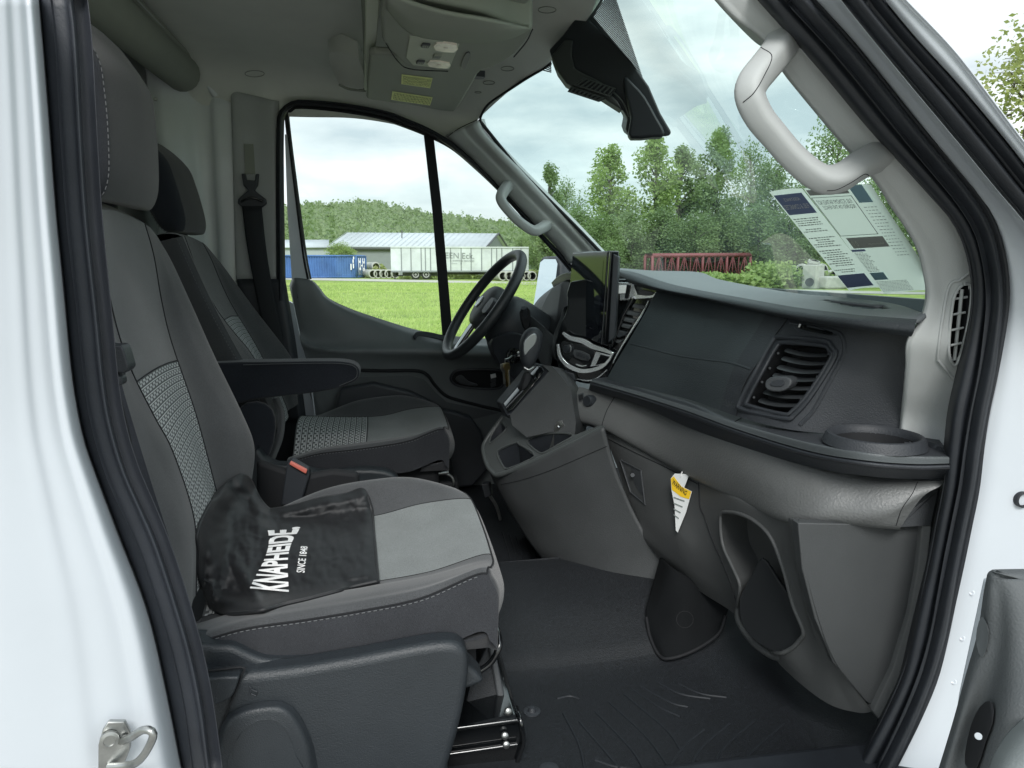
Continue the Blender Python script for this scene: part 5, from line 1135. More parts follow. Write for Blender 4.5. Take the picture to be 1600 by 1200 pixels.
for i, (x, y) in enumerate([(1000, 480), (991, 491), (984, 501), (978, 510), (970, 521), (963, 533)]):
    slab('vent_slat', [csp(a_, b_, .012) for a_, b_ in [(x-10, y-5), (x+9, y-1), (x+5, y+4), (x-13, y+0)]], W(.02, .02, .004), M['mid'], cs, 0, .0012)
slab('vent_thumb', [csp(x, y, .02) for x, y in [(959, 520), (966, 516), (975, 518), (976, 524), (967, 528), (960, 526)]], W(.01, .01, 0), M['dark'], cs, 1, .002)
slab('side_bracket', [csp(x, y, .022) for x, y in [(986, 463), (990, 467), (975, 493), (958, 540), (950, 548), (951, 530), (966, 497)]], W(.01, .01, 0), M['gloss'], cs, 0, .002)
strip('trim_strip', [(1013, 470), (1006, 484), (984, 520), (966, 550), (957, 568)], 2.6, glm, .010)

# touchscreen
ts = thing('touchscreen', 'tall portrait touchscreen standing on the centre of the dashboard', 'touchscreen', tuple(V((925, 520, 1.05))))
tl, tr_, br, bl = V((895, 394, 1.25)), V((954, 392, 1.0)), V((944, 539, 1.035)), V((884, 517, 1.30))
nn = (tr_-tl).cross(bl-tl).normalized(); nn = nn if nn.dot(CAM-tl) < 0 else -nn
slab('casing', [tl, tr_, br, bl], W(.026, .0, .0)+W(0, .010, 0), M['gloss'], ts, 0, .003, 3)
slab('rear_casing', [V((958, 396, 1.0)), V((967, 401, .995)), V((961, 528, 1.02)), V((950, 536, 1.03))], W(.02, .05, 0), M['dark'], ts, 0, .003, 3)
qd = lambda u, v, o: tl.lerp(tr_, u).lerp(bl.lerp(br, u), v)-nn*o
mk('display_glass', [qd(.015, .015, .0012), qd(.93, .015, .0012), qd(.93, .985, .0012), qd(.015, .985, .0012)], [(0, 1, 2, 3)], M['screen'], ts, None)
mk('display_area', [qd(.04, .09, .0016), qd(.86, .10, .0016), qd(.86, .80, .0016), qd(.04, .72, .0016)], [(0, 1, 2, 3)], mat('display_grey', (.022, .027, .034), .05), ts, None)
for i in range(4): mk('touch_key', [qd(.22+i*.14+a_, .82+i*.012+b_, .0018) for a_, b_ in ((0, 0), (.06, .005), (.06, .014), (0, .009))], [(0, 1, 2, 3)], M['mid'], ts, None)
mk('bezel_edge', *tubev([qd(.95, .0, .001), qd(.95, 1, .001)], .0010, 6), M['mid'], ts)

# steering wheel, column and stalk
sw_ = thing('steering_wheel', 'black three spoke steering wheel in front of the driver seat', 'steering wheel', tuple(V((755, 477, 1.53))))
c = V((755, 476, 1.53)); up_ = W(.585, 0, .80).normalized(); yw = R(-7); sd_ = W(math.sin(yw), math.cos(yw), 0); sd_ = (sd_-up_*sd_.dot(up_)).normalized(); ax_ = up_.cross(sd_).normalized()
if ax_.x > 0: ax_ = -ax_
Rw = .192
def wp(a, r, d=0): return c+up_*(math.cos(a)*r)+sd_*(math.sin(a)*r)+ax_*d
rimp = [wp(2*math.pi*k/72, Rw) for k in range(73)]; vs, fs = [], []
for k in range(72):
    a = 2*math.pi*k/72
    for j in range(14):
        b = 2*math.pi*j/14; vs.append(wp(a, Rw+math.cos(b)*.0165, math.sin(b)*.0165))
for k in range(72):
    for j in range(14): fs.append((k*14+j, k*14+(j+1) % 14, ((k+1) % 72)*14+(j+1) % 14, ((k+1) % 72)*14+j))
whm = mat('wheel_rubber', (.022, .026, .029), .42, grain=.5, gscale=500, mott=.08)
mk('rim', vs, fs, whm, sw_)
hub = [[wp(a, r*(1.0 if abs(math.sin(a)) > .3 else .95), d) for a in [2*math.pi*k/16 for k in range(16)]] for r, d in ((.078, -.06), (.085, -.03), (.082, -.005), (.065, .010), (.03, .016))]
loft('hub_pad', hub, M['mid'], sw_, 1)
for a0 in (R(90), R(270)): 
    secs = []
    for r in (.06, .10, .14, .18): w_ = .045-(r-.06)*.20; secs.append([c+up_*(.01+w_/2)+sd_*(math.sin(a0)*r)+ax_*(-.02), c+up_*(.01-w_/2)+sd_*(math.sin(a0)*r)+ax_*(-.02), c+up_*(.01-w_/2)+sd_*(math.sin(a0)*r)+ax_*(.0-r*.03), c+up_*(.01+w_/2)+sd_*(math.sin(a0)*r)+ax_*(.0-r*.03)])
    loft('spoke', secs, M['mid'], sw_, 1)
secs = []
for r in (.05, .10, .15, .185): w_ = .065-(r-.05)*.1; secs.append([c-up_*r+sd_*(w_/2)+ax_*(-.02), c-up_*r-sd_*(w_/2)+ax_*(-.02), c-up_*r-sd_*(w_/2)+ax_*(.002-r*.03), c-up_*r+sd_*(w_/2)+ax_*(.002-r*.03)])
loft('spoke', secs, M['gloss'], sw_, 1)
slab('switch_block', [c-up_*.0+sd_*(-.10)+ax_*.012+up_*x+sd_*y for x, y in ((-.02, -.03), (.025, -.03), (.03, .02), (-.02, .025))], ax_*-.02, M['dark'], sw_, 2, .003)
bd = lathe('badge', c+ax_*.0165, ax_, [(0, .021), (.003, .019), (.003, .001)], glm, sw_, 28)
cw = thing('steering_column', 'black steering column shroud behind the steering wheel', 'steering column', tuple(c+W(.1, 0, -.03)))
secs = [[c+ax_*d+up_*(math.cos(a)*ry+oz)+sd_*(math.sin(a)*rx) for a in [2*math.pi*k/14 for k in range(14)]] for d, rx, ry, oz in ((-.045, .075, .07, 0), (-.07, .095, .09, -.0), (-.13, .10, .10, .0), (-.20, .10, .10, .0), (-.30, .10, .11, .0))]
loft('shroud', secs, M['dark'], cw, 1)
slab('shroud_lower', [(770, 530, 1.46), (800, 520, 1.42), (826, 530, 1.38), (838, 560, 1.36), (835, 610, 1.36), (812, 600, 1.4), (785, 575, 1.45), (772, 552, 1.47)], .14, M['dark'], cw, 3, .02, 4)
lathe('ignition_barrel', V((803, 556, 1.38)), W(-.5, -.8, .1), [(-.03, .024), (.006, .024), (.010, .018), (.008, .010), (.012, .001)], M['gloss'], cw, 26)
tube('stalk', [(822, 522, 1.40), (824, 505, 1.37), (820, 490, 1.35), (818, 481, 1.34)], [.008, .010, .012, .009], M['dark'], cw, n=16, seg=12)
slab('stalk_paddle', [(813, 489, 1.34), (821, 479, 1.34), (828, 484, 1.34), (829, 495, 1.34), (826, 515, 1.35), (818, 512, 1.35)], .02, M['blackout'], cw, 2, .004)
# instrument hood and cowl round it
ih = thing('instrument_hood', 'black instrument binnacle hood between the steering wheel and the touchscreen', 'instrument cluster', tuple(V((860, 460, 1.4))))
hA = [(897, 424, 1.27), (884, 426, 1.38), (873, 431, 1.52), (864, 440, 1.68)]
Surf([[V(p)+W(.14, .0, .0) for p in hA], [V(p)+W(.06, 0, .008) for p in hA], hA, [(897, 431, 1.265), (884, 432, 1.375), (873, 437, 1.515), (863, 445, 1.675)], [(898, 437, 1.28), (885, 438, 1.39), (875, 443, 1.53), (865, 449, 1.69)]], m=30, cross=8, mode='idx').mesh('hood', M['mid'], ih, thick=.006)
slab('binnacle', [(893, 436, 1.38), (880, 440, 1.44), (864, 449, 1.66), (854, 465, 1.64), (843, 487, 1.62), (842, 500, 1.58), (856, 520, 1.45), (870, 527, 1.40), (884, 505, 1.38), (893, 480, 1.38)], W(.05, .03, 0), mat('binnacle_black', (.011, .013, .016), .5), ih, 2, .006, 4)
slab('binnacle_side', [(882, 478, 1.34), (874, 500, 1.32), (865, 522, 1.28), (862, 545, 1.26), (866, 562, 1.24), (874, 560, 1.24), (878, 530, 1.28), (883, 510, 1.34)], W(.05, .12, 0), M['mid'], ih, 2, .008, 4)
slab('cowl', [(828, 496, 1.46), (838, 500, 1.44), (856, 516, 1.40), (868, 530, 1.34), (864, 548, 1.30), (860, 575, 1.28), (845, 568, 1.36), (835, 540, 1.4)], .2, M['mid'], ih, 3, .012, 4)
# filler dash in front of the driver: dark mass under the hood down to the knee area
Surf([[W(.58, 1.25, 1.58), W(.6, 1.5, 1.56), W(.6, 1.82, 1.55)], [W(.50, 1.25, 1.45), W(.52, 1.5, 1.45), W(.5, 1.82, 1.45)], [W(.50, 1.22, 1.25), W(.50, 1.5, 1.25), W(.50, 1.82, 1.25)], [W(.55, 1.2, 1.05), W(.55, 1.5, 1.05), W(.55, 1.82, 1.05)]], m=16, cross=6).mesh('driver_dash_face', M['dark'], da, thick=.01)
# keys
kt = thing('ignition_keys', 'bunch of brass and silver keys hanging from the ignition', 'keys', tuple(V((803, 556, 1.36))))
tube('key_ring', ring(V((789, 566, 1.35)), .011, W(1, -.2, 0), 14), .0011, M['steel'], kt, closed=True, seg=6)
tube('key_head', [(800, 556, 1.36), (795, 560, 1.355), (789, 562, 1.35)], .0035, M['steel'], kt, n=10)
for i, (x0, y0, x1, y1, m_) in enumerate([(789, 567, 792, 604, 'brass'), (786, 568, 788, 600, 'steel'), (791, 568, 796, 606, 'brass')]):
    a, b = V((x0, y0, 1.345-i*.006)), V((x1, y1, 1.345-i*.006)); u = (b-a).normalized(); s1 = u.cross(W(.3, -1, 0)).normalized()
    o_ = [a+s1*.009, a+u*.012+s1*.011, a+u*.022+s1*.007, a+u*.026+s1*.0035, b+s1*.0035, b-s1*.0035, a+u*.05-s1*.005, a+u*.045-s1*.0035, a+u*.026-s1*.0035, a+u*.022-s1*.007, a+u*.012-s1*.011, a-s1*.009]
    slab('key', o_, W(.0006, -.002, 0), M[m_], kt, 0, .0004)
tube('lanyard', [(795, 578, 1.33), (796, 595, 1.33), (795, 606, 1.33)], .0020, M['steel'], kt, n=8)

# ------------------------------------------------------------- centre console
co = thing('centre_console', 'dark grey lower centre console with cup tray between the seats and dashboard', 'centre console', tuple(V((850, 900, .95))))
cb = Surf([[(757, 712, 1.40), (775, 760, 1.38), (803, 805, 1.34), (832, 848, 1.30), (868, 893, 1.2), (898, 926, 1.12)],
           [(761, 728, 1.17), (781, 772, 1.15), (810, 822, 1.12), (838, 862, 1.07), (875, 907, 1.0), (905, 938, .94)],
           [(772, 740, 1.09), (795, 782, 1.07), (822, 826, 1.05), (850, 867, 1.0), (888, 908, .95), (918, 942, .90)],
           [(810, 733, 1.01), (835, 778, .99), (862, 820, .96), (890, 863, .92), (920, 905, .88), (946, 949, .85)],
           [(875, 702, .92), (897, 755, .90), (920, 805, .88), (945, 855, .85), (965, 905, .82), (978, 958, .79)],
           [(943, 668, .85), (960, 728, .84), (985, 790, .82), (1010, 838, .795), (1034, 878, .77), (1006, 967, .75)]], m=60, mode='idx', cross=12)
cbm = mat('console_grey', (.052, .056, .058), .5, grain=.6, gscale=500, mott=.08, mscale=9)
cbo = cb.mesh('lower_body', cbm, co, thick=.006)
mk('lid_seam', *tubev(drape([(949, 697), (905, 716), (860, 735), (815, 750), (783, 757)], cb.bvh, .0006, 8), .0009, 5), M['seam'], co)
tp_ = [(786, 650, 1.24), (768, 675, 1.22), (756, 693, 1.2), (756, 708, 1.18), (762, 728, 1.14), (775, 739, 1.09), (800, 735, 1.03), (845, 715, .96), (900, 690, .90), (941, 667, .855), (920, 655, .90), (900, 660, .96), (897, 678, .98), (850, 672, 1.04), (822, 680, 1.08), (800, 664, 1.18)]
tc_ = V((826, 698, 1.05))
cav1 = [(782, 660), (791, 668), (786, 676), (770, 690), (765, 692), (768, 680)]
cav2 = [(777, 705), (806, 692), (812, 695), (836, 713), (795, 732), (786, 728)]
cav3 = [(823, 690), (838, 681), (868, 677), (896, 680), (872, 695), (853, 706), (842, 707)]
def trayp(x, y, o=0):
    zt_ = 1.245+.0; n = TN; d = ray(x, y); t = (T0-CAM).dot(n)/d.dot(n); return CAM+d*t+n*o
T0 = V((771, 738, 1.09)); TA, TB = V((935, 669, .87)), V((786, 650, 1.24)); TN = (TA-T0).cross(TB-T0).normalized(); TN = TN if TN.z > 0 else -TN
otl = [(787, 650), (770, 672), (757, 692), (755, 705), (761, 725), (770, 737), (783, 739), (845, 714), (900, 690), (942, 668), (938, 664), (900, 679), (862, 674), (823, 681), (803, 664), (800, 655)]
# top face as a fine grid with the cavities left open
def flatgrid(name, outline, holes, pf, m_, par, step=2.0):
    xs = [p[0] for p in outline]; ys = [p[1] for p in outline]; x0, x1, y0, y1 = min(xs), max(xs), min(ys), max(ys); nx = int((x1-x0)/step)+1; ny = int((y1-y0)/step)+1
    vs = [pf(x0+i*step, y0+j*step) for i in range(nx+1) for j in range(ny+1)]; fs = []
    for i in range(nx):
        for j in range(ny):
            cx, cy = x0+(i+.5)*step, y0+(j+.5)*step
            if inpoly(cx, cy, outline) and not any(inpoly(cx, cy, h) for h in holes): k = i*(ny+1)+j; fs.append((k, k+1, k+ny+2, k+ny+1))
    o = mk(name, vs, fs, m_, par, None); bm = bmesh.new(); bm.from_mesh(o.data); loose = [v for v in bm.verts if not v.link_faces]; bmesh.ops.delete(bm, geom=loose, context='VERTS'); bm.to_mesh(o.data); bm.free(); return o
trm_ = mat('tray_grey', (.072, .080, .080), .42, grain=.5, gscale=600)
flatgrid('tray_top', otl, [cav1, cav2, cav3], trayp, trm_, co, 1.5)
for cv, dz in ((cav1, -.05), (cav2, -.07), (cav3, -.06)):
    a = [trayp(x, y) for x, y in cv]; a2 = smooth_loop(a, 3); mk('tray_rim', *tubev(a2+[a2[0]], .0028, 8, cap=False), trm_, co); well('tray_well', a2, W(.01, 0, dz), M['dark'], co, 0, .9)
rm_ = [trayp(x, y, -.001) for x, y in [(787, 650), (770, 672), (757, 692), (755, 705), (761, 726), (770, 738), (783, 741), (845, 716), (900, 691), (943, 668)]]
mk('tray_lip', *tubev(resample(rm_, 60), .0065, 10), trm_, co)
# upper wedge rising to the gear gate
mk('riser', *(lambda P_: (P_+[p+W(.05, .08, -.02) for p in P_], [tuple(range(len(P_)))]+[(i, (i+1) % len(P_), len(P_)+(i+1) % len(P_), len(P_)+i) for i in range(len(P_))]))([V(p) for p in [(800, 664, 1.08), (797, 648, 1.09), (858, 580, 1.09), (846, 570, 1.12), (862, 572, 1.10), (880, 592, 1.06), (892, 610, 1.02), (900, 660, .96), (898, 680, .96), (862, 675, 1.0), (823, 683, 1.05)]]), cbm, co, 30); recalc(co.children[-1]); bevel(co.children[-1], .004)
gg = thing('gear_selector', 'gear lever with silver faced knob and black gate on the console', 'gear lever', tuple(V((825, 600, 1.15))))
slab('gate_frame', [(783, 632, 1.14), (792, 650, 1.10), (804, 648, 1.10), (859, 581, 1.10), (853, 571, 1.12), (838, 567, 1.15)], W(0, .10, -.01), M['dark'], gg, 0, .004)
slab('gate_inlay', [(787, 632, 1.13), (793, 644, 1.095), (801, 640, 1.093), (851, 580, 1.093), (845, 573, 1.115), (838, 571, 1.14)], W(0, .02, 0), M['gloss'], gg, 0, .002)
loft('boot', [[V((x, y, 1.13)) + W(dx, dy, 0) for dx, dy in ((-.018*s, 0), (-.012*s, -.02*s), (.012*s, -.02*s), (.018*s, 0), (.012*s, .02*s), (-.012*s, .02*s))] for x, y, s in ((818, 612, 1.3), (821, 600, 1.1), (823, 590, .8), (824, 580, .6))], M['blackout'], gg, 1)
kn = [(812, 560), (811, 545), (812, 532), (818, 518), (827, 511), (838, 510), (847, 517), (849, 528), (847, 541), (841, 556), (834, 572), (826, 578), (817, 574)]
kc = V((830, 540, 1.13)); secs = []
for dy, s in ((-.024, .45), (-.021, .80), (-.012, .97), (0, 1.0), (.014, .95), (.022, .7)):
    secs.append([kc+(V((x, y, 1.13))-kc)*s+W(0, dy, 0) for x, y in kn])
loft('knob', secs, M['dark'], gg, 1)
slab('silver_face', [(819, 557, 1.1065), (818, 537, 1.105), (823, 528, 1.105), (830, 522, 1.105), (837, 521, 1.105), (840, 527, 1.105), (837, 538, 1.105), (828, 548, 1.105)], W(0, .012, 0), mat('silver_knob_face', (.30, .32, .33), .32, metal=.8), gg, 2, .003)
tube('collar', [(819, 574, 1.12), (826, 578, 1.115), (833, 574, 1.12)], .004, M['steel'], gg, n=8)
# folding tool lying in the tray
mt = thing('metal_opener', 'small grey metal key opener leaning in the console cup tray', 'metal tool', tuple(V((870, 680, 1.0))))
slab('plate', [(868, 662, .99), (871, 658, .985), (878, 658, .98), (881, 664, .98), (879, 690, .985), (868, 700, 1.0), (858, 702, 1.0), (862, 690, 1.0)], W(.002, .003, 0), M['steel'], mt, 0, .0006)
lathe('hole', V((874, 665, .98)), W(-.5, -1, 0), [(0, .004), (.002, .004), (.001, .002), (.001, .0005)], M['chrome'], mt, 14)
# ------------------------------------------------------------- seats
off = lambda L_, dx, dz, dY=0: [V(p)+W(dx, dY, dz) for p in L_]
B = dict(
 n0=[(124, 335, .245), (140, 470, .245), (165, 600, .245), (208, 740, .245), (243, 850, .245), (262, 915, .245), (268, 955, .245)],
 n1=[(130, 331, .262), (158, 470, .262), (190, 600, .262), (232, 740, .262), (264, 840, .262), (281, 900, .262), (287, 955, .265)],
 n2=[(140, 327, .31), (167, 470, .30), (198, 600, .295), (246, 720, .30), (281, 800, .305), (297, 870, .31), (298, 950, .315)],
 n3=[(152, 327, .37), (172, 470, .365), (200, 567, .36), (240, 650, .36), (267, 700, .36), (296, 783, .36), (306, 840, .365), (306, 925, .37)],
 c4=[(186, 331, .50), (209, 440, .50), (240, 552, .50), (281, 655, .50), (313, 745, .50), (331, 800, .50), (341, 870, .5)],
 f5=[(226, 350, .635), (240, 400, .64), (252, 470, .64), (268, 536, .64), (305, 645, .64), (332, 745, .64), (345, 800, .64), (352, 850, .64)],
 f6=[(237, 358, .68), (266, 430, .695), (287, 490, .70), (323, 580, .705), (353, 640, .71), (372, 690, .71), (378, 740, .71), (374, 800, .70)],
 f7=[(247, 372, .715), (269, 410, .735), (302, 482, .745), (335, 556, .75), (378, 645, .755), (396, 690, .755), (397, 725, .755), (386, 790, .75)],
 f8=[(240, 372, .725), (262, 410, .75), (292, 482, .76), (322, 556, .765), (362, 640, .77), (378, 690, .77), (376, 725, .77), (362, 790, .77)])
C = dict(
 n0=[(300, 1100, .235), (400, 1085, .235), (513, 1060, .235), (647, 1030, .235), (715, 1015, .235), (752, 1000, .237)],
 n1=[(300, 1007, .245), (375, 984, .245), (513, 963, .245), (640, 939, .245), (707, 917, .245), (750, 896, .25)],
 n2=[(312, 985, .275), (390, 962, .275), (513, 941, .275), (640, 920, .275), (705, 902, .28), (756, 886, .285)],
 n3=[(330, 968, .32), (410, 945, .32), (520, 926, .325), (640, 906, .325), (705, 892, .33), (760, 878, .335)],
 n4=[(352, 955, .37), (430, 935, .37), (525, 917, .37), (598, 907, .37), (700, 887, .37), (758, 866, .375)],
 c5=[(415, 855, .50), (470, 858, .50), (540, 855, .50), (610, 848, .50), (690, 840, .50), (745, 822, .505)],
 f6=[(440, 812, .63), (500, 812, .63), (585, 806, .63), (632, 793, .63), (682, 783, .63), (728, 779, .63)],
 f7=[(445, 790, .69), (485, 774, .69), (535, 760, .69), (610, 750, .69), (665, 750, .69), (712, 764, .68)],
 f8=[(442, 798, .735), (478, 781, .74), (528, 765, .74), (605, 753, .74), (662, 752, .735), (700, 762, .72)],
 f9=[(445, 815, .755), (478, 800, .76), (528, 785, .76), (605, 775, .76), (662, 775, .755), (700, 785, .74)])
def front_roll(L_, k=1.0, under=True):
    p = V(L_[-1]); o = [V(q) for q in L_]
    return o+[p+W(.018, 0, -.016*k), p+W(.029, 0, -.045*k), p+W(.024, 0, -.078*k), p+W(.004, 0, -.100*k), p+W(-.05, 0, -.108*k)]
for _k in list(B): B[_k] = B[_k][::-1]
def xst(l):
    w_ = [V(p) for p in l]; d = [cev(w_, i/12) for i in range(12*(len(w_)-1)+1)]; x1 = d[-1].x; x0 = -.31
    if d[0].x > x0: s_ = (d[8]-d[0])/(d[8].x-d[0].x); d.insert(0, d[0]+s_*(x0-d[0].x))
    o = []
    for t in (0, .2, .4, .6, .8, 1):
        x = x0+(x1-x0)*t
        for a, b in zip(d, d[1:]):
            if a.x-1e-7 <= x <= b.x+1e-7 and b.x > a.x: o.append(a.lerp(b, (x-a.x)/(b.x-a.x))); break
        else: o.append(min(d, key=lambda p: abs(p.x-x)))
    return o
for _k in C: C[_k] = xst(C[_k])
def build_seat(lbl, grp, drv=False):
    tb = Matrix.Identity(4)
    if drv:
        XF.append(Matrix.Translation((.008, 1.05, -.016))); 
    seat = thing('driver_seat' if drv else 'passenger_seat', lbl, 'seat', (-.1, .5, .8), grp)
    base_xf = XF[-1].copy()
    if drv:
        piv = Vector((-.30, .5, 1.12)); XF.append(base_xf @ Matrix.Translation(piv) @ Matrix.Rotation(R(-13.5), 4, 'Y') @ Matrix.Translation(-piv) @ Matrix.Translation((-.016, 0, .06)))
    inv = XF[-1]
    # backrest cloth in panels
    bs = Surf([B[k] for k in ('n1', 'n2', 'n3', 'c4', 'f5', 'f6', 'f7', 'f8')], m=70, mode='tz', cross=10, t0=1.10)
    o1 = bs.mesh('backrest_bolster', M['fabm'], seat, u0=0, u1=2); 
    vtop = .44
    o2 = bs.mesh('backrest_panel', M['fab'], seat, u0=2, u1=4, v0=.58)
    o2b = bs.mesh('backrest_insert', M['ins'], seat, u0=2, u1=4, v0=0, v1=.58)
    o3 = bs.mesh('backrest_bolster', M['fabm'], seat, u0=4, u1=7)
    def spath(name, pts, r=.0013, o_=.0004, par=None, m_='seam'):
        q = [bs.ev(u, v)+bs.nrm(u, v)*o_ for u, v in pts]; return mk(name, *tubev(q, r, 5), M[m_], par or seat)
    vv = [i/40 for i in range(41)]
    for u in (2, 4): spath('backrest_seam', [(u, v) for v in vv])
    spath('insert_seam', [(2+2*i/20, .58) for i in range(21)])
    # shell behind the cloth: near side, top and back
    nz = bs.g[0]; ft = bs.g[-1]; n_ = 20
    near = [bs.ev(0, i/(n_-1)) for i in range(n_)]; far = [bs.ev(7, i/(n_-1)) for i in range(n_)]
    S_ = Surf([near, [p+W(-.018, -.014, 0) for p in near], [p+W(-.07, -.010, 0) for p in near], [p+W(-.125, .004, 0) for p in near], [p+W(-.14, .06, 0) for p in near]], m=30, cross=6, mode='idx')
    if drv: S_.mesh('backrest_bolster', M['fabm'], seat, u1=1.9); S_.mesh('backrest_side', M['fabd'], seat, u0=1.9)
    else: S_.mesh('backrest_side', M['fabd'], seat)
    if True:
        st_ = [p+W(-.012, -.0125, 0) for p in near]; stitches('side_stitching', resample(st_, 60), M['stitch'], seat, .010, .006, .0007)
    Surf([far, [p+W(-.05, .0, 0) for p in far], [p+W(-.12, -.02, 0) for p in far], [p+W(-.14, -.06, 0) for p in far]], m=30, cross=5, mode='idx').mesh('backrest_side', M['fabd'], seat)
    topl = [bs.ev(7*i/30, 1) for i in range(31)]
    Surf([topl, [p+W(-.02, 0, .012) for p in topl], [p+W(-.06, 0, .018) for p in topl], [p+W(-.12, 0, .0) for p in topl], [p+W(-.14, 0, -.05) for p in topl]], m=30, cross=5, mode='idx').mesh('backrest_top', M['fabs'], seat)
    bk = [bs.ev(i, 1)+W(-.14, .0, -.02) for i in range(8)]; bl_ = [bs.ev(i, 0)+W(-.14, 0, 0) for i in range(8)]
    mk('back_shell', bk+bl_, [(i, i+1, 9+i, 8+i) for i in range(7)], M['side'], seat)
    # headrest
    hr = []
    fp = [(.0, 1.0), (.10, .97), (.5, .8), (1, .45), (1.04, .1), (.98, -.3), (.82, -.75), (.5, -.98), (.1, -1.0), (-.5, -.92), (-.85, -.6), (-.95, 0), (-.8, .6), (-.45, .93)]
    hx, hz = -.443, 1.842
    for y, s, e_ in ((.357, .62, .9), (.364, .90, .97), (.385, 1, 1), (.43, 1.02, 1), (.50, 1.03, 1.0), (.57, 1.02, 1), (.615, 1, 1), (.636, .90, .97), (.643, .6, .9)):
        pts = []
        for a, b in fp: pts.append(W(hx+a*.046*s+(.5-abs(y-.5))*0+.012*b*1.0*-1*.6+(.014*(1-((y-.5)/.14)**2) if a > 0 else 0), y, hz+b*.133*(.55+.45*s if s < 1 else 1)))
        hr.append(pts)
    ho = loft('headrest', hr[2:7], M['fabh'], seat, 0, cap=False, per=3)
    hs1 = loft('headrest_side', hr[:3], M['fabd'], ho, 0, cap=True, per=3)
    hs2 = loft('headrest_side', hr[6:], M['fabd'], ho, 0, cap=True, per=3)
    ring_ = smooth_loop([p+W(0, -.0012, 0) for p in hr[2]], 4); ring_.append(ring_[0]); stitches('headrest_stitching', [p+(p-W(hx, p.y, hz)).normalized()*.0006+W(0, -.004, 0) for p in ring_], M['stitch'], ho, .009, .0055, .0007)
    for y in (.44, .56):
        mk('headrest_post', *tubev([W(-.46, y, 1.68), W(-.455, y, 1.74)], .0055, 10), M['steel'], seat); lathe('post_guide', W(-.462, y, 1.715), W(0, 0, 1), [(-.01, .016), (.003, .016), (.006, .012), (.006, .007)], M['side'], seat, 16)
    if drv: XF.pop()
    # cushion
    keys = ('n0', 'n1', 'n2', 'n3', 'n4', 'c5', 'f6', 'f7', 'f8', 'f9')
    lines = []
    for k in keys:
        kk = {'n0': .42, 'n1': 1, 'f9': .8}.get(k, 1.0); l = front_roll(C[k], kk)
        lines.append(l)
    lines[0] = [W(p.x-.004, p.y-(.008 if i < 8 else .0), max(p.z-.09, 1.035)) if i < 8 else W(p.x-.01, p.y+.01, min(p.z-.01, 1.03)) for i, p in enumerate(lines[1])]
    cs_ = Surf(lines, m=64, mode='idx', cross=8)
    vs_ = 5/10.0
    cs_.mesh('cushion_side', M['fabs'], seat, u0=0, u1=1); cs_.mesh('cushion_bolster', M['fabm'], seat, u0=1, u1=4, v1=.53); cs_.mesh('cushion_panel', M['fabl'], seat, u0=4, u1=6, v0=.24, v1=.53); cs_.mesh('cushion_insert', M['ins'], seat, u0=4, u1=6, v1=.24)
    cs_.mesh('cushion_bolster', M['fabm'], seat, u0=6, u1=9, v1=.53); cs_.mesh('cushion_front', M['fabs'], seat, u0=1, u1=9, v0=.53)
    def cpath(name, pts, r=.0013, o_=.0005, m_='seam'):
        q = [cs_.ev(u, v)+cs_.nrm(u, v)*o_ for u, v in pts]; return mk(name, *tubev(q, r, 5), M[m_], seat), q
    cpath('cushion_seam', [(1, .0+.53*i/40) for i in range(41)], .0016); cpath('cushion_seam', [(1+8*i/50, .53) for i in range(51)], .0016)
    cpath('panel_seam', [(4, .53*i/40) for i in range(41)], .0006); cpath('panel_seam', [(6, .53*i/40) for i in range(41)], .0009)
    cpath('insert_seam', [(4+2*i/12, .24) for i in range(13)], .0008)
    _, q = cpath('cushion_seam', [(.93, .5*i/40) for i in range(41)], .0002); stitches('cushion_stitching', q, M['stitch'], seat, .0085, .005, .0007)
    mk('cushion_back', [cs_.ev(i, 0) for i in range(1, 9)]+[cs_.ev(i, 0)+W(-.02, 0, -.12) for i in range(1, 9)], [(i, i+1, 9+i, 8+i) for i in range(7)], M['fabd'], seat)
    box('seat_frame', (-.06, .5, 1.0), (.36, .44, .10), M['blackout'], seat, None, .02)
    if drv: XF.pop()
    return seat, bs, cs_
ps_, pbs, pcs = build_seat('grey cloth passenger seat with the black bag on it, nearest the open door', 'front seats')
ds_, dbs, dcs = build_seat('grey cloth driver seat with black folding armrest, on the far side of the cab', 'front seats', True)
# near seat base cover
cov = [(285, 1066), (340, 1058), (383, 1054), (450, 1047), (513, 1037), (580, 1025), (647, 1012), (690, 1006), (715, 1008), (729, 1020), (733, 1045), (728, 1090), (716, 1146), (700, 1200), (660, 1330), (200, 1330), (230, 1180)]
slab('base_cover', [(x, y, .195) for x, y in cov], .045, M['side'], ps_, 3, .013, 5)
slab('shell_rim', [(x, y, .222) for x, y in [(280, 1016), (340, 1011), (366, 1013), (395, 1026), (425, 1033), (500, 1030), (600, 1018), (680, 1004), (715, 1002), (727, 1012), (733, 1040), (725, 1080), (285, 1120)]], .05, M['side'], ps_, 3, .008, 4)
slab('recline_lever', [(x, y, .178) for x, y in [(296, 1068), (330, 1060), (370, 1058), (372, 1064), (364, 1086), (352, 1096), (325, 1106), (305, 1114)]], .03, M['side'], ps_, 2, .006, 4)
tube('lever_gap', [(300, 1050, .193), (345, 1046, .193), (381, 1043, .192), (376, 1060, .192), (352, 1120, .192), (330, 1182, .193)], .0018, M['blackout'], ps_, n=40, seg=6)
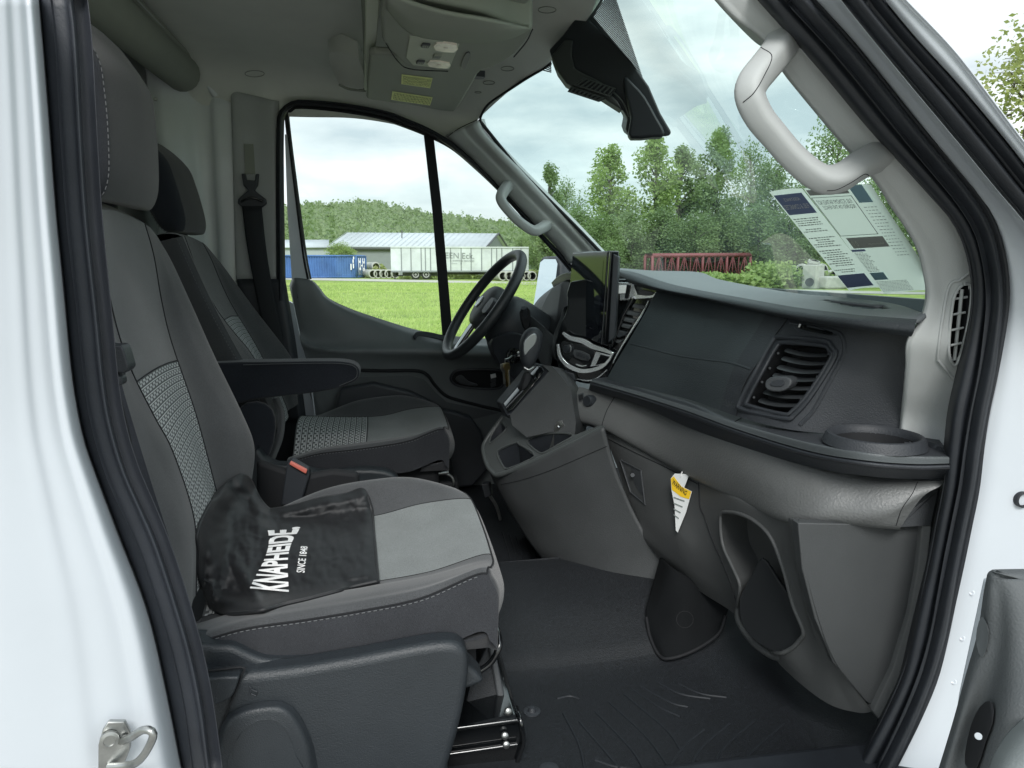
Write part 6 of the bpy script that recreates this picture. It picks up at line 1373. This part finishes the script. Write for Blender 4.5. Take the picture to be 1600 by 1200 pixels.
hump = Surf([[(332, 1190, .195), (345, 1130, .194), (370, 1108, .193), (410, 1097, .193), (445, 1098, .193), (468, 1118, .193), (488, 1160, .194), (498, 1205, .195)], [(340, 1195, .182), (354, 1140, .180), (376, 1118, .180), (410, 1108, .180), (440, 1109, .180), (460, 1128, .180), (478, 1166, .181), (486, 1208, .182)], [(360, 1215, .178), (368, 1160, .176), (388, 1135, .176), (412, 1125, .176), (434, 1128, .176), (450, 1146, .176), (462, 1180, .178), (470, 1215, .178)]], m=40, cross=8)
hump.mesh('cover_bulge', M['side'], ps_)
slab('bulge_fill', [(x, y, .177) for x, y in [(358, 1215), (368, 1158), (388, 1134), (412, 1124), (434, 1127), (450, 1145), (462, 1180), (470, 1215)]], .02, M['side'], ps_, 2, .001)
for ln in ([(389, 1072), (394, 1078), (402, 1081)], [(392, 1084), (400, 1087), (402, 1080)], [(393, 1074), (389, 1086)]):
    tube('embossed_mark', [(x, y, .1935) for x, y in ln], .0009, M['dark'], ps_, seg=5)
th = thing('seat_adjust_bar', 'bent glossy black adjuster bar under the front edge of the passenger seat', 'adjuster bar', tuple(V((770, 1020, .3))))
tube('bar', [(766, 968, .36), (775, 980, .33), (780, 1000, .31), (778, 1016, .30), (766, 1036, .30), (746, 1050, .30), (728, 1058, .30)], .0055, M['gloss'], th, n=40, seg=12)
# steel seat box with carpeted top
sb = thing('seat_box', 'glossy black steel seat pedestal with bolted ledges under the passenger seat', 'seat pedestal', tuple(V((780, 1150, .3))))
slab('box_front', [(x, y, .305) for x, y in [(640, 1150), (719, 1136), (808, 1124), (813, 1128), (818, 1160), (812, 1182), (800, 1215), (640, 1240)]], .25, M['gloss'], sb, 0, .004)
slab('top_plate', [V((690, 1142, .30)), V((806, 1121, .30)), V((806, 1106, .36)), V((786, 1099, .40)), V((700, 1110, .40))], W(0, 0, -.006), M['carpet'], sb, 0, .002)
for y0, y1, m_ in ((1137, 1125, 'gloss'), (1176, 1163, 'gloss')): tube('ledge', [(650, y0+9, .298), (719, y0, .298), (808, y1, .298)], .004, M[m_], sb, n=12)
tube('edge_flange', [(808, 1106, .34), (813, 1124, .30), (818, 1158, .298), (811, 1182, .30), (800, 1215, .30)], .004, M['gloss'], sb, n=20)
for x, y in ((794, 1112), (789, 1150), (791, 1164)): lathe('bolt', V((x, y, .297)), W(0, -1, .3), [(-.003, .0062), (.002, .006), (.004, .0035), (.004, .0005)], M['steel'], sb, 14)
slab('pedestal_side', [(736, 1060, .40), (763, 1000, .42), (772, 1002, .42), (790, 1098, .38), (775, 1108, .36), (720, 1120, .36)], .1, M['carpet'], sb, 0, .004); slab('rail_cover', [(763, 1010, .41), (772, 1008, .41), (789, 1088, .375), (777, 1096, .375)], .02, M['mid'], sb, 0, .004)
# armrest of the driver seat
ar = [(330, 575), (345, 567), (440, 565.5), (510, 564.5), (541, 566), (556, 571), (562, 580), (560, 591), (549, 599), (530, 606), (495, 613), (455, 618), (400, 624), (372, 630), (345, 620)]
slab('armrest', [(x, y, 1.255) for x, y in ar], .075, M['fabd'], ds_, 3, .010, 4); tube('armrest_seam', [(x, y, 1.253) for x, y in [(380, 570), (440, 568.5), (510, 567.5), (541, 569), (555, 573.5), (558, 582), (554, 592), (530, 603)]], .0009, M['stitch'], ds_, n=50, seg=5)
dcv = [(355, 725), (385, 720), (400, 700), (412, 716), (432, 726), (455, 727), (500, 739), (560, 734), (600, 736), (620, 746), (622, 765), (600, 850), (380, 850)]
slab('base_cover', [(x, y, 1.22) for x, y in dcv], .05, M['side'], ds_, 2, .01, 4)
slab('recline_hinge', [(x, y, 1.26) for x, y in [(372, 640), (400, 628), (424, 640), (430, 670), (420, 712), (395, 716), (380, 690)]], .02, M['fabd'], ds_, 2, .006)
db = Surf([[(425, 624, 1.30), (433, 645, 1.30), (432, 677, 1.30), (418, 716, 1.30)], [(431, 622, 1.31), (440, 645, 1.31), (438, 680, 1.31), (424, 718, 1.31)], [(436, 620, 1.36), (445, 645, 1.36), (443, 682, 1.36), (430, 718, 1.36)]], m=20, cross=5)
db.mesh('backrest_bolster', M['fabm'], ds_)
# driver seat pedestal, wires
box('pedestal', (-.02, 1.58, .88), (.42, .42, .16), M['blackout'], ds_, None, .01)
tube('adjust_bar', [(690, 737, 1.36), (706, 745, 1.36), (708, 757, 1.36), (700, 764, 1.4)], .004, M['steel'], ds_, n=14)
tube('seat_rail', [(650, 744, 1.34), (700, 738, 1.36)], .006, M['steel'], ds_, n=6)
# ------------------------------------------------------------- belts and buckle
bk_ = thing('seat_belt_buckle', 'black seat belt buckle with red release button between the two seats', 'seat belt buckle', tuple(V((465, 745, .85))))
slab('housing', [(x, y, .88) for x, y in [(448, 724), (455, 718), (482, 734), (484, 742), (470, 790), (438, 790), (446, 740)]], .03, M['dark'], bk_, 0, .004)
slab('release_button', [(x, y, .872) for x, y in [(452, 726), (454, 721), (480, 735), (478, 741)]], .02, M['red'], bk_, 0, .002)
slab('stalk_cover', [(x, y, .89) for x, y in [(400, 720), (446, 735), (484, 742), (520, 735), (560, 740), (565, 790), (400, 800)]], .03, M['blackout'], bk_, 0, .01)
sbt = thing('seat_belt', 'black driver seat belt hanging from its anchor on the far belt pillar', 'seat belt', tuple(V((395, 300, 1.82))))
bp0 = [(378, 322), (385, 380), (396, 440), (412, 520), (432, 600), (440, 660)]; bp1 = [(409, 322), (415, 380), (424, 440), (440, 520), (458, 600), (468, 660)]
Surf([[(x, y, 1.815) for x, y in bp0], [((a[0]+b[0])/2, (a[1]+b[1])/2, 1.812) for a, b in zip(bp0, bp1)], [(x, y, 1.815) for x, y in bp1]], m=30, cross=4).mesh('webbing', M['belt'], sbt, thick=.0015)
slab('anchor_bracket', [(x, y, 1.815) for x, y in [(377, 271), (383, 272), (385, 281), (398, 282), (399, 272), (404, 271), (402, 290), (397, 297), (402, 301), (415, 311), (416, 318), (409, 324), (379, 324), (371, 318), (372, 311), (383, 301), (388, 297), (380, 290)]], .02, M['dark'], sbt, 0, .003)
tube('anchor_ring', [(376, 315, 1.808), (393, 309, 1.806), (411, 315, 1.808)], .004, M['gloss'], sbt, n=14)
nbt = thing('seat_belt', 'black passenger seat belt between the near door seal and the seat, with its height guide', 'seat belt', tuple(V((185, 600, .2))))
L0 = [(140, 440), (158, 530), (172, 610), (195, 700), (226, 790), (258, 880)]; L1 = [(152, 440), (166, 500), (186, 615), (202, 680), (214, 745), (232, 800), (250, 850), (262, 890)]
Surf([[(x, y, .195) for x, y in L0], [(x, y, .19) for x, y in L1]], m=40, cross=4).mesh('webbing', M['belt'], nbt, thick=.002)
slab('belt_guide', [(x, y, .175) for x, y in [(160, 543), (176, 540), (188, 540), (193, 548), (199, 568), (200, 576), (193, 584), (184, 582), (160, 584)]], .03, M['dark'], nbt, 2, .006, 4); slab('guide_clip', [(x, y, .178) for x, y in [(168, 586), (182, 585), (190, 590), (191, 600), (186, 604), (180, 600), (166, 606)]], .02, M['dark'], nbt, 0, .003)
slab('guide_bracket', [(x, y, .20) for x, y in [(155, 545), (180, 541), (186, 560), (190, 590), (186, 602), (176, 604), (160, 600)]], .02, M['dark'], nbt, 0, .005)
# ------------------------------------------------------------- bag on the seat
seatB = [pbs_ for pbs_ in ()]
def surf_bvh(s):
    vs = [p for r_ in s.g for p in r_]; m_ = s.m; fs = [(a*m_+b, a*m_+b+1, (a+1)*m_+b+1, (a+1)*m_+b) for a in range(s.N-1) for b in range(m_-1)]
    return BVHTree.FromPolygons([tuple(v) for v in vs], fs)
SB = [surf_bvh(pbs), surf_bvh(pcs)]
bottom = [(327, 948), (342, 957), (358, 961), (385, 959), (413, 955), (445, 945), (480, 937), (515, 928), (547, 920), (593, 910)]
right = [(593, 910), (590, 880), (588, 855), (585, 825), (582, 797), (576, 777)]
topc = [(342, 765), (358, 750), (377, 740), (390, 746), (402, 768), (418, 792), (430, 794), (463, 788), (500, 778), (540, 771), (566, 763), (576, 777)]
left = [(327, 948), (318, 925), (310, 900), (309, 865), (308, 828), (325, 790), (342, 765)]
def rs2(l, n): return resample([Vector((x, y, 0)) for x, y in l], n)
NB, MBg = 90, 64
bt, tp2, lf, rt = rs2(bottom, NB), rs2(topc, NB), rs2(left, MBg), rs2(right, MBg)
folds = [((340, 775), (405, 815), 15, .030), ((345, 780), (330, 930), 16, .022), ((408, 800), (575, 775), 13, .020), ((372, 745), (405, 800), 12, .026), ((365, 870), (412, 955), 9, .018), ((310, 840), (360, 900), 14, .012), ((330, 935), (410, 955), 9, .016), ((420, 815), (500, 808), 9, -.010), ((420, 830), (350, 800), 10, .010), ((375, 830), (395, 930), 16, .006), ((430, 900), (590, 890), 20, .004), ((445, 860), (460, 930), 18, .004), ((520, 780), (560, 830), 9, .007)]
def segd(x, y, a, b):
    ax, ay, bx, by = *a, *b; t = max(0, min(1, ((x-ax)*(bx-ax)+(y-ay)*(by-ay))/((bx-ax)**2+(by-ay)**2))); return math.hypot(x-ax-t*(bx-ax), y-ay-t*(by-ay)), t
vs = []; fs = []; base = []
for i in range(NB):
    for j in range(MBg):
        u, v = i/(NB-1), j/(MBg-1)
        p = bt[i]*(1-v)+tp2[i]*v+lf[j]*(1-u)+rt[j]*u-(bt[0]*(1-u)*(1-v)+bt[-1]*u*(1-v)+tp2[0]*(1-u)*v+tp2[-1]*u*v)
        d = ray(p.x, p.y).normalized(); best = None
        for b in SB:
            h = b.ray_cast(CAM, d)
            if h[0] is not None and (best is None or h[3] < best): best = h[3]
        base.append([d, best, p.x, p.y])
known = [b[1] for b in base if b[1]]; av_ = sum(known)/len(known)
dist = [b[1] if b[1] else None for b in base]
for it in range(60):      # fill gaps and relax so that the cloth bridges the crease
    nd = dist[:]
    for i in range(NB):
        for j in range(MBg):
            k = i*MBg+j; nb_ = [dist[q] for q in ((i-1)*MBg+j if i else -1, (i+1)*MBg+j if i < NB-1 else -1, k-1 if j else -1, k+1 if j < MBg-1 else -1) if q >= 0 and dist[q] is not None]
            if not nb_: continue
            a = sum(nb_)/len(nb_)
            nd[k] = a if dist[k] is None else (.45*dist[k]+.55*a if base[k][1] is None else min(base[k][1]-.004, .4*dist[k]+.6*a))
    dist = nd
for k, (d, b0, x, y) in enumerate(base):
    i, j = divmod(k, MBg); u, v = i/(NB-1), j/(MBg-1); e_ = min(1, min(u, 1-u)*14, min(v, 1-v)*10)
    h = .006*e_
    for a, b, w_, hh in folds:
        dd, t = segd(x, y, a, b); h += hh*math.exp(-(dd/w_)**2)*(.35+.65*e_)*(.6+.4*math.sin(t*math.pi))
    w1 = 1-abs(noise.noise(Vector(((x+y*.5)*.022, (y-x*.3)*.05, 7))))*2; w2 = 1-abs(noise.noise(Vector(((x-y*.4)*.05, (y+x*.6)*.022, 3))))*2; h += (.0022*noise.noise(Vector((x*.05, y*.05, 1)))+.0014*noise.noise(Vector((x*.14, y*.09, 4)))+.0045*max(0, w1-.55)+.0035*max(0, w2-.6))*e_*1.4
    vs.append(CAM+d*((dist[k] or av_)-.004-max(-.004, h)*1.15))
fs = [(i*MBg+j, i*MBg+j+1, (i+1)*MBg+j+1, (i+1)*MBg+j) for i in range(NB-1) for j in range(MBg-1)]
bg_ = thing('drawstring_bag', 'black cloth bag with white arched lettering lying on the passenger seat', 'bag', tuple(vs[len(vs)//2]))
bo_ = mk('bag_body', vs, fs, M['bag'], bg_, None); solid(bo_, .004, 0); BB = BVHTree.FromPolygons([tuple(v) for v in vs], fs)
def bagp(x, y, o=.0012):
    d = ray(x, y).normalized(); h = BB.ray_cast(CAM, d)
    return (h[0]-d*(o+.003)) if h[0] is not None else None
edge_pts = [p for p in (bagp(q.x, q.y, .000) for q in rs2([(x, y-2) for x, y in bottom[2:]], 60)) if p]
mk('hem', *tubev(edge_pts, .0028, 6), M['bag'], bg_)
q = [p for p in (bagp(x.x-2, x.y, .000) for x in rs2(right, 40)) if p]; mk('hem', *tubev(q, .0024, 6), M['bag'], bg_)
def arch(name, s, topl, basel, m_, bold=0, n=None):
    v2, f2 = textmesh(s, 1, bold, 4, 3); x0 = min(v.x for v in v2); x1 = max(v.x for v in v2); y0 = min(v.y for v in v2); y1 = max(v.y for v in v2)
    T_ = resample([Vector((x, y, 0)) for x, y in topl], 60); B_ = resample([Vector((x, y, 0)) for x, y in basel], 60); o = []
    for v in v2:
        a = (v.x-x0)/(x1-x0)*59; b = (v.y-y0)/(y1-y0); i = min(58, int(a)); f = a-i; p = B_[i].lerp(B_[i+1], f).lerp(T_[i].lerp(T_[i+1], f), b); o.append(bagp(p.x, p.y, .006) or (o[-1].copy() if o else vs[0]))
    return mk(name, o, f2, m_, bg_, None)
# text runs upward: start at the lower end
arch('lettering', 'KNAPHEIDE.', [(390, 919), (398, 902), (408, 884), (415, 868), (419, 854), (420, 842), (419, 833), (417, 825)], [(452, 925), (451, 905), (450, 886), (451, 868), (454, 854), (459, 842), (466, 831), (470, 823)], M['white'], .036)
arch('lettering', 'SINCE 1848', [(463, 894), (466, 874), (470, 853)], [(476, 895), (478, 875), (481, 854)], M['white'], .012)
tube('drawstring', [p for p in (bagp(x, y, .004) for x, y in [(309, 895), (318, 905), (330, 912), (334, 926), (330, 944)]) if p], .0016, M['belt'], bg_, n=24, seg=6)

# ------------------------------------------------------------- floor
fl = Surf([[W(-.7, .15, .80), W(.1, .15, .80), W(.5, .15, .80), W(.95, .15, .80)], [W(-.7, .35, .80), W(.1, .35, .80), W(.5, .35, .795), W(.95, .35, .83)], [W(-.7, .52, .80), W(.1, .52, .80), W(.5, .53, .80), W(.95, .52, .86)],
           [W(-.7, .60, .82), W(.1, .60, .825), W(.5, .61, .83), W(.95, .6, .90)], [W(-.7, .72, .855), W(.1, .72, .86), W(.5, .72, .865), W(.95, .7, .93)], [W(-.7, .86, .87), W(.1, .86, .875), W(.5, .86, .88), W(.95, .86, .95)], [W(-.7, .95, .868), W(.1, .95, .873), W(.5, .95, .878), W(.95, .95, .95)]], m=60, mode='idx', cross=10)
fl.mesh('floor', M['carpet2'], kind='structure', u0=2.4); fl.mesh('footwell_floor', M['carpet'], kind='structure', u1=2.4)
FBs = surf_bvh(fl)
df = Surf([[W(-.7, .951, .868), W(.3, .951, .873), W(.95, .951, .9)], [W(-.7, .965, .80), W(.3, .965, .80), W(.95, .965, .83)], [W(-.7, 1.3, .79), W(.3, 1.3, .79), W(.95, 1.3, .83)], [W(-.7, 1.9, .79), W(.3, 1.9, .79), W(.95, 1.9, .83)]], m=20, mode='idx', cross=6)
df.mesh('footwell_floor', M['carpet'], kind='structure')
mb = MB()
def gline(pts):
    a = drape(pts, FBs, .0004, 6)
    if len(a) > 2: mb.add(tubev(a, .0024, 6))
for pts in ([(905, 1128), (950, 1180), (975, 1210)], [(930, 1112), (985, 1170), (1010, 1210)], [(952, 1098), (1010, 1152), (1045, 1200)], [(975, 1085), (1040, 1140), (1065, 1175)], [(1000, 1072), (1048, 1098), (1075, 1105)], [(1030, 1068), (1065, 1085), (1110, 1092)], [(1060, 1068), (1095, 1084), (1135, 1090)], [(985, 1075), (1030, 1105), (1063, 1120)], [(880, 1115), (905, 1165), (915, 1210)], [(1100, 1140), (1070, 1165), (1040, 1210)], [(1140, 1130), (1095, 1170), (1075, 1210)], [(1180, 1125), (1130, 1170), (1110, 1210)], [(930, 1188), (960, 1198), (990, 1202)], [(870, 1092), (890, 1088), (905, 1092)], [(1225, 1130), (1170, 1180), (1150, 1210)]): gline(pts)
gm_ = mb.build('floor_grooves', mat('groove_black', (.012, .015, .019), .6), kind='structure')
gp = lambda x, y: CAM+ray(x, y)*((.792-CAM.z)/ray(x, y).z)
mb = MB()
for i in range(7): mb.add(tubev([gp(785+i*11, 832+i*4), gp(800+i*11, 880+i*2)], .003, 5))
mb.build('floor_grooves', M['carpet2'], kind='structure')
c = drape([(831, 1113)], FBs, .001, 0)[0]; cl = lathe('floor_clip', c, W(0, 0, 1), [(0, .0165), (.002, .016), (.0035, .010), (.0025, .008), (.009, .005), (.009, .0005)], M['dark'], None, 28); tag(cl, 'round black plastic clip on the floor in front of the seat pedestal', 'floor clip')
c = drape([(858, 1203)], FBs, .001, 0)
if c: cl = lathe('floor_clip', c[0], W(0, 0, 1), [(0, .0165), (.002, .016), (.0035, .010), (.003, .001)], M['dark'], None, 28); tag(cl, 'round black plastic clip cut by the bottom edge of the picture', 'floor clip')
# pedals and dark things in the driver footwell
pd = thing('foot_pedal', 'black pedal with ribbed pad in the driver footwell beside the console', 'pedal', (.55, 1.35, .95))
slab('pad', [(752, 757, 1.35), (764, 756, 1.35), (768, 775, 1.35), (757, 778, 1.35)], W(.01, .03, 0), M['dark'], pd, 0, .003); tube('arm', [(762, 770, 1.36), (775, 790, 1.37), (782, 812, 1.38)], .005, M['steel'], pd, n=10)
# ------------------------------------------------------------- driver door
dd = thing('driver_door', 'closed grey trimmed driver door with window, handle and black centre bar on the far side', 'door', tuple(V((650, 600, 1.88))))
DT = [(452, 446, 1.885), (456, 437, 1.88), (462, 434, 1.875), (487, 438, 1.875), (500, 450, 1.88), (514, 466, 1.885), (550, 483, 1.89), (600, 500, 1.895), (650, 515, 1.90), (700, 524, 1.905), (780, 530, 1.905), (900, 535, 1.905)]
D1 = [(455, 460, 1.86), (459, 447, 1.855), (465, 443, 1.85), (484, 447, 1.85), (497, 460, 1.85), (512, 476, 1.85), (548, 494, 1.85), (600, 511, 1.85), (650, 524, 1.85), (700, 533, 1.85), (780, 537, 1.85), (900, 541, 1.85)]
D2 = [(468, 515, 1.86), (470, 517, 1.858), (476, 521, 1.855), (486, 526, 1.85), (498, 530, 1.845), (515, 533, 1.84), (550, 534, 1.83), (600, 536, 1.82), (650, 537, 1.815), (700, 539, 1.81), (780, 543, 1.81), (900, 548, 1.81)]
D3 = [(470, 535, 1.84), (476, 539, 1.835), (485, 542, 1.83), (497, 545, 1.825), (510, 547, 1.815), (530, 549, 1.81), (560, 549, 1.805), (600, 550, 1.80), (650, 551, 1.795), (700, 553, 1.79), (780, 556, 1.79), (900, 560, 1.79)]
D4 = [(478, 562, 1.85), (482, 563, 1.85), (490, 564, 1.845), (500, 565, 1.84), (512, 566, 1.835), (530, 568, 1.83), (560, 572, 1.83), (600, 573, 1.83), (650, 573, 1.83), (700, 575, 1.83), (780, 580, 1.83), (900, 585, 1.83)]
D5 = [(490, 640, 1.865), (493, 640, 1.865), (500, 640, 1.86), (510, 640, 1.86), (520, 640, 1.86), (540, 640, 1.86), (570, 640, 1.86), (600, 640, 1.86), (650, 640, 1.86), (700, 645, 1.86), (780, 655, 1.86), (900, 660, 1.86)]
D6 = [(500, 760, 1.87)]*0+[(505+i*37, 790, 1.87) for i in range(12)]
dps = Surf([DT, D1, D2, D3, D4, D5, D6], m=90, mode='idx', cross=9); dpo = dps.mesh('door_panel', mat('door_grey', (.125, .140, .144), .42, grain=.6, gscale=500, mott=.07, mscale=8), dd, thick=.006)
db_ = dps.bvh
a = drape([(555, 578), (600, 579), (650, 579), (668, 586), (680, 602), (697, 618), (720, 626), (760, 636), (800, 645)], db_, .002, 8); mk('panel_groove', *tubev(a, .006, 8), M['blackout'], dd)
slab('lower_insert', [p for p in drape([(535, 590), (640, 586), (662, 592), (680, 612), (698, 628), (780, 645), (720, 660), (690, 666), (600, 668), (540, 668)], db_, .001, 0)], W(0, .004, 0), mat('door_insert_grey', (.075, .084, .088), .5), dd, 0, .001)
slab('bottle_bin', [(x, y, 1.80) for x, y in [(531, 608), (640, 612), (690, 640), (735, 652), (760, 700), (740, 760), (530, 760)]], .05, M['dark'], dd, 2, .01)
hr_ = thing('door_handle', 'black inner door handle with lock buttons in an oval recess behind the keys', 'door handle', tuple(V((740, 595, 1.8))))
ho_ = [(704, 592), (710, 580), (725, 577), (760, 576), (783, 579), (787, 590), (784, 603), (770, 607), (740, 606), (715, 602)]
hp = drape(ho_, db_, .004, 0); sl_ = smooth_loop(hp, 4); mk('recess_rim', *tubev(sl_+[sl_[0]], .0045, 8, cap=False), M['dark'], hr_); slab('recess', hp, W(0, .002, 0), M['blackout'], hr_, 2, 0)
hl2 = drape([(711, 590), (718, 584), (724, 586), (732, 594), (745, 598), (743, 602), (720, 598)], db_, .012, 0); slab('lever', hl2, W(0, .008, 0), M['mid'], hr_, 2, .003)
for i in range(3): slab('lock_button', drape([(766+i*0, 584+i*7), (774, 582+i*7), (775, 588+i*7), (767, 590+i*7)], db_, .009, 0), W(0, .006, 0), M['mid'] if i else M['white'], hr_, 0, .001)
wsw = thing('window_switch', 'dark window switch plate on the driver door ledge below the glass', 'window switch', tuple(V((670, 525, 1.85))))
Surf([[(645, 526, 1.83), (652, 518, 1.85), (672, 519, 1.85), (699, 526, 1.85)], [(648, 530, 1.82), (655, 524, 1.83), (675, 527, 1.83), (699, 533, 1.83)]], m=20, cross=5).mesh('switch_plate', M['dark'], wsw, thick=.004)
# window frame: white painted sliver, black channel, centre bar, glass
fr_in = [(487, 436), (478, 385), (453, 190), (458, 177), (472, 171), (533, 177.5), (600, 190), (640, 203), (678, 219), (708, 236), (740, 263), (772, 293), (806, 329), (840, 368), (872, 402), (898, 430)]
fr_ot = [(478, 436), (469, 385), (446, 195), (449, 173), (466, 164.5), (533, 170), (600, 182), (640, 195), (678, 211), (709, 230), (742, 256), (775, 287), (809, 323), (843, 362), (876, 396), (902, 426)]
Surf([[(x, y, 1.865) for x, y in fr_ot], [((a[0]+b[0])/2, (a[1]+b[1])/2, 1.86) for a, b in zip(fr_in, fr_ot)], [(x, y, 1.90) for x, y in fr_in]], m=90, cross=5).mesh('window_channel', M['blackout'], dd, thick=.01)
mk('painted_frame', [V(p) for p in [(445, 210, 1.862), (449, 210, 1.862), (461, 300, 1.862), (474, 385, 1.862), (484, 437, 1.862), (456, 437, 1.862), (449, 330, 1.862)]], [tuple(range(7))], M['paint'], dd, None); solid(dd.children[-1], .01)
slab('window_bar', [(662, 206, 1.885), (678, 216, 1.885), (690, 320, 1.89), (708, 530, 1.90), (692, 530, 1.90), (676, 330, 1.89)], .025, M['blackout'], dd, 0, .002)
gl_ = [(445, 440, 1.905), (450, 300, 1.90), (448, 180, 1.895), (470, 168, 1.895), (533, 174, 1.895), (600, 186, 1.895), (670, 210, 1.895), (740, 259, 1.90), (806, 325, 1.90), (872, 398, 1.905), (900, 430, 1.905), (900, 540, 1.905), (500, 540, 1.905)]
mk('window_glass', [V(p) for p in gl_], [tuple(range(len(gl_)))], M['sglass'], dd, None)
mk('sill_strip', *tubev(resample([V((455, 450, 1.86)), V((463, 500, 1.86)), V((477, 560, 1.86)), V((487, 610, 1.86)), V((493, 655, 1.86))], 20), .0025, 6), M['paint'], dd)
a = [V((x, y, 1.852)) for x, y in [(464, 452), (472, 452), (473, 466), (465, 466)]]; mk('cover_seam', *tubev(a+a[:1], .001, 4), M['seam'], dd)
slab('door_skin', [W(-.5, 1.96, .6), W(.9, 1.96, .6), W(.9, 1.96, 1.30), W(.2, 1.96, 1.30), W(-.25, 1.96, 1.42), W(-.36, 1.96, 1.48), W(-.5, 1.96, 1.48)], .02, M['paint'], dd)
# driver side mirror outside
mr = thing('door_mirror', 'tall driver side door mirror outside, seen between steering wheel and instrument hood', 'door mirror', tuple(V((850, 450, 2.15))))
slab('mirror_shell', [(829, 492, 2.25), (842, 405, 2.28), (848, 401, 2.27), (866, 400, 2.2), (873, 404, 2.17), (875, 415, 2.15), (872, 492, 2.1)], W(.07, .05, 0), M['dark'], mr, 0, .015, 3)
gq = [(832, 487, 2.142), (844, 410, 2.142), (850, 405, 2.142), (868, 405, 2.142), (871, 412, 2.142), (862, 488, 2.142)]
mk('mirror_glass', [V((p[0], p[1], 2.20-(p[0]-832)*.0036-(488-p[1])*-.0005)) for p in gq], [tuple(range(6))], mat('mirror_reflective', (.62, .70, .76), .02, metal=1), mr, None)
# ------------------------------------------------------------- open passenger door, lower right
pdn = thing('passenger_door', 'grey lined open passenger door cut by the lower right corner', 'door', tuple(V((1560, 1050, -.25))))
PO = [(1541, 900), (1546, 892), (1556, 889), (1620, 888)]; 
rows = [[(1541, 905, -.20), (1537, 925, -.20), (1527, 990, -.20), (1510, 1050, -.20), (1488, 1130, -.20), (1462, 1215, -.20)],
        [(1543, 902, -.235), (1541, 925, -.24), (1533, 990, -.24), (1517, 1050, -.24), (1496, 1130, -.24), (1470, 1215, -.24)],
        [(1560, 905, -.25), (1562, 940, -.255), (1562, 1000, -.26), (1550, 1060, -.26), (1530, 1130, -.25), (1505, 1215, -.25)],
        [(1600, 905, -.26), (1600, 940, -.27), (1598, 1000, -.28), (1590, 1060, -.29), (1575, 1130, -.30), (1560, 1215, -.30)],
        [(1700, 905, -.27), (1700, 940, -.28), (1700, 1000, -.30), (1700, 1060, -.32), (1700, 1130, -.33), (1700, 1215, -.33)]]
pds = Surf(rows, m=40, mode='idx', cross=8); dg = mat('door_lining_grey', (.080, .088, .092), .7, grain=.6, gscale=500, mott=.07); pds.mesh('door_lining', dg, pdn, thick=.004)
Surf([[(1541, 905, -.20), (1543, 896, -.20), (1549, 891, -.20), (1560, 889.5, -.20), (1630, 888.5, -.2), (1700, 888, -.2)], [(1543, 902, -.235), (1547, 898, -.238), (1553, 895, -.24), (1562, 894, -.245), (1630, 893, -.25), (1700, 893, -.26)], [(1560, 905, -.25), (1570, 905, -.25), (1585, 905, -.255), (1600, 905, -.26), (1650, 905, -.265), (1700, 905, -.27)]], m=30, mode='idx', cross=6).mesh('lining_top', dg, pdn, thick=.003)
slab('lining_edge', drape([(1541, 965), (1548, 985), (1545, 1010), (1538, 1028), (1532, 1010), (1534, 985)], pds.bvh, .002, 0), W(0, .003, 0), mat('lining_recess', (.10, .11, .115), .5), pdn, 2, .001)
slab('pocket_opening', drape([(1556, 1100), (1540, 1108), (1525, 1135), (1518, 1165), (1516, 1200), (1530, 1205), (1545, 1160), (1556, 1130)], pds.bvh, .002, 0), W(0, .004, 0), M['blackout'], pdn, 2, .001)
c = drape([(1541, 1154)], pds.bvh, .006, 0); 
if c: lathe('highlight_bead', c[0], CAM-c[0], [(0, .0035), (.003, .003), (.003, .001)], M['chrome'], pdn, 14)  # chrome bead standing in for a small highlight on the lining
bl2 = Surf([[(1600, 1120, -.31), (1570, 1150, -.32), (1548, 1190, -.33), (1540, 1230, -.33)], [(1615, 1135, -.36), (1590, 1165, -.37), (1570, 1200, -.38), (1560, 1230, -.38)], [(1700, 1135, -.38), (1700, 1165, -.40), (1700, 1200, -.41), (1700, 1230, -.41)]], m=20, cross=8, mode='idx'); bl2.mesh('map_pocket', mat('pocket_light_grey', (.20, .22, .22), .5, grain=.5, gscale=500), pdn, thick=.004)
slab('door_outer_skin', [(1560, 915, -.20), (1700, 900, -.20), (1700, 1300, -.20), (1490, 1300, -.2), (1520, 1100, -.2)], .02, M['paint'], pdn)
hr_.name = 'handle'; del hr_['label']; del hr_['category']; hr_.parent = dd; hr_.matrix_parent_inverse = Matrix.Translation(-wloc(dd))
for o in list(bpy.data.objects):
    if '_l' in o.keys(): del o['_l']
